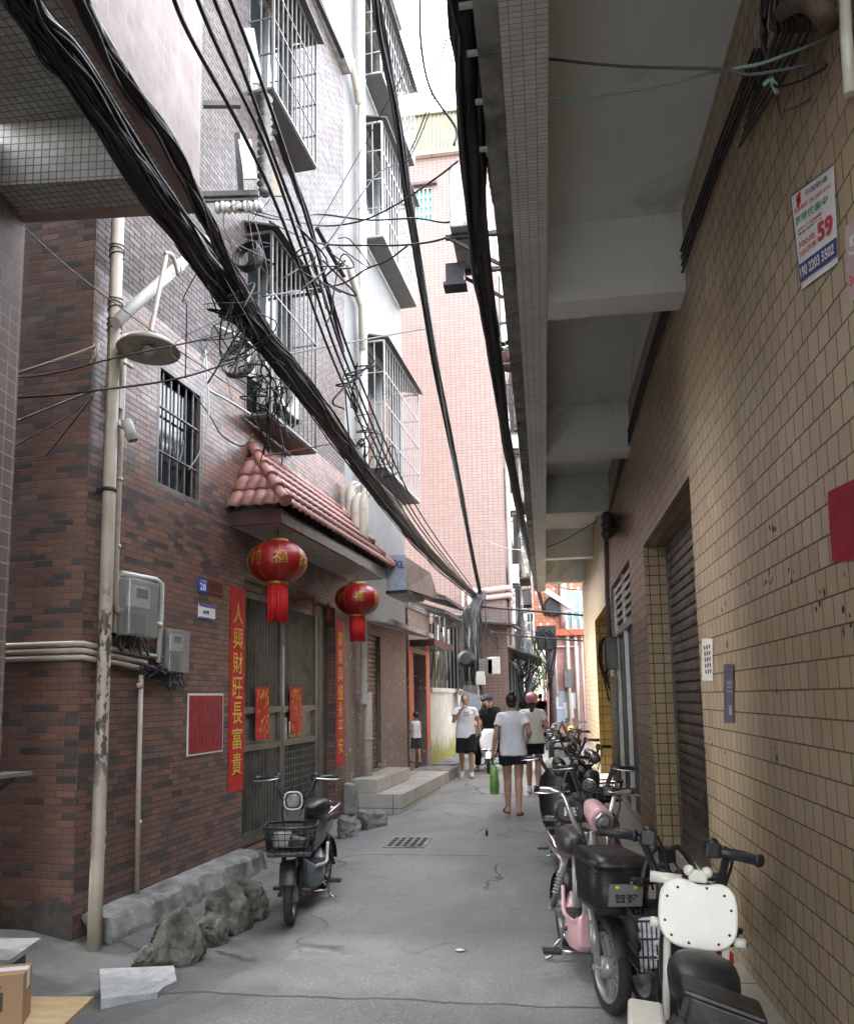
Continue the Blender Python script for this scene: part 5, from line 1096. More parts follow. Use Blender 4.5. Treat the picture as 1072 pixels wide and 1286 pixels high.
    if shield:                                       # scooter leg shield
        b = MB()
        loft(b, [[Vector((x, hy + .12 + .05 * math.cos(x * 6) + dy_ - (z - .5) * .28, z)) for x, dy_ in ((-hw, 0), (-hw * .6, .035), (0, .05), (hw * .6, .035), (hw, 0), (hw * .9, -.04), (0, -.02), (-hw * .9, -.04))] for z, hw in ((.34, .1), (.42, .15), (.55, .18), (.7, .19), (.82, .17), (.9, .1))]); b.build('leg_shield', M[shield], t, True)
        b = MB(); b.tube(spline([(-.14, hy + .19, .47), (0, hy + .245, .475), (.14, hy + .19, .47)], 6), .028, 10); b.build('light_bar', M['chrome'], t, True)
        b = MB(); loft(b, [ring(sy + .06, .12, .28, .62, 16, 4), ring(sy - .1, .15, .3, .66, 16, 4), ring(yr - .05, .15, .38, .66, 16, 4), ring(yr - .22, .08, .5, .64, 16, 4)]); b.build('rear_body', M[shield], t, True)
    # seat
    b = MB()
    if seat == 'round': loft(b, [ring(sy + .16, .04, sz + .05, sz + .1), ring(sy + .13, .075, sz + .015, sz + .125), ring(sy + .05, .105, sz, sz + .145), ring(sy - .08, .12, sz, sz + .15), ring(sy - .15, .11, sz + .01, sz + .14), ring(sy - .19, .07, sz + .04, sz + .11)])
    elif seat == 'small': loft(b, [ring(sy + .17, .04, sz + .04, sz + .08), ring(sy + .14, .08, sz + .01, sz + .11), ring(sy + .06, .1, sz, sz + .125), ring(sy - .03, .1, sz, sz + .125), ring(sy - .08, .085, sz + .01, sz + .11), ring(sy - .11, .05, sz + .03, sz + .09)])
    else: loft(b, [ring(sy + .18, .06, sz + .05, sz + .1), ring(sy + .14, .11, sz + .02, sz + .13), ring(sy, .14, sz, sz + .14), ring(sy - .3, .15, sz + .01, sz + .15), ring(sy - .42, .13, sz + .03, sz + .16), ring(sy - .47, .08, sz + .07, sz + .14)])
    b.build('seat', M['vinyl'], t, True)
    if rack:
        b = MB()
        for sx in (-1, 1): b.tube([(sx * .085, sy - .14, sz + .0), (sx * .095, yr - .2, sz + .04), (sx * .07, yr - .25, sz + .05), (0, yr - .26, sz + .05)], .011, 8)
        for k in range(4): b.tube([(-.09, sy - .2 - .1 * k, sz + .012), (.09, sy - .2 - .1 * k, sz + .012)], .008, 6)
        b.build('rear_rack', M['chrome' if rack == 1 else 'blackplastic'], t, True)
    if rearbox:
        b = MB(); loft(b, [ring(yr + .1, .15, sz + .07, sz + .25, 16, 6), ring(yr + .08, .165, sz + .06, sz + .3, 16, 6), ring(yr - .2, .165, sz + .06, sz + .3, 16, 6), ring(yr - .22, .15, sz + .07, sz + .25, 16, 6)]); b.build('top_box', M[rearbox], t, True)
    # handlebar
    hw, hh = bars; b = MB(); st = Vector((0, hy - .02, hz + .15))
    for sx in (-1, 1):
        b.tube(spline([P(0, st.y, st.z), P(sx * .06, st.y, st.z + .015), P(sx * .115, st.y - .01 + ham, st.z + (hh - st.z) * .5), P(sx * .15, st.y - .03, hh - .02), P(sx * .2, st.y - .05, hh), P(sx * hw, st.y - .1, hh)], 5), .0135, 10)
    b.bar(P(-.03, st.y, st.z - .02), P(.03, st.y, st.z - .02), .06); hb = b.build('handlebar', M[bar], t, True)
    for sx in (-1, 1):
        b = MB(); p0, p1 = P(sx * (hw - .11), st.y - .073, hh), P(sx * (hw + .02), st.y - .105, hh); b.tube([p0, p0.lerp(p1, .08), p0.lerp(p1, .1), p0.lerp(p1, .9), p0.lerp(p1, .92), p1], [.021, .021, .0175, .0175, .021, .02], 12); b.build('grip', M['black'], t, True)
        b = MB(); q = P(sx * (hw - .15), st.y - .062, hh); b.cbox(q, (.05, .045, .05), Matrix.Rotation(R(10) * sx, 4, 'Z')); b.ell(q + Vector((0, 0, .02)), (.022, .02, .02)); b.build('switch_block', M['blackplastic'], t, True, .006)
        if levers:
            b = MB(); b.tube(spline([q, q + P(0, .045, 0) - P(0, 0, 0), P(sx * (hw - .04), st.y - .02, hh - .012), P(sx * (hw + .03), st.y - .045, hh - .015)], 5), [.0055] * 15 + [.005], 8); b.build('brake_lever', M[lever], t, True)
        b = MB(); b.tube(spline([q, P(sx * .13, st.y + .09, hh - .04), P(sx * .06, st.y + .1, hz + .1), P(sx * .03, hy + .08, hz - .05)], 8), .005, 6); b.build('brake_cable', M['cable'], t, True)
    if headlamp == 'squarish':
        c = P(0, hy + .12, hz + .16); b = MB(); loft(b, [ring(-.06, .04, -.04, .04), ring(-.02, .064, -.062, .062), ring(.035, .068, -.066, .066), ring(.04, .06, -.058, .058)], Sx @ Matrix.Translation((0, hy + .1, hz + .17))); hl = b.build('headlight', M['blackplastic'], t, True)
        b = MB(); T_ = Sx @ Matrix.Translation((0, hy + .1, hz + .17)); q = [T_ @ k_ for k_ in ring(.04, .064, -.062, .062, 24)]; b.tube(q + [q[0]], .0065, 8); b.build('bezel', M['acwhite'], hl, True)
        b = MB(); loft(b, [ring(.041, .056, -.055, .055), ring(.05, .04, -.04, .04)], Sx @ Matrix.Translation((0, hy + .1, hz + .17))); b.build('lens', M['lens'], hl, True)
    elif headlamp:
        T = Sx @ Matrix.Translation((0, hy + .08, hz + .26)) @ Matrix.Rotation(R(-14), 4, 'X'); b = MB(); loft(b, [ring(-.1, .045, -.02, .055, 18, 2.4), ring(-.06, .058, -.045, .06, 18, 2.4), ring(.03, .062, -.062, .062, 18, 2.2), ring(.075, .06, -.06, .06, 18, 2)], T); hl = b.build('headlight', M[headlamp], t, True)
        b = MB(); loft(b, [ring(.0755, .05, -.05, .05, 18, 2), ring(.09, .052, -.052, .052, 18, 2), ring(.092, .04, -.04, .04, 18, 2)], T); b.build('bezel', M['chrome'], hl, True)
        b = MB(); loft(b, [ring(.0925, .04, -.04, .04, 18, 2), ring(.1, .02, -.02, .02, 18, 2)], T); b.build('lens', M['lens'], hl, True)
    if basket == 'wire':
        b = MB(); y0, y1, z0, z1 = hy + .14, hy + .40, .50, .68; 
        def rect(z, g): return [P(-.15 - g, y0, z), P(-.15 - g, y1 + g - .05, z), P(-.1 - g, y1 + g, z), P(.1 + g, y1 + g, z), P(.15 + g, y1 + g - .05, z), P(.15 + g, y0, z)]
        for z, g, r_ in ((z0, 0, .007), (z0 + .05, .012, .004), (z0 + .1, .02, .004), (z0 + .14, .025, .004), (z1, .03, .009)):
            q = rect(z, g); b.tube(q + [q[0]], r_, 6)
        lo, hi = rect(z0, 0), rect(z1, .03)
        for (a, c), (e, f) in zip(zip(lo, lo[1:] + lo[:1]), zip(hi, hi[1:] + hi[:1])):
            m_ = max(1, int((c - a).length / .035))
            for k in range(m_): b.tube([a.lerp(c, k / m_), e.lerp(f, k / m_)], .0032, 5)
        bk = b.build('basket', M['blackplastic'], t, True)
        b = MB(); b.hexa([P(-.15, y0, z0 - .02), P(.15, y0, z0 - .02), P(.15, y1, z0 - .02), P(-.15, y1, z0 - .02), P(-.155, y0, z0 + .012), P(.155, y0, z0 + .012), P(.155, y1, z0 + .012), P(-.155, y1, z0 + .012)]); b.build('basket_tray', M['blackplastic'], bk, True, .008)
        b = MB(); b.cbox(P(.06, y0 + .09, z0 + .075), (.13, .12, .11), Matrix.Rotation(R(20), 4, 'Z')); b.build('basket_bag', M['greypaint'], bk, True, .02)
        b = MB(); b.cbox(P(-.05, y0 + .14, z0 + .06), (.12, .09, .08), Matrix.Rotation(R(-15), 4, 'Y')); b.build('basket_pouch', M['vinyl'], bk, True, .02)
    elif basket == 'box':
        y0, y1, z0, z1 = hy + .12, hy + .42, .50, .72
        b = MB(); loft(b, [[P(x, y, z) for x, y in ((-w_, y0), (-w_, y1 - .03 + g), (-w_ + .04, y1 + g), (w_ - .04, y1 + g), (w_, y1 - .03 + g), (w_, y0))] for z, w_, g in ((z0, .115, 0), (z0 + .02, .122, .01), (z1, .14, .03))])
        bk = b.build('basket', M['blackplastic'], t, True)
        b = MB()
        for k in range(14):
            z = lerp(z0 + .03, z1 - .02, k / 13); w_ = lerp(.123, .139, (z - z0) / (z1 - z0)); g = lerp(.012, .03, (z - z0) / (z1 - z0)); b.tube([P(-w_ - .002, y0 + .02, z), P(-w_ - .003, y1 - .03 + g, z), P(-w_ + .04, y1 + g + .003, z), P(w_ - .04, y1 + g + .003, z), P(w_ + .003, y1 - .03 + g, z), P(w_ + .002, y0 + .02, z)], .0035, 5)
        b.build('basket_slats', M['black'], bk, True)
        b = MB(); loft(b, [[P(x, y, z) for x, y in ((-w_, y0 - .01), (-w_, y1 + g - .03), (-w_ + .04, y1 + g), (w_ - .04, y1 + g), (w_, y1 + g - .03), (w_, y0 - .01))] for z, w_, g in ((z1 + .001, .148, .04), (z1 + .025, .148, .04), (z1 + .05, .125, .01), (z1 + .056, .1, -.03))]); b.build('basket_lid', M['blackplastic'], bk, True)
        if plate:
            b = MB(); b.hexa([P(-.085, y1 + .022, z0 + .05), P(.085, y1 + .022, z0 + .05), P(.085, y1 + .0301, z0 + .05), P(-.085, y1 + .0301, z0 + .05), P(-.085, y1 + .036, z0 + .155), P(.085, y1 + .036, z0 + .155), P(.085, y1 + .0441, z0 + .155), P(-.085, y1 + .0441, z0 + .155)]); pl_ = b.build('badge_plate', M['greypaint'], t, True)
            me = text_mesh(plate, .09, .003); xs = [v.co.x for v in me.vertices]; ys = [v.co.y for v in me.vertices]; sc_ = (.12 / (max(xs) - min(xs)), .055 / (max(ys) - min(ys)))
            me.transform(Sx @ Matrix.Translation((0, y1 + .0405, z0 + .09)) @ Matrix.Rotation(R(180), 4, 'Z') @ Matrix.Rotation(R(82), 4, 'X') @ Matrix.Diagonal((sc_[0], sc_[1], 1, 1)))
            me.materials.clear(); me.materials.append(M['blackink']); o = bpy.data.objects.new('lettering', me); COL.objects.link(o); o.parent = pl_
            b = MB()
            for x in (-.045, .045): b.ell(P(x, y1 + .042, z0 + .14), (.012, .004, .009))
            b.build('amber_stickers', M['amber'], pl_, True)
    # kickstand, pedals
    b = MB()
    for sx in (-1, 1): b.tube([(sx * .06, sy + .02, .16), (sx * .12, sy - .02, .08), (sx * .13, sy - .06, .012), (sx * .17, sy - .03, .008)], .011, 8)
    b.tube([(-.13, sy - .03, .05), (.13, sy - .03, .05)], .009, 8); b.build('kickstand', M['chrome'], t, True)
    b = MB()
    for sx in (-1, 1): b.bar((sx * .1, sy + .14, .23), (sx * .13, sy + .14 + .12 * sx, .14), .018); b.cbox((sx * .18, sy + .14 + .13 * sx, .14), (.1, .07, .022))
    b.tube([(-.1, sy + .14, .23), (.1, sy + .14, .23)], .014, 8); b.build('pedals', M['blackplastic'], t, True, .004)
    b = MB(); b.cbox((0, yr - .2, sz - .06), (.12, .03, .05)); b.build('tail_light', M['red'], t, True, .01)
    return t, P, (hy, hz, sy, sz, yr, yf)
def heading(fx, fy): return math.atan2(-fx, fy)
# the grey-green one by the gate
fc = atZ(358, 1162); f = Vector((.03, -1, 0)).normalized(); c = fc - f * .54
tG, PG, dims = ebike('grey-green electric bike with a black wire basket standing alone before the steel gate', (c.x, c.y, .0), heading(f.x, f.y), wr=.205, body='greenbody', panel='greypaint', accent='acwhite', steer=10, bars=(.29, .97), basket='wire', headlamp='squarish', group=None, spokes=6, lever='chrome')
# pink one with the lidded box
fc = atZ(757, 1272); f = Vector((.15, -1, 0)).normalized(); c = fc - f * .54
tP, PP, dims = ebike('pink electric bike with a lidded black front basket and bare alloy front wheel', (c.x, c.y, 0), heading(f.x, f.y), wr=.215, steer=9, lean=R(-3), body='pink', panel='blackplastic', accent='pink', slim=.62, forkmat='greypaint', bars=(.27, 1.03), basket='box', plate='台铃', headlamp='pink', bar='chrome', spokes=5)
b = MB(); b.tube([(-.12, .1, .5), (-.12, .08, .78)], .014, 10); b.build('side_post', M['chrome'], tP, True)
# the cream one seen from behind at the lower right
f = Vector((.1, 1, 0)).normalized()
tW, PW, dims = ebike('cream electric scooter seen from behind with a round-cornered white child-seat back and black top box', (.385, 2.70, 0), heading(f.x, f.y), wr=.205, wb=1.0, steer=-25, lean=R(5), body='creampaint', panel='creampaint', accent='creampaint', bars=(.26, 1.045), basket=None, headlamp=None, rack=2, levers=False, ham=.02, seatz=.66, seat='small')
hy, hz, sy, sz, yr, yf = dims
b = MB(); out = []
for k in range(60):                                   # bean-outlined plate with a dip at the top
    a = 2 * math.pi * k / 60; c_, s_ = math.cos(a), math.sin(a); x = .122 * math.copysign(abs(c_) ** .62, c_); z = .11 * math.copysign(abs(s_) ** .68, s_)
    if s_ > 0: z -= .022 * math.exp(-((x - .01) / .05) ** 2)
    if s_ < 0: x *= 1 - .1 * abs(s_) ** 3
    out.append((x, z))
Tp = Matrix.Translation((.0, .05, .85)) @ Matrix.Rotation(R(76), 4, 'X')
b.prism(out, Tp, -.012, .012, True); cp = b.build('child_seat_back', M['creampaint'], tW, True, .006)
b = MB()
for k in range(10):
    a = 2 * math.pi * (k + .3) / 10; c_, s_ = math.cos(a), math.sin(a); b.lathe([(.0045, 0), (.0045, .0022), (.001, .003)], Tp @ Matrix.Translation((.102 * math.copysign(abs(c_) ** .65, c_), .086 * math.copysign(abs(s_) ** .7, s_) - .006, .0122)), 8)
b.build('screws', M['black'], cp, True)
b = MB()
for x in (-.09, .09): b.tube([(x, .06, .76), (x * .98, .04, .62), (x * .95, .02, .5), (x * .8, .0, .36)], .012, 10)
b.tube([(-.15, .09, .94), (-.05, .09, .94)], .018, 10); b.tube([(-.145, .07, .8), (-.115, .07, .8)], .016, 10); b.tube([(.115, .07, .77), (.15, .07, .77)], .016, 10); b.build('child_seat_posts', M['creampaint'], tW, True)
b = MB(); b.cbox((0.0, .085, .96), (.06, .028, .04)); b.ell((-.028, .085, .975), .018); b.ell((.028, .085, .975), .018); b.build('bear_shaped_clamp', M['creampaint'], tW, True, .008)
b = MB(); loft(b, [ring(sy - .24, .1, sz - .03, sz + .03, 16, 4), ring(sy - .28, .12, sz - .04, sz + .06, 16, 4), ring(sy - .42, .12, sz - .03, sz + .06, 16, 4), ring(sy - .46, .08, sz - .01, sz + .04, 16, 4)]); b.build('pillion_seat', M['vinyl'], tW, True)
b = MB(); b.cbox((.02, sy - .27, sz + .05), (.19, .12, .12), Matrix.Rotation(R(12), 4, 'Y')); b.cbox((.02, sy - .27, sz + .115), (.205, .135, .018), Matrix.Rotation(R(12), 4, 'Y')); b.build('top_box', M['blackplastic'], tW, True, .015)
b = MB(); loft(b, [ring(sy + .1, .13, .3, .5, 16, 3), ring(sy - .1, .2, .33, .58, 16, 3), ring(sy - .3, .2, .4, .6, 16, 3), ring(sy - .42, .12, .46, .58, 16, 3)]); b.build('side_cover', M['creampaint'], tW, True)
b = MB(); b.cbox((-.16, sy - .12, .63), (.1, .2, .05)); b.build('side_bag_lid', M['creampaint'], tW, True, .012)
b = MB(); b.cbox((-.16, sy - .12, .5), (.095, .19, .2)); b.build('side_bag', M['blackplastic'], tW, True, .012)
b = MB(); loft(b, [ring(.26, .08, .52, .7, 16, 4), ring(.3, .1, .48, .74, 16, 4), ring(.4, .1, .5, .74, 16, 4), ring(.44, .08, .54, .7, 16, 4)]); b.build('front_trunk', M['blackplastic'], tW, True)
# black bike squeezed between the pink and the cream ones, nose to the wall
f = Vector((-.1, 1, 0)).normalized()
t4, P4, dims = ebike('low black folding e-bike squeezed between the pink bike and the cream scooter', (.545, 3.85, 0), heading(f.x, f.y), wr=.17, wb=.85, steer=14, bars=(.18, .70), basket=None, headlamp=None, rack=2)
b = MB(); b.cbox((-.2, -.3, .5), (.2, .24, .3)); 
b = MB()
for z in (.44, .5, .57, .64):
    q = [Vector((x, y, z)) for x, y in ((-.25, -.42), (-.1, -.42), (-.1, -.22), (-.25, -.22))]; b.tube(q + [q[0]], .005, 5)
for k in range(9):
    for (x, y) in ((lerp(-.25, -.1, k / 8), -.42), (lerp(-.25, -.1, k / 8), -.22), (-.25, lerp(-.42, -.22, k / 8)), (-.1, lerp(-.42, -.22, k / 8))): b.tube([(x, y, .44), (x, y, .64)], .003, 4)
pb = b.build('pannier_basket', M['blackplastic'], t4, True)
b = MB(); r_ = random.Random(9)
for k in range(5): b.ell((-.175 + r_.uniform(-.02, .02), -.32 + r_.uniform(-.03, .03), .47 + .03 * k), (.065, .08, .035), Matrix.Rotation(r_.uniform(-.4, .4), 4, 'Y'), 12, 7)
b.build('folded_papers', M['cloth'], pb, True)
b = MB(); loft(b, [ring(-.12, .09, .36, .56, 14, 4), ring(.05, .1, .34, .6, 14, 4), ring(.12, .08, .38, .56, 14, 4)]); b.build('hanging_bag', M['vinyl'], t4, True)
# the rest of the row, receding along the wall
row = [((.30, 6.45), (.08, -1), dict(bars=(.3, 1.0), basket='wire', headlamp='blackplastic', rack=1, steer=-16), 'black electric bike with a dusty mauve cloth over its basket behind the pink bike'),
       ((.12, 7.75), (-.05, -1), dict(bars=(.3, .98), basket=None, headlamp='blackplastic', rearbox='creampaint', rack=1, shield='blackplastic', seat='long', steer=12), 'black scooter with a cream top box third from the pink bike'),
       ((.42, 8.9), (.1, -1), dict(bars=(.32, 1.0), basket='wire', headlamp='chrome', steer=20), 'black bike with tall bars parked beside the dark door'),
       ((.30, 10.4), (.05, -1), dict(bars=(.3, 1.0), basket='box', headlamp='blackplastic', rearbox='creampaint', steer=-10, body='creampaint'), 'dark bike with a pale tail box before the yellow-tiled bay'),
       ((.36, 12.0), (.0, -1), dict(bars=(.3, 1.03), basket='wire', headlamp='blackplastic', steer=14, rack=1), 'black bike with a wire basket in front of the yellow-tiled bay'),
       ((.20, 13.6), (.05, -1), dict(bars=(.31, 1.0), basket=None, headlamp='chrome', shield='blackplastic', seat='long', steer=-14), 'black scooter near the far end of the row'),
       ((.50, 15.6), (-.1, -1), dict(bars=(.3, 1.05), basket='box', headlamp='yellowpaint', body='yellowpaint', panel='yellowpaint', steer=10), 'yellow shared bike at the far end of the row'),
       ((.15, 17.0), (.05, -1), dict(bars=(.3, 1.0), basket='wire', headlamp='blackplastic', steer=-8), 'last dark bike of the row beyond the yellow one')]
rowt = []
for (x, y), fv, kw, lb in row:
    f = Vector((*fv, 0)).normalized(); tt, PP_, dm = ebike(lb, (x, y, 0), heading(f.x, f.y), **kw); rowt.append((tt, PP_, dm))
tt, PP_, (hy, hz, sy, sz, yr, yf) = rowt[0]
b = MB(); r_ = random.Random(2); g_ = []
for i in range(13):
    line = []
    for j in range(13):
        u, v_ = i / 12, j / 12; ed = abs(u - .5) * 2; x = -.2 + .4 * u + .03 * noise.noise((u * 3, v_ * 3, 1)); z = .72 - .28 * max(0, v_ - .35) / .65 - .2 * max(0, ed - .5) + .035 * noise.noise((u * 5, v_ * 5, 2)); y = hy + .1 + .4 * min(v_, .6) / .6 + .02 * noise.noise((u * 4, v_ * 6, 3)); line.append(b.bm.verts.new(PP_(x, y, z)))
    g_.append(line)
for A, B in zip(g_, g_[1:]):
    for k in range(12): b.bm.faces.new((A[k], A[k + 1], B[k + 1], B[k])).smooth = True
o = b.build('basket_cloth', M['mauvecloth'], tt, True); o.modifiers.new('thick', 'SOLIDIFY').thickness = .006
# loose things by the row: a black bag on the pink bike's bar, folded board on the ledge
P = atY(716, 1018, 4.62); b = MB(); loft(b, [ring(-.06, .07, -.05, .06, 14, 2.6), ring(-.03, .1, -.07, .075, 14, 2.6), ring(.03, .1, -.07, .075, 14, 2.6), ring(.06, .07, -.05, .06, 14, 2.6)], Matrix.Translation(P))
t = thing('saddle_bag', 'black oval handlebar bag with pale letters hanging behind the pink bike', 'bag', tuple(P)); 
for v in b.bm.verts: v.co -= P
b.build('bag', M['vinyl'], t, True); b = MB(); b.tube(spline([(-.06, 0, .05), (0, .03, .22), (.06, 0, .05)], 6), .008, 6); b.build('strap', M['vinyl'], t, True)
me = text_mesh('HE', .06, .003); me.transform(Matrix.Translation((0, -.063, 0)) @ Matrix.Rotation(R(90), 4, 'X')); me.materials.clear(); me.materials.append(M['whiteink']); o = bpy.data.objects.new('lettering', me); COL.objects.link(o); o.parent = t
P = atY(790, 1058, 5.2); P.x = .80; b = MB(); b.cbox((.78, 5.05, LEDGE + .13), (.3, .06, .28), Matrix.Rotation(R(20), 4, 'X') @ Matrix.Rotation(R(25), 4, 'Z')); b.cbox((.78, 5.16, LEDGE + .08), (.26, .16, .15), Matrix.Rotation(R(25), 4, 'Z'))
single(b, 'dustpan', M['greyiron'], 'dark grey dustpan leaning on the ledge before the shutter', 'dustpan', bevel=.01)
# ---------------------------------------------------------------- people
def remesh(mb, vox, smooth=3, fac=.5, fold=0):
    me = bpy.data.meshes.new('body'); bmesh.ops.recalc_face_normals(mb.bm, faces=mb.bm.faces); mb.bm.to_mesh(me); mb.bm.free()
    o = bpy.data.objects.new('body', me); COL.objects.link(o)
    r_ = o.modifiers.new('r', 'REMESH'); r_.mode = 'VOXEL'; r_.voxel_size = vox; r_.use_smooth_shade = True
    s_ = o.modifiers.new('s', 'SMOOTH'); s_.iterations = smooth; s_.factor = fac
    dg = bpy.context.evaluated_depsgraph_get(); dg.update(); out = bpy.data.meshes.new_from_object(o.evaluated_get(dg)); bpy.data.objects.remove(o); bpy.data.meshes.remove(me)
    for p in out.polygons: p.use_smooth = True
    if fold:
        for v in out.vertices:
            c = v.co; v.co = c + v.normal * fold * (noise.noise((c.x * 9 + c.z * 3, c.y * 9, c.z * 5)) + .6 * noise.noise((c.x * 19, c.y * 19, c.z * 9 + c.x * 8)))
    return out
def put(me, name, mat, parent):
    me.name = name; me.materials.clear(); me.materials.append(mat); o = bpy.data.objects.new(name, me); COL.objects.link(o); o.parent = parent; return o
def cap(mb, a, b, ra, rb, seg=14):                    # rounded tapered limb
    a, b = Vector(a), Vector(b); d = (b - a).normalized(); pts, rs = [], []
    for k in range(5): q = math.pi / 2 * (1 - k / 4); pts.append(a - d * ra * math.sin(q)); rs.append(max(1e-4, ra * math.cos(q)))
    for k in range(5): q = math.pi / 2 * k / 4; pts.append(b + d * rb * math.sin(q)); rs.append(max(1e-4, rb * math.cos(q)))
    mb.tube(pts, rs, seg)
def zring(z, hx, hy, x=0.0, y=0.0, n=20, ex=2.4):
    return [Vector((x + hx * math.copysign(abs(math.cos(2 * math.pi * k / n)) ** (2 / ex), math.cos(2 * math.pi * k / n)), y + hy * math.copysign(abs(math.sin(2 * math.pi * k / n)) ** (2 / ex), math.sin(2 * math.pi * k / n)), z)) for k in range(n)]
def clothmat(name, col, rough=.9, dirt=None):
    n = NT(name); v = n.coord(); f = n.noise(n.map(v, (1, 1, .5)), 7, 4, .55, dist=.8); k = n.noise(v, 240, 2)
    n.set(col=n.mix(n.math('MULTIPLY', k, .25), col, tuple(c * .8 for c in col)), rough=rough, nrm=n.bump(f, .75, .035), spec=.2); return n.m
M['skin'] = plain('skin', (.42, .24, .165), .5, var=.08, scale=12, bump=.1); M['skin2'] = plain('tanned_skin', (.36, .195, .13), .5, var=.08, scale=12, bump=.1)
M['hair'] = plain('black_hair', (.018, .013, .011), .45, var=.4, scale=50, bump=.7, bscale=130)
M['tee'] = clothmat('white_cotton', (.66, .66, .70)); M['tee2'] = clothmat('ivory_cotton', (.58, .57, .53)); M['navy'] = clothmat('navy_cotton', (.016, .018, .03)); M['blackc'] = clothmat('black_cotton', (.012, .012, .014)); M['greyc'] = clothmat('charcoal_cotton', (.05, .05, .055))
M['greenc'] = clothmat('green_cotton', (.05, .3, .14)); M['sole'] = plain('dark_sandal', (.05, .045, .04), .7); M['sneaker'] = plain('white_sneaker', (.6, .6, .58), .6); M['capblue'] = clothmat('navy_cap_cloth', (.02, .03, .07)); M['helmpink'] = plain('pink_helmet_shell', (.5, .17, .2), .35, coat=.3)
def hand(mb, w, e, curl=.5, side=1, s=1.0, spread=0):
    """palm and five bent fingers continuing the forearm from elbow e to wrist w"""
    w, e = Vector(w), Vector(e); d = (w - e).normalized(); inw = Vector((-side, 0, 0)); inw = (inw - d * inw.dot(d)).normalized(); k = d.cross(inw).normalized()
    if k.y < 0: k = -k
    pm = w + d * .045 * s
    mb.ell(pm, (.02 * s, .036 * s, .045 * s), Matrix((inw, k, d)).transposed(), 12, 8)
    for i, L_ in enumerate((.068, .078, .072, .055)):
        b0 = w + d * .078 * s + k * (.027 - .018 * i) * s; b1 = b0 + (d * math.cos(curl * .6) + inw * math.sin(curl * .6)) * L_ * .5 * s; b2 = b1 + (d * math.cos(curl * 1.7) + inw * math.sin(curl * 1.7)) * L_ * .5 * s
        cap(mb, b0, b1, .0088 * s, .008 * s, 8); cap(mb, b1, b2, .008 * s, .0065 * s, 8)
    b0 = w + d * .03 * s + k * .03 * s; b1 = b0 + (d * .75 + k * .6 + inw * .25).normalized() * .036 * s; cap(mb, b0, b1, .011 * s, .009 * s, 8); cap(mb, b1, b1 + (d * .9 + inw * .45).normalized() * .03 * s, .009 * s, .0075 * s, 8)
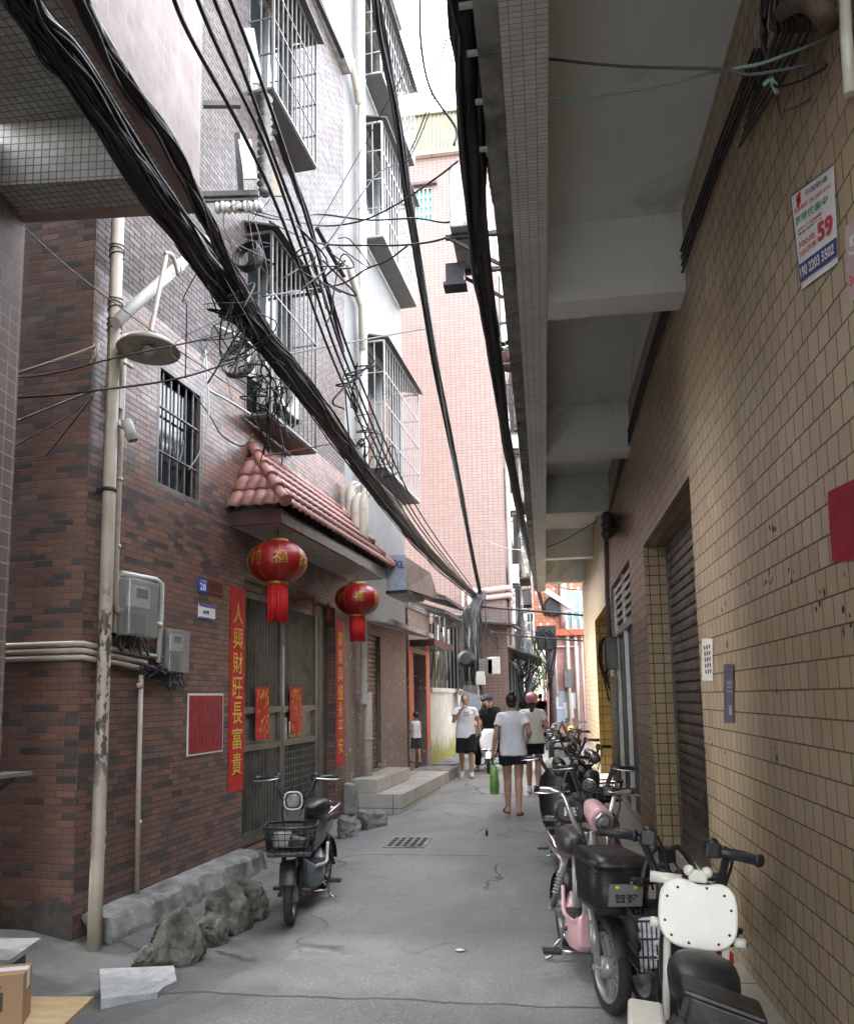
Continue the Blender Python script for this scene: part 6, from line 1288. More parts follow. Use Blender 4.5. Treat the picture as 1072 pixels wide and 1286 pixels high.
def person(label, loc, rz, H=1.65, sk='skin', pose=None, shirt='tee', bottom='navy', shoes='sole', hair='short', legs='shorts', bw=1.0, vox=.0075, group=None, hem=.86, sleeve=.55, short_to=.56, flare=1.0, face=True, smallhead=1.0):
    s = H / 1.70; t = thing('person', label, 'person', loc, rz, group)
    J = dict(hip=.092, hz=.90, lk=None, rk=None, la=(-.1, 0, .085), ra=(.1, 0, .085), le=(-.235, -.02, 1.13), re=(.235, -.02, 1.13), lw=(-.255, .04, .88), rw=(.255, .04, .88), head=(0, .02, 1.575), sh=(.163 * bw, 1.37), lean=0.0, lc=.5, rc=.5, yaw=0.0, ltoe=0.0, rtoe=0.0, lh=0.0, rh=0.0, seat=None)
    J.update(pose or {})
    V = lambda p: Vector(p) * s
    sx, szh = J['sh']; ln = J['lean']                  # lean pushes the upper body forward (+y)
    ly = lambda z: ln * max(0, z - .9)
    hip = J['seat'] or (0, 0, J['hz']); hx, hyy, hzz = hip
    dzs = hzz - .9; up = lambda p: (p[0] + hx, p[1] + hyy + ly(p[2]), p[2] + dzs)
    b = MB()
    loft(b, [[q * s for q in zring(z + dzs, wx * bw, wy, hx, y + hyy + ly(z))] for z, wx, wy, y in ((.84, .12, .085, 0), (.9, .155, .105, -.01), (.98, .145, .1, 0), (1.06, .13, .09, .005), (1.18, .145, .1, .005), (1.3, .152, .105, 0), (1.37, .13, .085, -.005), (1.43, .08, .06, 0), (1.46, .05, .045, 0))])
    hd = Vector(up(J['head'])); nk = Vector(up((0, -.01, 1.42)))
    cap(b, V(nk), V(hd + Vector((0, -.015, -.06))), .053 * s, .05 * s)
    Hm = Matrix.Rotation(R(J['yaw']), 3, 'Z'); hv = lambda x, y, z: V(hd + Hm @ Vector((x, y, z)) * smallhead)
    HM4 = Hm.to_4x4(); q_ = smallhead * s
    b.ell(hv(0, -.008, .03), (.076 * q_, .093 * q_, .09 * q_), HM4, 18, 12); b.ell(hv(0, .022, -.035), (.062 * q_, .068 * q_, .085 * q_), HM4, 16, 10); b.ell(hv(0, .05, -.085), (.03 * q_, .03 * q_, .028 * q_), HM4)
    if face:
        b.ell(hv(0, .093, -.018), (.014 * q_, .018 * q_, .026 * q_), HM4, 10, 7); b.ell(hv(0, .086, -.062), (.026 * q_, .011 * q_, .012 * q_), HM4, 10, 6); b.ell(hv(0, .083, .022), (.05 * q_, .014 * q_, .012 * q_), HM4, 10, 6)
    for e_ in (-1, 1): b.ell(hv(e_ * .077, -.005, -.012), (.012 * q_, .022 * q_, .033 * q_), HM4, 10, 6)
    shirt_caps = []; legsegs = []
    for side, e_ in (('l', -1), ('r', 1)):
        S_ = Vector(up((e_ * sx, -.005, szh))); El = Vector(up(J[side + 'e'])); Wr = Vector(up(J[side + 'w']))
        cap(b, V(Vector(up((e_ * sx * .6, 0, szh)))), V(S_), .062 * s, .058 * s); cap(b, V(S_), V(El), .05 * s * bw, .038 * s); cap(b, V(El), V(El.lerp(Wr, .35)), .039 * s, .04 * s); cap(b, V(El.lerp(Wr, .3)), V(Wr), .04 * s, .025 * s)
        hand(b, V(Wr), V(El), J[side + 'c'], e_, s); shirt_caps.append((Vector(up((e_ * sx * .55, 0, szh + .005))), S_, El))
        Hp = Vector((hx + e_ * J['hip'], hyy, hzz - .02)); An = Vector(J[side + 'a']); Kn = J[side + 'k']
        Kn = Vector(Kn) if Kn else (Hp + An) / 2 + Vector((0, .03, .02))
        cap(b, V(Hp), V(Kn), .088 * s * bw, .056 * s); cap(b, V(Kn), V(Kn.lerp(An, .3) + Vector((0, -.012, 0))), .055 * s, .058 * s); cap(b, V(Kn.lerp(An, .28) + Vector((0, -.012, 0))), V(An), .056 * s, .035 * s)
        tp = R(J[side + 'toe']); fd_ = Vector((e_ * .12, math.cos(tp), -math.sin(tp))).normalized(); heel = An + Vector((0, -.035, -.045)); 
        cap(b, V(An), V(heel), .036 * s, .034 * s); cap(b, V(heel), V(An + fd_ * .13 + Vector((0, 0, -.055))), .034 * s, .028 * s); cap(b, V(An + fd_ * .1 + Vector((0, 0, -.055))), V(An + fd_ * .16 + Vector((0, 0, -.06))), .03 * s, .02 * s)
        legsegs.append((Hp, Kn, An, fd_))
    body = put(remesh(b, vox), 'body', M[sk], t)
    if face:
        eb = MB()
        for e_ in (-1, 1): eb.ell(hv(e_ * .03, .083, .004), (.013 * q_, .008 * q_, .006 * q_), HM4, 10, 6); eb.ell(hv(e_ * .03, .09, .027), (.02 * q_, .006 * q_, .004 * q_), HM4, 8, 5)
        eb.build('eyes', M['hair'], t, True)
        mb_ = MB(); mb_.ell(hv(0, .096, -.063), (.022 * q_, .004 * q_, .005 * q_), HM4, 10, 5); mb_.build('mouth', plain('lips', (.3, .1, .09), .5) if 'lips' not in M else M['lips'], t, True)
    # shirt
    b = MB(); hm = hem + dzs
    loft(b, [[q * s for q in zring(z, wx * bw, wy, hx + .008 * math.sin(z * 9), y + hyy + ly(z - dzs))] for z, wx, wy, y in ((hm, .198, .14, 0), (hm + .03, .198, .14, 0), (.98 + dzs, .186, .13, 0), (1.1 + dzs, .168, .118, 0), (1.22 + dzs, .17, .12, .004), (1.3 + dzs, .166, .118, 0), (1.38 + dzs, .13, .095, -.004), (1.43 + dzs, .088, .07, -.004), (1.458 + dzs, .064, .058, -.004))])
    for N0, S_, El in shirt_caps:
        cap(b, V(N0 + Vector((0, 0, .008))), V(S_), .066 * s, .063 * s)
        if sleeve > 0: d_ = S_.lerp(El, sleeve); b.tube([V(S_), V(S_.lerp(d_, .5)), V(d_)], [.062 * s * bw, .068 * s * bw, .076 * s * bw], 16)
    put(remesh(b, max(.01, vox * 1.3), 4, .5, .009 if vox < .008 else 0), 'shirt', M[shirt], t)
    # shorts or trousers
    b = MB(); loft(b, [[q * s for q in zring(z + dzs, wx * bw, wy, hx, hyy)] for z, wx, wy in ((.82, .16, .12), (.86, .178, .128), (.93, .172, .12), (1.0, .155, .108))])
    for Hp, Kn, An, fd_ in legsegs:
        if legs == 'long': b.tube([V(Hp), V(Kn), V(Kn.lerp(An, .9))], [.105 * s * bw, .08 * s, .07 * s], 16)
        else:
            fr_ = (Hp.z - short_to) / max(.01, Hp.z - Kn.z) if not J['seat'] else .75
            e_ = Hp.lerp(Kn, min(1, fr_)) if fr_ <= 1 else Kn.lerp(An, min(.4, fr_ - 1)); b.tube([V(Hp + Vector((0, 0, -.0))), V(Hp.lerp(e_, .5)), V(e_)], [.104 * s * bw, .104 * s * bw * flare, .104 * s * bw * flare], 16)
    put(remesh(b, max(.01, vox * 1.3), 3, .5, .007 if vox < .008 else 0), 'trousers' if legs == 'long' else 'shorts', M[bottom], t)
    for Hp, Kn, An, fd_ in legsegs:
        b = MB(); tp = An + Vector((0, -.04, -.07)); 
        if shoes == 'sole':
            for k in (0,): loft(b, [[q for q in [V(p + Vector((x, 0, z))) for x, z in ((-w_, -.015), (w_, -.015), (w_, .004), (-w_, .004))]] for p, w_ in ((tp, .03), (tp + fd_ * .1, .042), (tp + fd_ * .2, .046), (tp + fd_ * .245, .03))])
            m_ = tp + fd_ * .15; b.tube([V(m_ + Vector((-.048, 0, -.0))), V(m_ + Vector((-.03, 0, .05))), V(m_ + Vector((.03, 0, .05))), V(m_ + Vector((.048, 0, 0)))], .012 * s, 8); b.build('sandal', M[shoes], t, True)
        else:
            cap(b, V(An + Vector((0, -.035, -.035))), V(An + fd_ * .17 + Vector((0, 0, -.05))), .046 * s, .036 * s); cap(b, V(An + Vector((0, -.01, .02))), V(An + Vector((0, -.02, -.03))), .046 * s, .05 * s); put(remesh(b, .009, 2), 'shoe', M[shoes], t)
    b = MB()
    if hair == 'bun':
        b.ell(hv(0, -.018, .045), (.084 * q_, .097 * q_, .088 * q_), HM4, 18, 12); b.ell(hv(0, -.04, -.02), (.07 * q_, .065 * q_, .06 * q_), HM4); b.ell(hv(0, -.06, .13), (.042 * q_, .042 * q_, .036 * q_), HM4)
    elif hair in ('short', 'crew'):
        g_ = .006 if hair == 'crew' else .012; b.ell(hv(0, -.02, .045), ((.076 + g_) * q_, (.085 + g_) * q_, (.078 + g_) * q_), HM4, 18, 12); b.ell(hv(0, -.045, -.0), (.07 * q_, .052 * q_, .06 * q_), HM4)
    elif hair == 'helmet':
        b.ell(hv(0, -.03, -.06), (.075 * q_, .06 * q_, .12 * q_), HM4); b.ell(hv(0, -.085, -.13), (.04 * q_, .035 * q_, .12 * q_), HM4)
    elif hair == 'cap':
        b.ell(hv(0, -.03, .0), (.08 * q_, .085 * q_, .065 * q_), HM4)
    if len(b.bm.verts): put(remesh(b, .008, 2), 'hair', M['hair'], t)
    if hair == 'helmet':
        b = MB(); b.ell(hv(0, -.01, .05), (.115 * q_, .13 * q_, .105 * q_), HM4, 20, 14); b.ell(hv(0, .11, .035), (.08 * q_, .06 * q_, .02 * q_), HM4); put(remesh(b, .01, 2), 'helmet', M['helmpink'] if 'pink' in label else M['blackplastic'], t)
    if hair == 'cap':
        b = MB(); b.ell(hv(0, -.012, .06), (.086 * q_, .1 * q_, .075 * q_), HM4, 18, 12); b.ell(hv(0, .11, .03), (.07 * q_, .065 * q_, .012 * q_), HM4); put(remesh(b, .008, 2), 'cap', M['capblue'], t)
    return t, s, hv
def foot(x, y): return atZ(x, y)
# woman walking away with a green bag
p = foot(646, 1023); a_ = dict(la=(-.085, .1, .085), ra=(.06, -.14, .1), lk=(-.085, .08, .48), rk=(.07, .0, .49), lw=(-.275, -.0, .87), le=(-.235, -.05, 1.13), rw=(.225, .17, 1.03), re=(.235, -.08, 1.15), lc=1.1, rtoe=18, rc=.7, head=(0, .02, 1.57))
tw, s, hv = person('woman walking away in white T-shirt and dark shorts holding a green bag', (p.x, p.y, .0), R(4), 1.60, pose=a_, hair='bun', shirt='tee', bottom='navy', shoes='sole', bw=1.0, short_to=.70, flare=1.12, hem=.82, group=None)
hp = Vector((-.275 * s, .02 * s, .80 * s)); b = MB()
loft(b, [[Vector((hp.x + x * k, hp.y + y, z)) for x, y in ((-.055 * k2, -.13 * k2), (.055 * k2, -.13 * k2), (.065 * k2, 0), (.055 * k2, .13 * k2), (-.055 * k2, .13 * k2), (-.065 * k2, 0))] for z, k, k2 in ((hp.z - .48, 1, .9), (hp.z - .46, 1, 1.0), (hp.z - .25, 1.0, .92), (hp.z - .12, .9, .75))], Matrix.Rotation(R(60), 4, 'Z') if False else None)
tb = thing('shopping_bag', 'bright green shopping bag hanging from the walking woman\'s left hand', 'bag', (p.x, p.y, 0), R(4)); b.build('bag', plain('green_plastic_bag', (.14, .28, .07), .35, var=.25, scale=14, bump=.8, bscale=25), tb, True)
b = MB()
for y in (-.05, .05): b.tube(spline([hp + Vector((0, y, -.12)), hp + Vector((0, y * .4, -.02)), hp + Vector((0, 0, .03)), hp + Vector((.01, y * .4, -.02))], 5), .006, 6)
b.build('handles', M['greenc'], tb, True)
# woman with the pink helmet ahead of her
p = foot(668, 998); a_ = dict(la=(-.09, .12, .085), ra=(.07, -.1, .1), lk=(-.085, .1, .48), rk=(.075, .02, .49), rw=(.2, .2, 1.08), re=(.24, -.04, 1.14), rtoe=12, lc=.6)
person('woman in a pink helmet and pale T-shirt walking away', (p.x + .04, p.y, 0), R(-3), 1.60, pose=a_, hair='helmet', shirt='tee2', bottom='blackc', shoes='sneaker', short_to=.68, hem=.86)
# man walking towards the camera, hand at his mouth
p = foot(586, 976); a_ = dict(la=(-.1, .16, .085), ra=(.09, -.12, .12), lk=(-.1, .14, .48), rk=(.095, .04, .49), rw=(.07, .2, 1.40), re=(.25, .09, 1.15), rc=1.2, lw=(-.30, -.0, .9), le=(-.26, -.05, 1.13), rtoe=25, lc=.8, head=(0, .03, 1.575))
tm, s, hv = person('man in white T-shirt walking towards us with a hand at his mouth', (p.x, p.y, .0), R(186), 1.62, sk='skin2', pose=a_, hair='crew', shirt='tee', bottom='blackc', shoes='sneaker', short_to=.5, flare=1.12, hem=.8, bw=1.06)
b = MB(); q = Vector((-.02, .137, 1.27)) * s
for r_ in range(3): b.box(tuple(q + Vector((-.03, -.0, -.01 + .03 * r_))), tuple(q + Vector((.03, .004, .002 + .03 * r_))))
b.box(tuple(q + Vector((-.05, -.0, -.03))), tuple(q + Vector((-.042, .004, .09)))); b.box(tuple(q + Vector((.042, -.0, -.03))), tuple(q + Vector((.05, .004, .09)))); b.build('shirt_print', M['greyc'], tm, True)
# child on the steps
p = atY(523, 958, 14.6)
person('small child in a white sleeveless top and dark shorts standing by the steps', (p.x, p.y, p.z), R(52), .9, pose=dict(la=(-.085, .05, .085), ra=(.09, -.06, .085), rw=(.18, .14, .98), re=(.235, -.01, 1.13), lw=(-.17, .16, 1.0), head=(0, .02, 1.60)), hair='short', shirt='tee', bottom='greyc', shoes='sole', sleeve=.12, short_to=.5, smallhead=1.28, flare=1.1, hem=.84)
# scooter rider and passenger coming towards the camera
fw = foot(614, 972); f = Vector((.02, -1, 0)).normalized(); c = fw - f * .56
ts, PS_, dm = ebike('white electric scooter with a silver light bar being ridden towards us', (c.x, c.y, 0), heading(f.x, f.y), wr=.21, wb=1.12, body='whitepaint', panel='whitepaint', shield='whitepaint', bars=(.3, 1.0), basket=None, headlamp=None, seat='long', rack=False, group=None, cat='scooter', name='electric_scooter')
a_ = dict(seat=(0, -.2, .80), hz=.80, la=(-.13, .12, .4), ra=(.27, -.06, .1), lk=(-.16, .2, .66), rk=(.24, .1, .55), le=(-.28, .1, 1.16), re=(.28, .1, 1.16), lw=(-.27, .38, 1.1), rw=(.27, .38, 1.1), lean=.12, head=(0, .05, 1.57), yaw=14, lc=1.3, rc=1.3)
person('scooter rider in a black T-shirt and navy cap facing us on the white scooter', (c.x, c.y, .0), heading(f.x, f.y), 1.68, sk='skin', pose=a_, hair='cap', shirt='blackc', bottom='blackc', shoes='sole', legs='long', vox=.009)
a_ = dict(seat=(.0, -.52, .84), hz=.84, la=(-.2, -.2, .35), ra=(.2, -.2, .35), lk=(-.22, -.1, .7), rk=(.22, -.1, .7), lw=(-.16, .25, 1.05), rw=(.16, .25, 1.05), le=(-.27, .05, 1.15), re=(.27, .05, 1.15), head=(.1, .03, 1.58))
person('passenger in a black helmet peering out behind the scooter rider', (c.x, c.y, .0), heading(f.x, f.y), 1.66, pose=a_, hair='helmet', shirt='blackc', bottom='blackc', shoes='sneaker', legs='long', vox=.011)
# people farther down the lane
for (x, y, hh), rz, lb, kw in (((663, 940, 1.68), 180, 'dark-haired person in black far down the lane behind the scooter', dict(shirt='blackc', bottom='blackc', legs='long', hair='short')),
                               ((680, 930, 1.66), 8, 'person in a dark red top and backpack walking away beyond the pink helmet', dict(shirt='winec', bottom='blackc', legs='long', hair='short')),
                               ((690, 922, 1.66), 4, 'distant person in a white top and green trousers walking away', dict(shirt='tee', bottom='greenc', legs='long', hair='short'))):
    M.setdefault('winec', clothmat('wine_cotton', (.16, .012, .03))); p = foot(x, y)
    q, s, hv = person(lb, (p.x, p.y, 0), R(rz), hh, vox=.016, face=False, shoes='sneaker', **kw)
    if 'backpack' in lb: b = MB(); loft(b, [[Vector((x_, y_, z)) * s for x_, y_ in ((-w_, -.13), (w_, -.13), (w_ * .9, -.28), (-w_ * .9, -.28))] for z, w_ in ((1.02, .13), (1.06, .15), (1.32, .14), (1.4, .09))]); b.build('backpack', M['blackc'], q, True, .03)
# ---------------------------------------------------------------- cables and wires
def bundle(pts, radii, n, label, name='cable_bundle', seed=1, mat='cable', loose=.25, group=None, rs=.011, ties=True):
    """a fat bundle: a core and n twisting sheathed strands, some of them sagging loose"""
    C_ = spline(pts, 10); m = len(C_); r_ = random.Random(seed); b = MB()
    rad = [lerp(radii[min(len(radii) - 1, int(k / (m - 1) * (len(radii) - 1)))], radii[min(len(radii) - 1, int(k / (m - 1) * (len(radii) - 1)) + 1)], (k / (m - 1) * (len(radii) - 1)) % 1) for k in range(m)]
    b.tube([p + Vector((noise.noise((k * .3, seed, 1)), 0, noise.noise((k * .3, seed, 2)))) * rad[k] * .25 for k, p in enumerate(C_)], [q * .8 * (1 + .2 * noise.noise((k * .35, seed, 7))) for k, q in enumerate(rad)], 10)
    for j in range(n):
        ph = r_.random() * 6.28; tw = r_.uniform(-.5, .5); rr = r_.uniform(.55, 1.0); lo = r_.random() < loose; P_ = []
        for k, p in enumerate(C_):
            t_ = (C_[min(k + 1, m - 1)] - C_[max(k - 1, 0)]).normalized(); x = t_.cross(Vector((0, 0, 1))).normalized(); y = x.cross(t_); a = ph + tw * k / 10 + 1.1 * noise.noise((k * .12, j, seed)); q = rad[k] * (rr + .25 * noise.noise((k * .2, j * 3.1, seed)))
            P_.append(p + x * math.cos(a) * q + y * math.sin(a) * q + (Vector((0, 0, -1)) * rad[k] * (.5 + .9 * max(0, noise.noise((k * .15, j, 9)))) if lo else Vector()))
        b.tube(P_, r_.uniform(rs * .6, rs * 1.25), 6)
    return single(b, name, M[mat], label, 'cable bundle', group)
H = lambda x, y, h: atZ(x, y, EYE + h)
bundle([H(14, -60, 2.38), H(30, 0, 2.4), H(100, 95, 2.42), H(190, 235, 2.5), H(270, 345, 2.65), H(335, 430, 2.68), H(400, 512, 2.66), H(450, 582, 2.66), H(505, 655, 2.65), H(552, 708, 2.63), H(601, 752, 2.62)], [.05, .052, .055, .065, .09, .1, .092, .09, .09, .085, .07], 46, 'thickest black cable bundle sweeping from the top left corner down to the utility pole', seed=3, rs=.009)
bundle([H(85, -60, 2.42), H(104, 0, 2.44), H(155, 97, 2.46), H(213, 178, 2.5), H(257, 268, 2.6), H(292, 340, 2.66), H(345, 430, 2.72)], [.022, .03, .034, .036, .032, .03], 12, 'thinner black cable bundle running over the pink edge of the jutting storey', seed=8, rs=.009)
PT_ = atY(603, 742, 20)
bundle([atY(462, -60, 6.2), atY(472, 0, 6.6), atY(497, 140, 8), atY(520, 290, 9.6), atY(547, 455, 12), atY(578, 612, 15.5), atY(590, 680, 17.6), atY(603, 745, 20)], [.045, .045, .05, .055, .05, .05], 14, 'black cable bundle slanting across the pink tower down to the pole top', seed=5, rs=.012)
bundle([H(572, -60, 2.78), H(582, 0, 2.8), H(592, 140, 2.84), H(603, 320, 2.88), H(620, 440, 2.88), H(641, 580, 2.88), H(663, 690, 2.86), H(684, 772, 2.75)], [.062, .062, .06, .058, .055, .052, .05, .04], 22, 'heavy black cable bundle along the outer edge of the right overhang', seed=11, rs=.011)
bundle([atY(345, 165, 5.5), atY(382, 262, 6.4), atY(402, 330, 7.0), atY(430, 440, 8.0)], [.03, .03, .022, .02], 7, 'short thick black bundle in front of the upper window cages', seed=21, rs=.01)
wires = []
def wire(pts, r, label, group=None, mat='cable', dep=None):
    b = MB(); b.tube(spline(pts, 8), r, 6); o = single(b, 'overhead_wire', M[mat], label, 'wire', group); return o
G1 = 'power lines over the left wall'
for pts, lb in (([H(205, -60, 3.3), H(230, 28, 3.3), H(304, 165, 3.35), H(360, 290, 3.3), H(430, 480, 3.1), H(513, 652, 2.9), H(582, 737, 2.75)], 'lowest of the black power lines descending to the pole'),
                ([H(225, -60, 3.35), H(271, 54, 3.35), H(334, 185, 3.4), H(385, 330, 3.35), H(440, 485, 3.15), H(518, 650, 2.95), H(588, 740, 2.76)], 'second lowest of the black power lines descending to the pole'),
                ([H(245, -60, 3.4), H(306, 91, 3.45), H(347, 205, 3.45), H(395, 335, 3.4), H(447, 485, 3.2), H(522, 648, 2.98), H(590, 740, 2.77)], 'second highest of the black power lines descending to the pole'),
                ([H(265, -60, 3.5), H(313, 61, 3.5), H(360, 195, 3.5), H(404, 335, 3.45), H(453, 480, 3.25), H(526, 642, 3.02), H(594, 740, 2.78)], 'highest of the black power lines descending to the pole')): wire(pts, .0125, lb, G1)
D = lambda *q: [atY(x, y, z) for x, y, z in q]
wire(D((300, 262, 6.6), (350, 275, 7), (400, 269, 8), (461, 276, 7.6), (521, 274, 6.9), (560, 279, 6.4), (584, 270, 6.1)), .009, 'upper dark wire crossing the gap towards the wall-hung air conditioner')
wire(D((322, 265, 6.6), (400, 283, 8), (450, 278, 7.6), (495, 258, 7.0), (545, 225, 6.3), (575, 202, 6.0)), .009, 'dark wire rising from the insulators to the right edge bundle')
wire(D((338, 278, 6.5), (400, 305, 8), (461, 308, 7.6), (513, 307, 7), (558, 299, 6.4), (584, 280, 6.1)), .010, 'lower dark wire crossing the gap below the air conditioner')
wire(D((330, 372, 6.4), (395, 362, 7.6), (430, 356, 7.6), (461, 337, 7.4), (485, 328, 7.2), (512, 308, 6.9)), .009, 'dark wire looping past the lower cage to the middle bundle')
wire(D((360, 445, 6.8), (400, 437, 7.6), (470, 424, 9.5), (533, 413, 11)), .011, 'straight dark wire from the lower cage to the middle bundle')
wire(D((395, 290, 9.6), (413, 260, 9.4), (460, 177, 8.4), (505, 95, 7.4), (558, 16, 6.0)), .005, 'thin straight wire rising across the white building to the sky')
wire(D((526, -60, 5.2), (527, 0, 5.4), (529, 59, 5.6), (541, 113, 5.8), (572, 160, 5.9), (570, 182, 5.9)), .011, 'dark wire curling through the sky gap to the right bundle')
wire(D((561, 46, 5.6), (541, 121, 6.4), (523, 172, 7.2), (508, 203, 8.4)), .007, 'first of two close wires dropping across the sky gap'); wire(D((564, 48, 5.6), (546, 119, 6.4), (527, 172, 7.2), (510, 205, 8.4)), .006, 'second of two close wires dropping across the sky gap')
wire(D((355, 350, 7.0), (400, 318, 7.4), (440, 265, 7.7), (472, 220, 8), (500, 205, 8.2)), .008, 'dark wire crossing the second cage diagonally')
wire(D((588, 667, 17), (631, 687, 16), (672, 690, 15), (705, 680, 14), (748, 655, 13.2)), .008, 'sagging wire from the middle bundle to the clamp on the right wall')
wire(D((604, 762, 20), (664, 767, 19.6), (734, 773, 19.3)), .03, 'thick wire stretched level from the pole to the end of the right wall', )
wire(D((616, 794, 20.2), (664, 800, 20), (732, 805, 19.8)), .022, 'second level wire below the thick one at the lane end')
wire(D((683, 727, 22), (700, 737, 22), (733, 742, 21)), .012, 'short sagging wire in front of the orange house')
wire(D((687, 768, 22), (705, 786, 23), (728, 804, 24)), .012, 'slanting wire in front of the rose-tiled house')
for k in range(4): wire(D((614 + k, 790 + 4 * k, 20.2), (640, 816 + 5 * k, 24), (662, 828 + 4 * k, 27), (683, 812 + k, 30)), .014, ('topmost', 'second', 'third', 'lowest')[k] + ' of four drooping wires beyond the pole', 'drooping wires beyond the pole')
wire(D((573, 40, 3.5), (633, 65, 3.3), (710, 76, 3.1), (784, 83, 2.9), (850, 85, 2.75), (910, 87, 2.66), (945, 93, 2.6), (1036, 77, 2.5), (1080, 72, 2.42)), .0055, 'grey wire swagged under the overhang with a kink near the wall', mat='greycable')
wire(D((572, 38, 3.5), (605, 85, 3.4), (640, 108, 3.3), (690, 122, 3.15), (784, 115, 2.95), (910, 88, 2.68), (960, 78, 2.6), (1030, 50, 2.5), (1080, 26, 2.42)), .0058, 'greenish wire swagged low under the overhang', mat='greenwire' if M.setdefault('greenwire', plain('pale_green_wire', (.2, .3, .26), .5)) else '')
wire(D((968, 95, 2.75), (974, 108, 2.7), (1000, 103, 2.62), (1030, 88, 2.52), (1050, 70, 2.46), (1080, 36, 2.4)), .005, 'black wire loop ending at the green tape on the right wall')
wire(D((965, -20, 2.9), (955, 40, 2.88), (966, 85, 2.85), (972, 100, 2.82), (980, 146, 2.8), (985, 140, 2.78), (1010, 128, 2.68), (1040, 102, 2.56), (1080, 80, 2.44)), .0045, 'grey wire hanging in a hook from the rusty wall clamp', mat='greycable')
b = MB(); q = D((968, 98, 2.72), (975, 117, 2.72)); b.tube([q[0], q[0] + Vector((.01, 0, -.03)), q[1]], [.009, .012, .008], 8); b.tube([q[0], q[0] + Vector((-.025, 0, -.02))], .008, 6); single(b, 'tape_knot', plain('mint_tape', (.3, .55, .45), .5), 'mint green tape knot on the wire loop at the top right', 'tape')
# clamp and cables running along the right wall
t = thing('wall_clamp', 'rusty clamp with black cable loops at the top of the right wall', 'clamp', tuple(rpx(1010, 20, .05)))
b = MB(); b.tube(spline([rpx(975, 28, .03), rpx(990, 8, .12), rpx(1015, 0, .14), rpx(1035, 18, .1), rpx(1040, 30, .02)], 6), .03, 10); b.bar(rpx(985, 30, .03), rpx(1042, 26, .03), .05, .05); b.build('bracket', plain('rusty_steel', (.1, .065, .05), .8, var=.35, scale=20, bump=.6, dirt=((.2, .15, .12), 9, .55)), t)
b = MB(); r_ = random.Random(6)
for k in range(9):
    x = 962 + 6 * k; b.tube(spline([rpx(x, -30, .06), rpx(x - 6, 15, .1 + .03 * r_.random()), rpx(x - 10 + 12 * r_.random(), 40 + 14 * r_.random(), .06), rpx(952 - 3 * k, 88 + 12 * k, .02)], 6), .006, 6)
b.build('cable_loops', M['cable'], t)
for k in range(4):
    b = MB(); d_ = 5 * k; b.tube(spline([rpx(962 - d_, 62, .03), rpx(934 - d_, 135, .018), rpx(905 - d_, 205 + 3 * k, .018), rpx(862 - d_ * .7, 325, .018), rpx(815 - d_ * .5, 470, .018), rpx(785 - d_ * .3, 572, .018), rpx(762, 650, .03)], 8), .0075, 6)
    single(b, 'wall_cable', M['cable'], ('first', 'second', 'third', 'fourth')[k] + ' from the wall of four black cables running along the top of the right wall', 'cable', 'cables along the right wall')
b = MB(); b.tube([rpx(1067, 118, .03), rpx(1062, 40, .03), rpx(1058, -60, .03)], .017, 10); single(b, 'wall_conduit', M['creampaint'], 'cream conduit at the upper right edge of the tiled wall', 'conduit')
t = thing('cable_anchor', 'black iron cable anchor with clamps high on the right wall', 'bracket', tuple(rpx(757, 660, .05)))
b = MB(); b.bar(rpx(761, 645, .02), rpx(761, 678, .02), .08); 
for y in (650, 660, 670): b.tube([rpx(762, y, .02), rpx(762, y, .18)], .05, 8); b.ell(rpx(762, y, .2), .07)
b.build('anchor', M['iron'], t)
b = MB(); b.tube([rpx(761, 680, .04), rpx(762, 740, .04), rpx(766, 815, .04)], .035, 10); single(b, 'wall_conduit', M['trim'], 'brown conduit dropping from the iron cable anchor', 'conduit')
b = MB(); b.tube([rpx(771, 850, .04), rpx(774, 980, .04)], .05, 10); single(b, 'wall_conduit', M['pvc'], 'beige conduit on the wall beside the dark door', 'conduit')
t = thing('meter_box', 'small meter box wrapped in black cables on the right wall', 'meter', tuple(rpx(766, 822, .06)))
q = rpx(767, 820, .08); b = MB(); b.box((q.x - .08, q.y - .18, q.z - .22), (q.x + .07, q.y + .18, q.z + .2)); b.build('box', M['greyiron'], t, bevel=.01)
b = MB(); r_ = random.Random(12)
for k in range(14): b.tube(spline([q + Vector((-.09, r_.uniform(-.2, .2), .2)), q + Vector((-.12 - .05 * r_.random(), r_.uniform(-.2, .2), r_.uniform(-.1, .1))), q + Vector((-.1, r_.uniform(-.2, .2), -.3)), q + Vector((-.05, r_.uniform(-.1, .1), -.45 * r_.random() - .2))], 6), .01, 5)
b.build('cables', M['cable'], t)
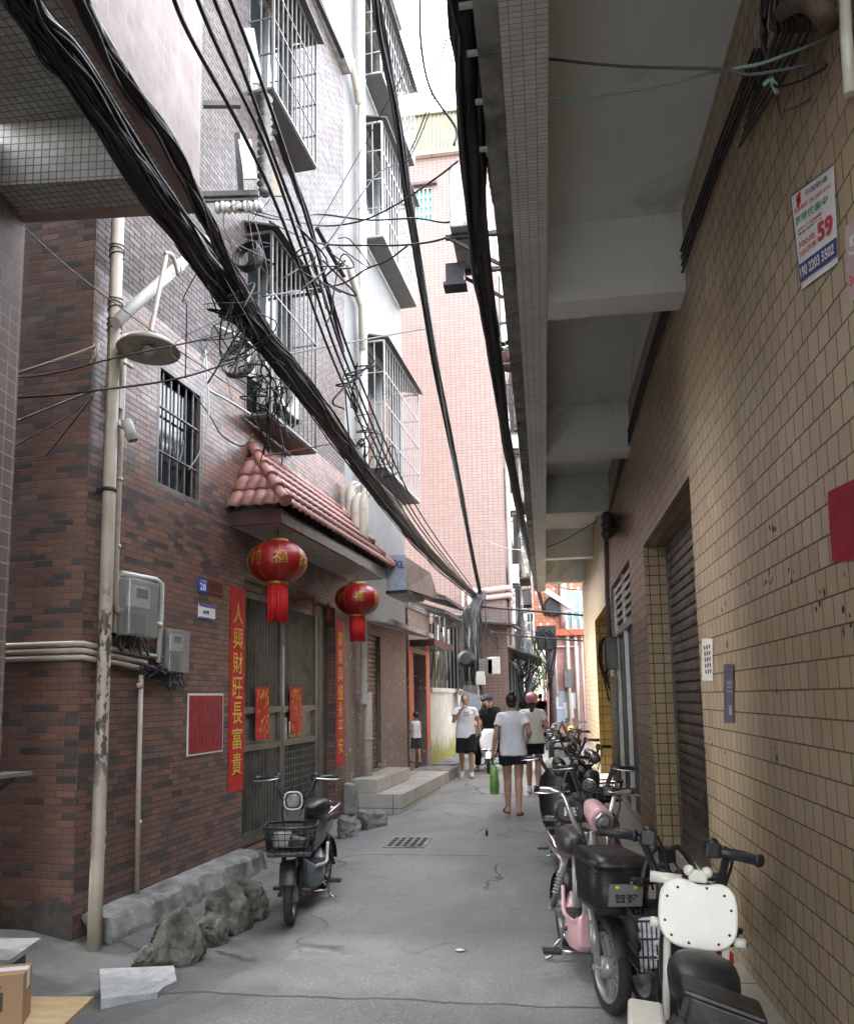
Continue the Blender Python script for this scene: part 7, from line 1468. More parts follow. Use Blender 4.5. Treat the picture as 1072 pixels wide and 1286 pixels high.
# wires on the left front
for pts, r_, lb, mt in ((D((-20, 545, 5.0), (16, 531, 5.0), (100, 497, 5.0), (122, 490, 5.0)), .007, 'upper pale wire stretched over the dark brick side wall', 'greycable'), (D((-20, 580, 5.0), (18, 560, 5.0), (88, 521, 5.0), (111, 497, 5.0)), .006, 'lower pale wire bent over the dark brick side wall', 'greycable'),
                    (D((57, 573, 5.02), (90, 532, 5.0), (117, 497, 4.98)), .006, 'black wire curving down the dark brick side wall', 'cable'), (D((-20, 501, 4.9), (60, 497, 4.9), (123, 490, 4.95), (220, 476, 5.4), (300, 452, 5.8)), .008, 'black wire stretched across the drainpipe and barred window', 'cable'),
                    (D((-20, 476, 4.9), (60, 470, 4.9), (150, 448, 5.0), (260, 425, 5.4), (310, 412, 5.7)), .006, 'thin dark wire above it crossing the lamp shade', 'cable'), (D((28, 283, 4.6), (85, 335, 4.8), (150, 385, 5.0), (225, 440, 5.4), (345, 522, 6.4)), .005, 'pale wire slanting down from the jutting storey past the lamp', 'greycable'),
                    (D((258, 440, 5.9), (262, 520, 5.9), (252, 565, 5.9), (237, 590, 5.9)), .006, 'loose pale wire end dangling in front of the barred window', 'pvcw'), (D((240, 490, 6.1), (262, 520, 6.1), (280, 548, 6.2), (305, 560, 6.3), (318, 545, 6.4)), .006, 'dark wire drooping below the barred window to the porch', 'cable'),
                    (D((262, 490, 6.1), (290, 505, 6.3), (314, 520, 6.5)), .011, 'short pale pipe-like wire running into the lower cage', 'pvcw')):
    wire(pts, r_, lb, None, mt)
b = MB(); b.tube(D((-10, 478, 4.95), (20, 470, 4.95), (100, 443, 5.0), (118, 436, 5.02), (123, 432, 5.0), (121, 446, 5.0), (115, 456, 5.02)), .012, 10); single(b, 'stay_rod', M['pvc'], 'pale stay rod with a hooked end tied to the drainpipe', 'rod')
# steel stays by the white building
for (a, c, lb) in (((398, -2, 9.2), (431, 72, 9.8), 'upper black steel stay sloping beside the top cage'), ((398, 286, 9.0), (432, 347, 9.8), 'lower black steel stay sloping above the lower cage')):
    b = MB(); b.bar(atY(*a), atY(*c), .06, .03); single(b, 'steel_stay', M['iron'], lb, 'stay')
# countless loose ends around the splice point and the pole head
def tangle(cs, n, spread, label, seed, rr=.006, mat='cable', L_=.5):
    r_ = random.Random(seed); b = MB()
    for k in range(n):
        c = Vector(r_.choice(cs)); g = lambda s_: Vector((r_.gauss(0, s_), r_.gauss(0, s_), r_.gauss(0, s_)))
        p = c + g(spread * .6); b.tube(spline([p, p + g(spread), p + g(spread) + Vector((0, 0, -L_ * .4 * r_.random())), p + g(spread) + Vector((0, 0, -L_ * r_.random()))], 6), r_.uniform(rr * .5, rr * 1.2), 5)
    o = b.build('loose_wires', M[mat]); o['label'] = label; o['category'] = 'wires'; o['kind'] = 'stuff'; return o
tangle([H(280, 370, 2.6), H(300, 400, 2.6), H(315, 430, 2.6), H(285, 410, 2.5), H(330, 470, 2.55), H(345, 500, 2.5)], 44, .1, 'tangle of loose black wires hanging from the thick bundle beside the lower cage', 4)
tangle([H(300, 330, 2.7), H(270, 380, 2.6), H(260, 420, 2.5), H(320, 300, 2.8)], 9, .14, 'thin grey wire ends curling by the insulators', 9, .003, 'greycable')
tangle([H(415, 320, 3.2), H(440, 470, 3.0), H(458, 545, 3.0), H(468, 575, 3.0)], 24, .12, 'loose wire ends and ties on the power lines by the white building', 14, .008)
# pole
pb = atY(597, 950, 20.0); pb.z = 0
t = thing('utility_pole', 'grey concrete utility pole smothered in black cables behind the man in white', 'pole', tuple(pb))
b = MB(); b.tube([pb, pb + Vector((0, 0, 4.35))], [.15, .11], 16); b.build('post', plain('pale_concrete_pole', (.24, .235, .22), .85, var=.15, scale=6, bump=.4), t)
tp = atY(603, 752, 20.0)
b = MB(); r_ = random.Random(17)
for k in range(36):
    x = r_.uniform(-.22, .25); p = [tp + Vector((x * .6, r_.uniform(-.15, .1), r_.uniform(-.1, .25)))]
    z = tp.z
    while z > .9 + r_.random() * 1.6: z -= .35; p.append(Vector((pb.x + x * (1 + .5 * noise.noise((k, z, 0))) + .12 * noise.noise((k * 2.2, z, 3)), pb.y - .18 + .12 * noise.noise((k, z, 5)), z))) 
    if len(p) > 2: b.tube(spline(p, 4), r_.uniform(.008, .017), 6)
b.build('cables', M['cable'], t)
b = MB()
for k in range(14):
    x = -.12 + .02 * k; b.tube(spline([tp + Vector((x, -.16, .1)), Vector((pb.x + x * 1.1, pb.y - .2, 3.6)), Vector((pb.x + x + .05 * math.sin(k), pb.y - .22, 2.7 - .05 * k))], 6), .007, 6)
b.build('pale_cables', M['greycable'], t)
for (x, y, w_, h_, mt) in ((610, 838, .34, .4, 'greyiron'), (620, 836, .3, .42, 'acwhite'), (604, 852, .2, .32, 'acwhite'), (591, 868, .36, .26, 'greyiron')):
    q = atY(x, y, 19.7); b = MB(); b.box((q.x - w_ / 2, q.y - .1 - .03 * (x % 5), q.z - h_ / 2), (q.x + w_ / 2, q.y + .08 - .01 * (x % 7), q.z + h_ / 2)); b.build('terminal_box', M[mt], t, bevel=.01)
q = atY(585, 828, 19.7); b = MB()
for k in range(7): b.lathe([(.22 - .012 * k, -.02 + .01 * k), (.235 - .012 * k, .01 + .01 * k), (.21 - .012 * k, .02 + .01 * k)], Matrix.Translation(q) @ Matrix.Rotation(R(80), 4, 'X'), 20)
b.build('coiled_slack', M['cable'], t)
q = atY(590, 880, 19.4); b = MB(); b.hexa([q + Vector(k) for k in ((-.28, 0, -.2), (.2, .1, -.3), (.2, .2, -.3), (-.28, .1, -.2), (-.2, 0, .25), (.32, .1, .1), (.32, .2, .1), (-.2, .1, .25))]); single(b, 'tilted_signboard', M['palebluepanel'], 'weathered bluish signboard hanging askew on the pole', 'sign')
# hardware along the right overhang edge
for k, y in enumerate((5, 65, 126, 186, 405, 438)):
    x = (589, 598, 607, 611, 632, 635)[k]; q = H(x + 6, y, 2.72); b = MB(); b.bar(q + Vector((-.06, 0, 0)), q + Vector((.05, 0, 0)), .018); b.tube([q + Vector((.03, 0, 0)), q + Vector((.03, 0, .14))], .007, 6)
    single(b, 'cable_hanger', M['acwhite'], ('first', 'second', 'third', 'fourth', 'fifth', 'sixth')[k] + ' white cross bar from the top of the frame along the right cable run', 'cable hanger', 'white cable hangers along the right overhang')
b = MB(); pts = spline([H(597, -30, 2.86), H(601, 40, 2.86), H(607, 110, 2.87), H(613, 190, 2.88), H(622, 255, 2.9)], 14); b.tube(pts, [.017 + .004 * (k % 2) for k in range(len(pts))], 8); single(b, 'corrugated_conduit', M['greycable'], 'grey corrugated conduit beside the right cable bundle', 'conduit')
b = MB(); q = H(616, 168, 2.9); b.cbox(q, (.07, .2, .12)); single(b, 'lamp_box', M['acwhite'], 'small white box above the corrugated conduit', 'box', bevel=.008)
P = atY(587, 300, 6.3); t = ac_unit((P.x + .02, 6.5, P.z), R(-90), 'grey air conditioner hung on brackets outside the right overhang', None)
b = MB(); q = atY(594, 328, 6.3); b.box((q.x - .08, 6.25, q.z - .13), (q.x + .07, 6.45, q.z - .1)); b.box((q.x - .05, 6.27, q.z - .1), (q.x + .05, 6.43, q.z + .08)); b.build('lower_housing', M['black'], t)
# little hanging cage with pot plants
P = H(642, 480, 3.1); t = thing('balcony_cage', 'tiny white balcony cage with a potted plant under the right cable run', 'balcony', tuple(P))
b = MB()
for k in range(5):
    for dx_ in (-.1, .12): b.bar(P + Vector((dx_, -.5 + .5 * k, -.02)), P + Vector((dx_, -.5 + .5 * k, .5)), .014)
for z in (-.02, .24, .5):
    for dx_ in (-.1, .12): b.bar(P + Vector((dx_, -.5, z)), P + Vector((dx_, 1.5, z)), .014)
for k in range(5): b.bar(P + Vector((-.1, -.5 + .5 * k, -.02)), P + Vector((.12, -.5 + .5 * k, -.02)), .014)
b.build('rails', M['acwhite'], t)
b = MB(); b.lathe([(.06, 0), (.09, .16), (.08, .16)], Matrix.Translation(P + Vector((0, -.3, 0))), 12); single(b, 'flower_pot', M['rooftile'], 'small terracotta pot in the tiny balcony cage', 'pot')
b = MB(); r_ = random.Random(8)
for k in range(50): q = P + Vector((r_.gauss(0, .06), -.3 + r_.gauss(0, .08), .2 + r_.gauss(0, .06))); d_ = Vector((r_.gauss(0, 1), r_.gauss(0, 1), r_.gauss(0, 1))).normalized() * .05; e_ = d_.orthogonal() * .6; b.face([q, q + d_ * .5 + e_, q + d_, q + d_ * .5 - e_])
M['leaf'] = plain('leaf_green', (.06, .11, .03), .6, var=.4, scale=6, bump=0); single(b, 'pot_plant', M['leaf'], 'small leafy plant in the terracotta pot up on the balcony cage', 'plant')
# ---------------------------------------------------------------- papers on the right wall
def paper(x0, x1, y0, y1, mat, label, name='notice', curl=.0, o=.006, corners=None):
    t = None
    if corners: cs = [RW.px(x, y, o) for x, y in corners]
    else: cs = [RW.px(x, y, o) for x, y in ((x0, y0), (x1, y0), (x1, y1), (x0, y1))]
    c = RW.p(sum(k[0] for k in cs) / 4, o, min(k[1] for k in cs)); t = thing(name, label, 'poster', tuple(c)); b = MB(); N_ = 10; g_ = []
    for i in range(N_ + 1):
        line = []
        for j in range(N_ + 1):
            u, v_ = i / N_, j / N_; s = lerp(lerp(cs[0][0], cs[1][0], u), lerp(cs[3][0], cs[2][0], u), v_); z = lerp(lerp(cs[0][1], cs[1][1], u), lerp(cs[3][1], cs[2][1], u), v_); line.append(b.bm.verts.new(RW.p(s, o + curl * (max(0, u - .75) * 4) ** 2 * (.4 + v_ * .6) * .05 + .0012 * math.sin(u * 7 + v_ * 5), z)))
        g_.append(line)
    for A, B in zip(g_, g_[1:]):
        for k in range(N_): b.bm.faces.new((A[k], A[k + 1], B[k + 1], B[k])).smooth = True
    sh = b.build('sheet', mat, t); return t, cs
# the wall's own lettering frame: reading direction runs towards the camera
t, cs = paper(0, 0, 0, 0, M['white'], 'white broadband poster with a big red 59 and a blue phone-number band', 'broadband_poster', corners=((993, 246), (1047, 205), (1052, 329), (1006, 364)))
def quad_pt(cs, u, v_, o): return RW.p(lerp(lerp(cs[0][0], cs[1][0], u), lerp(cs[3][0], cs[2][0], u), v_), o, lerp(lerp(cs[0][1], cs[1][1], u), lerp(cs[3][1], cs[2][1], u), v_))
def quad_text(t, cs, body, u, v_, w_, h_, mat, th=.001, name='lettering', o=.0095):
    me = text_mesh(body, .1, th); xs = [q.co.x for q in me.vertices]; ys = [q.co.y for q in me.vertices]; L_ = world_loc(t); X0, XW, Y0, YW = min(xs), max(xs) - min(xs), min(ys), max(ys) - min(ys)
    for q in me.vertices: q.co = quad_pt(cs, u - w_ / 2 + w_ * (q.co.x - X0) / XW, v_ + h_ / 2 - h_ * (q.co.y - Y0) / YW, o) - L_
    me.name = name; me.materials.clear(); me.materials.append(M[mat]); ob = bpy.data.objects.new(name, me); COL.objects.link(ob); ob.parent = t; return ob
def quad_band(t, cs, u0, u1, v0, v1, mat, name, o=.008):
    b = MB(); b.hexa([quad_pt(cs, u, v_, oo_) for oo_ in (o, o + .0008) for u, v_ in ((u0, v0), (u1, v0), (u1, v1), (u0, v1))]); return b.build(name, M[mat], t)
for args in (('中国联通', .62, .09, .5, .055, 'blackink'), ('报装电话 190 2203 5502', .5, .19, .88, .055, 'redink'), ('宽带优惠中', .46, .30, .8, .095, 'greenink'), ('光纤入户 免费安装', .4, .405, .62, .035, 'redink'), ('套餐 低至每月', .4, .45, .6, .025, 'blackink'), ('300兆', .3, .56, .46, .075, 'redink'), ('光纤宽带', .3, .65, .46, .07, 'redink')): quad_text(t, cs, *args)
quad_text(t, cs, '59', .76, .575, .36, .2, 'redink', .004, 'price')
quad_band(t, cs, 0, 1, .745, .93, 'navyink', 'blue_band'); quad_text(t, cs, '190 2203 5502', .5, .84, .9, .11, 'whiteink', .003, 'phone_number', .0105)
quad_band(t, cs, 0, 1, 0, .012, 'navyink', 'top_border'); quad_band(t, cs, 0, .012, 0.012, .74, 'navyink', 'side_border')
b = MB(); q = quad_pt(cs, .2, .1, .0092)
for k in range(4): a = k * math.pi / 2 + .78; c = q + Vector((0, math.cos(a) * .014, math.sin(a) * .014)); b.lathe([(.0075, 0), (.0125, 0), (.0125, .001), (.0075, .001)], Matrix.Translation(c) @ Matrix.Rotation(R(-90), 4, 'Y'), 12)
b.build('knot_emblem', M['redink'], t)
t, cs = paper(0, 0, 0, 0, plain('pinkish_white_paper', (.55, .42, .42), .6), 'torn pinkish poster at the right edge beside the broadband poster', 'torn_poster', corners=((1061, 285), (1090, 262), (1095, 380), (1065, 376)))
quad_text(t, cs, '5', .4, .3, .5, .24, 'whiteink'); quad_text(t, cs, '300', .4, .75, .6, .14, 'redink')
paper(0, 0, 0, 0, M['deepred2'] if 'deepred2' in M else M.setdefault('deepred2', plain('crimson_paper', (.33, .012, .025), .7, var=.2, scale=7, bump=.5, bscale=16)), 'torn plain crimson paper stuck at the right edge of the tiled wall', 'red_paper', corners=((1039, 618), (1082, 596), (1090, 700), (1044, 706)))
t, cs = paper(881, 894.5, 802, 855, plain('yellowed_paper', (.78, .75, .68), .7), 'yellowed printed notice beside the shutter opening', 'printed_notice')
b = MB(); s0, s1 = cs[0][0], cs[1][0]
for i in range(3):
    for j in range(5): b.fbox(RW, lerp(s0, s1, .2 + .22 * i), lerp(s0, s1, .3 + .22 * i), .0085, .009, lerp(cs[0][1], cs[3][1], .2 + .14 * j), lerp(cs[0][1], cs[3][1], .29 + .14 * j))
b.build('print', M['greyc'], t)
t, cs = paper(908.5, 921, 834, 908, plain('slate_poster', (.07, .07, .1), .4, var=.3, scale=20), 'narrow dark slate-blue poster right of the yellowed notice', 'dark_poster')
b = MB(); s0, s1 = cs[0][0], cs[1][0]
for (u0, u1, v0, v1) in ((.2, .8, .3, .34), (.2, .7, .38, .41), (.2, .8, .45, .48), (.3, .6, .7, .85)): b.fbox(RW, lerp(s0, s1, u0), lerp(s0, s1, u1), .0085, .009, lerp(cs[0][1], cs[3][1], v1), lerp(cs[0][1], cs[3][1], v0))
b.build('print', M['greyc'] if False else plain('pale_print', (.3, .3, .34), .5), t)
M['scar'] = plain('dark_grime_scar', (.035, .03, .025), .8, var=.3)
b = MB(); r_ = random.Random(31)
for (x, y, n_) in ((964, 662, 9), (905, 725, 6), (965, 725, 16), (940, 730, 9), (998, 725, 8), (910, 765, 6), (890, 778, 5), (975, 935, 4), (968, 855, 4), (885, 930, 8), (905, 945, 5), (1030, 750, 10), (1062, 775, 12), (908, 808, 6), (1055, 712, 8)):
    for k in range((n_ + 2) // 3):
        s, z = RW.px(x + r_.gauss(0, 4), y + r_.gauss(0, 9), .002); w_, h_ = r_.uniform(.006, .02), r_.uniform(.008, .03); a0 = r_.random() * 6
        b.face([RW.p(s + w_ * math.cos(a0 + q * 1.05) * r_.uniform(.5, 1), .002, z + h_ * math.sin(a0 + q * 1.05) * r_.uniform(.4, 1)) for q in range(6)])
o = b.build('glue_scars', M['scar']); o['label'] = 'dark glue scars left by torn posters on the beige tiles'; o['category'] = 'stains'; o['kind'] = 'stuff'
# ---------------------------------------------------------------- the far end of the lane
def block(name, label, x0, x1, y0, y1, h, mat, wins=(), cat='building'):
    t = thing(name, label, cat, ((x0 + x1) / 2, (y0 + y1) / 2, 0)); b = MB(); b.box((x0, y0, -.1), (x1, y1, h)); b.build('wall', M[mat], t)
    b = MB(); b.box((x0 - .1, y0 - .1, h + .003), (x1 + .1, y1 + .1, h + .18)); b.build('roof', M['conc'], t); return t
def win_front(t, x, y, z, w_, h_, gl='glass', fr='white', bars=3):
    b = MB(); b.box((x - w_ / 2, y - .03, z - h_ / 2), (x + w_ / 2, y - .002, z + h_ / 2)); g = b.build('window', M[gl], t)
    b = MB()
    for k in range(bars + 1): q = lerp(x - w_ / 2, x + w_ / 2, k / bars); b.bar((q, y - .05, z - h_ / 2), (q, y - .05, z + h_ / 2), .05)
    for k in range(3): q = lerp(z - h_ / 2, z + h_ / 2, k / 2); b.bar((x - w_ / 2, y - .05, q), (x + w_ / 2, y - .05, q), .05)
    b.build('window_frame', M[fr], g)
def win_side(t, x, y, z, w_, h_, sgn=1, fr='white'):
    b = MB(); b.box((min(x, x + sgn * .03), y - w_ / 2, z - h_ / 2), (max(x, x + sgn * .03), y + w_ / 2, z + h_ / 2)); g = b.build('window', M['glass'], t); b = MB()
    for k in range(4): q = lerp(y - w_ / 2, y + w_ / 2, k / 3); b.bar((x + sgn * .05, q, z - h_ / 2), (x + sgn * .05, q, z + h_ / 2), .05)
    for k in range(3): q = lerp(z - h_ / 2, z + h_ / 2, k / 2); b.bar((x + sgn * .05, y - w_ / 2, q), (x + sgn * .05, y + w_ / 2, q), .05)
    b.build('window_frame', M[fr], g)
# things on the pink tower's flank
for k in range(4): win_side(pink_tower, PX1, PY + 1.6, 4.5 + 3 * k, 1.3, 1.5); win_side(pink_tower, PX1, PY + 4.6, 4.5 + 3 * k, 1.3, 1.5)
acs = 0
def flank_ac(x, y, z, lb):
    t = ac_unit((x + .2, y, z), R(90), lb, 'air conditioners on the far left facades'); return t
flank_ac(PX1, PY + 1.0, atY(642, 735, PY + 1).z, 'lowest white air conditioner on the flank of the pink tower'); flank_ac(PX1, PY + 3.2, 7.4, 'middle white air conditioner on the flank of the pink tower'); flank_ac(PX1, PY + 5.6, 10.2, 'highest white air conditioner on the flank of the pink tower')
b = MB(); b.tube([(PX1 + .1, PY + .6, 3), (PX1 + .1, PY + .6, PT - .5)], .07, 10); single(b, 'downpipe', M['pvcw'], 'white downpipe on the flank of the pink tower', 'pipe')
# balcony slab and awnings low on the pink tower corner
t = thing('tower_canopy', 'rusty wire-mesh canopy projecting from the pink tower above the pole', 'canopy', (PX1, PY, 3.9)); z_ = atY(612, 775, PY).z
xa, xb = atY(606, 800, PY).x, atY(650, 800, PY).x
b = MB(); b.hexa([(xa, PY - .6, z_ - .2), (xb - .1, PY - .6, z_ - .3), (xb + .2, PY + 2, z_ - .3), (xa, PY - .005, z_), (xa, PY - .6, z_ - .17), (xb - .1, PY - .6, z_ - .27), (xb + .2, PY + 2, z_ - .27), (xa, PY - .005, z_ + .03)]); b.build('sheet', M['roofsheet'], t)
b = MB(); 
for k in range(7): q = lerp(xa, xb, k / 6); b.bar((q, PY - .65, z_ - .22), (q + .02, PY - .02, z_ + .25), .03)
b.bar((xa, PY - .65, z_ - .2), (xb, PY - .65, z_ - .3), .05); b.build('frame', M['iron'], t)
# low dark shopfronts beyond the pole
yy = PY + DEPTH + .1
x_s = PX1 + .05
t = thing('low_shopfronts', 'low dark shopfronts with sheet awnings past the pole on the left', 'shop', (PX1 - 1, PY + 3, 0))
b = MB()
for k in range(3): b = MB(); b.box((PX1 + .002, PY + .3 + 2.2 * k, .2), (PX1 + .06, PY + 1.9 + 2.2 * k, 2.5)); b.build('shop_opening', M['dark'], t)
b = MB(); b.hexa([(PX1 + .01, PY + .1, 2.9), (PX1 + .9, PY + .1, 2.6), (PX1 + .9, PY + 6.5, 2.6), (PX1 + .01, PY + 6.5, 2.9), (PX1 + .01, PY + .1, 2.94), (PX1 + .9, PY + .1, 2.64), (PX1 + .9, PY + 6.5, 2.64), (PX1 + .01, PY + 6.5, 2.94)]); b.build('awning', M['roofsheet'], t)
b = MB(); r_ = random.Random(5)
for k in range(12): b.tube(spline([(PX1 + .5 + r_.uniform(-.3, .3), PY + .2 + k * .5, 2.6), (PX1 + .4 + r_.uniform(-.2, .2), PY + .2 + k * .5, 2.2), (PX1 + .3, PY + .4 + k * .5, 1.2 + r_.random())], 5), .03, 6)
b.build('hanging_hoses', M['cable'], t)
# white apartment house behind the tower
x1 = atY(650, 700, 30).x
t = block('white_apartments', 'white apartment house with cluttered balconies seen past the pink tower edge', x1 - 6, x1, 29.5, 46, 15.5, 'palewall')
for i in range(4):
    for j in range(4): win_side(t, x1, 31.5 + 3.6 * j, 4.2 + 3 * i, 1.6, 1.5)
for i in range(4):
    for j in range(4): y0, z0 = 30.5 + 3.6 * j, 3.1 + 3 * i; b = MB(); b.box((x1 + .001, y0, z0), (x1 + .42, y0 + 2, z0 + .09)); b.build('balcony_slab', M['cream'], t)
for i in range(4):
    for j in range(4):
        y0, z0 = 30.5 + 3.6 * j, 3.2 + 3 * i; b = MB()
        for k in range(9): b.bar((x1 + .4, y0 + .25 * k, z0), (x1 + .4, y0 + .25 * k, z0 + 1.6), .03)
        for z in (z0 + .5, z0 + 1.05, z0 + 1.6): b.bar((x1 + .4, y0, z), (x1 + .4, y0 + 2, z), .03); b.bar((x1 + .01, y0, z), (x1 + .4, y0, z), .03)
        for k in range(3): b.bar((x1 + .13 * k, y0, z0), (x1 + .13 * k, y0, z0 + 1.6), .025)
        b.build('balcony_grille', M['steel'], t)
for k, (y, z, lb) in enumerate(((30.2, 5.0, 'lowest'), (33.8, 8.4, 'middle'), (30.2, 11.2, 'highest'))): flank_ac(x1 + .1, y, z, lb + ' air conditioner on the white apartment house')
# cream house closing the view, lane-end houses
xa, xb = atY(640, 700, 52).x, atY(681, 700, 52).x
t = block('cream_house', 'cream house with barred windows at the end of the view', xa, xb - .35, 50, 60, 13, 'cream')
for i in range(4):
    for x in (.3, .75): win_front(t, lerp(xa, xb - .35, x), 50, 3.6 + 2.6 * i, .62, 1.2)
b = MB(); q = atY(667, 812, 49.9); b.box((q.x - .3, 49.9, q.z - .22), (q.x + .3, 49.99, q.z + .22)); b.build('amber_sign', M['amber'], t)
for i in range(4): b = MB(); b.box((xa, 49.4, 2.3 + 2.6 * i), (xb - .4, 49.99, 2.42 + 2.6 * i)); b.build('balcony_slab', M['plaster'], t)
block('far_cream_block', 'pale block behind the trees at the very end of the lane', -3.5, 5, 78, 84, 9, 'cream')
# rose and orange tiled house at the right of the lane end
x0 = atY(684, 800, 27).x; zs = atY(700, 799, 27).z
t = thing('rose_house', 'rose-tiled house with an orange mosaic upper storey at the lane end', 'house', (x0 + 2, 29, 0))
FRo = Fr((0, 27, 0), (1, 0, 0))
b = MB(); b.box((x0, 27, -.1), (x0 + 6, 34, zs)); b.build('wall', M['rose_tile'], t)
b = MB(); b.box((x0 - .35, 27.2, zs + .2), (x0 + 6, 34, 15)); b.build('upper_wall', M['orange_tile'], t)
b = MB(); b.box((x0 - .15, 26.7, zs + .002), (x0 + 6, 27.2, zs + .2)); b.build('red_ledge', M['redorange'], t)
for pts, r_ in ((((712, 800), (712, 905)), .065), (((722, 745), (722, 905)), .06), (((730, 810), (730, 900)), .04)):
    b = MB(); b.tube([(atY(pts[0][0], 800, 26.85).x, 26.85, zs + .5), (atY(pts[0][0], 800, 26.85).x, 26.85, .05)], r_, 10); b.build('downpipe', M['pvc'], t)
b = MB(); q0, q1 = atY(697, 812, 26.9), atY(724, 812, 26.9); b.tube([(q0.x, 26.9, q0.z - 1.6), (q0.x, 26.9, q0.z), (q1.x, 26.9, q1.z), (q1.x, 26.9, q1.z - 1.6)], .045, 8); b.build('conduit', M['pvcw'], t)
q = atY(723, 767, 27.2); win_front(t, q.x, 27.2, q.z, .75, 1.3, 'greenglass' if 'greenglass' in M else M.setdefault('greenglass', plain('pale_green_glass', (.2, .32, .32), .15, bump=0)) and 'greenglass')
b = MB(); b.tube([(atY(705, 700, 27.1).x, 27.1, zs + .2), (atY(705, 700, 27.1).x, 27.1, 12)], .13, 10); b.build('upper_downpipe', M['pvcw'], t)
q = atY(695, 762, 27.1); b = MB(); b.lathe([(.28, 0), (.34, .03), (.28, .06)], Matrix.Translation(q) @ Matrix.Rotation(R(90), 4, 'X'), 20); 
for k in range(5): a = k * 1.256; b.bar(q, q + Vector((.26 * math.cos(a), 0, .26 * math.sin(a))), .08, .02)
b.build('exhaust_fan', M['black'], t)
q = atY(700, 752, 26.9); b = MB(); b.bar(q + Vector((-.4, 0, .3)), q + Vector((.45, 0, -.3)), .16); b.build('duct', M['pvcw'], t)
q = atY(713, 852, 26.9); b = MB(); b.box((q.x - .12, 26.75, q.z - .3), (q.x + .15, 26.995, q.z + .3)); b.build('meter_cupboard', M['greyiron'], t)
for k, (x, y) in enumerate(((700, 885), (707, 878), (714, 892), (703, 900), (718, 880))):
    q = atY(x, y, 26.97); b = MB(); b.box((q.x - .17, 26.98 - .012 * k, q.z - .26), (q.x + .17, 26.988 - .012 * k, q.z + .26)); o = single(b, 'pasted_notice', M[('white', 'palebluepanel', 'white', 'palebluepanel', 'white')[k]], ('upper left', 'upper middle', 'lower right', 'lower left', 'rightmost')[k] + ' pale notice pasted on the rose-tiled wall', 'notice', 'notices on the rose-tiled wall')
# dark trunk with a cable box, blue sheet, distant tree
q = atY(694, 902, 24); q.z = 0; t = thing('dark_post', 'dark brown wooden post with a cable box on top at the lane end', 'post', tuple(q))
b = MB(); b.tube([q, q + Vector((.02, 0, 1.6)), q + Vector((-.05, 0, 3.1))], [.13, .11, .12], 10); b.build('post', M['tree'], t)
b = MB(); c = q + Vector((-.12, 0, 3.25)); b.box((c.x - .28, c.y - .2, c.z - .3), (c.x + .3, c.y + .2, c.z + .4)); b.build('cable_box', M['iron'], t)
b = MB(); r_ = random.Random(3)
for k in range(10): b.tube(spline([c + Vector((r_.uniform(-.3, .3), -.22, .3)), c + Vector((r_.uniform(-.4, .4), -.26, -.1)), c + Vector((r_.uniform(-.2, .2), -.24, -.6 - r_.random()))], 5), .02, 5)
b.build('cables', M['cable'], t)
q = atY(657, 848, 36); b = MB(); b.box((q.x - .35, 36, 1.7), (q.x + .35, 36.06, 4.1)); single(b, 'blue_sheet', M['bluesheet'], 'blue sheet-metal hoarding far down the lane', 'hoarding')
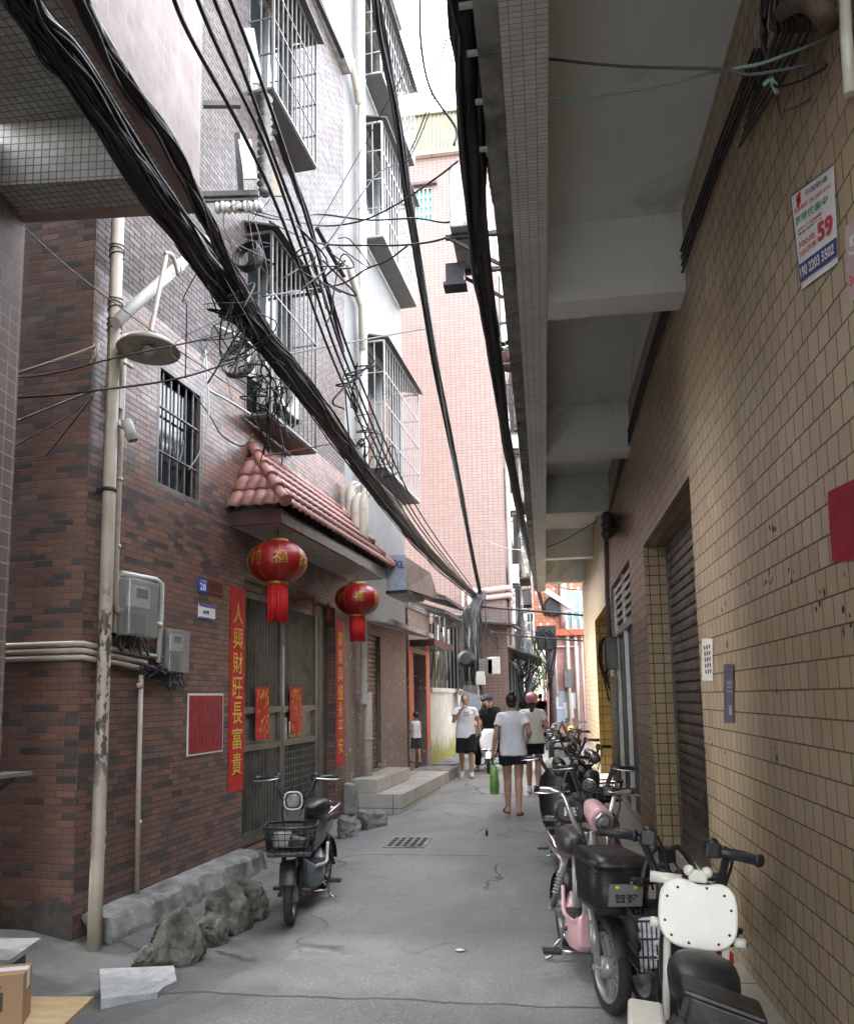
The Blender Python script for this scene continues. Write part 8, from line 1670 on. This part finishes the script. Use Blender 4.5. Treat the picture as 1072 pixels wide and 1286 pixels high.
def tree(x, y, h, r, seed, label):
    t = thing('tree', label, 'tree', (x, y, 0), 0, 'trees at the end of the lane'); r_ = random.Random(seed); b = MB()
    b.tube([(0, 0, 0), (.1, .05, h * .35), (.0, .1, h * .6)], [.16, .12, .07], 8)
    for k in range(6): a = k * 1.05; b.tube([(.05, .05, h * .4), (r * .5 * math.cos(a), r * .5 * math.sin(a), h * .6), (r * .8 * math.cos(a), r * .8 * math.sin(a), h * .7)], [.06, .04, .02], 6)
    b.build('trunk', M['tree'], t, True); b = MB()
    cl = [Vector((r_.gauss(0, r * .5), r_.gauss(0, r * .5), h * .72 + r_.gauss(0, h * .13))) for _ in range(26)]
    for k in range(2600):
        c = r_.choice(cl); g = Vector((r_.gauss(0, 1), r_.gauss(0, 1), r_.gauss(0, 1))); p = c + g * r * .16; d_ = Vector((r_.gauss(0, 1), r_.gauss(0, 1), r_.gauss(0, .6))).normalized() * .16; e_ = d_.orthogonal().normalized() * .06
        b.face([p, p + d_ * .5 + e_, p + d_, p + d_ * .5 - e_])
    b.build('crown', M['leaf'], t, True)
tree(-.75, 44, 4.4, 1.3, 2, 'nearer leafy tree arching over the far end of the lane'); tree(-.1, 62, 5.2, 1.9, 7, 'farther pale green tree at the very end of the lane')
# ---------------------------------------------------------------- light
SUN_EL, SUN_AZ = R(50), R(-62)                       # azimuth measured from +Y towards +X
w = bpy.data.worlds.new('World'); scn.world = w; w.use_nodes = True; nt = w.node_tree; nt.nodes.clear()
sky = nt.nodes.new('ShaderNodeTexSky'); sky.sky_type = 'NISHITA'; sky.sun_disc = False; sky.sun_elevation = SUN_EL; sky.sun_rotation = SUN_AZ; sky.air_density = 1.0; sky.dust_density = 4.0; sky.ozone_density = .6; sky.altitude = 20
bg = nt.nodes.new('ShaderNodeBackground'); bg.inputs[1].default_value = .15; ow = nt.nodes.new('ShaderNodeOutputWorld')
hs = nt.nodes.new('ShaderNodeHueSaturation'); hs.inputs['Saturation'].default_value = .25; nt.links.new(sky.outputs[0], hs.inputs['Color']); nt.links.new(hs.outputs[0], bg.inputs[0]); nt.links.new(bg.outputs[0], ow.inputs[0])
sd = bpy.data.lights.new('sun', 'SUN'); sd.energy = .5; sd.angle = R(12); sd.color = (1, .95, .87); so = bpy.data.objects.new('sun', sd); COL.objects.link(so)
so.rotation_euler = (R(90) - SUN_EL, 0, -SUN_AZ + math.pi); 
dvec = Vector((math.sin(SUN_AZ) * math.cos(SUN_EL), math.cos(SUN_AZ) * math.cos(SUN_EL), math.sin(SUN_EL)))
so.rotation_euler = dvec.to_track_quat('Z', 'Y').to_euler(); so.location = (0, 0, 30)
scn.view_settings.view_transform = 'Standard'; scn.view_settings.look = 'None'; scn.view_settings.gamma = 1; scn.view_settings.exposure = 4.45
scn.cycles.max_bounces = 8; scn.cycles.diffuse_bounces = 5; scn.cycles.glossy_bounces = 3; scn.cycles.transmission_bounces = 4; scn.cycles.use_denoising = True
scn.cycles.sample_clamp_indirect = 8; scn.cycles.caustics_reflective = False; scn.cycles.caustics_refractive = False
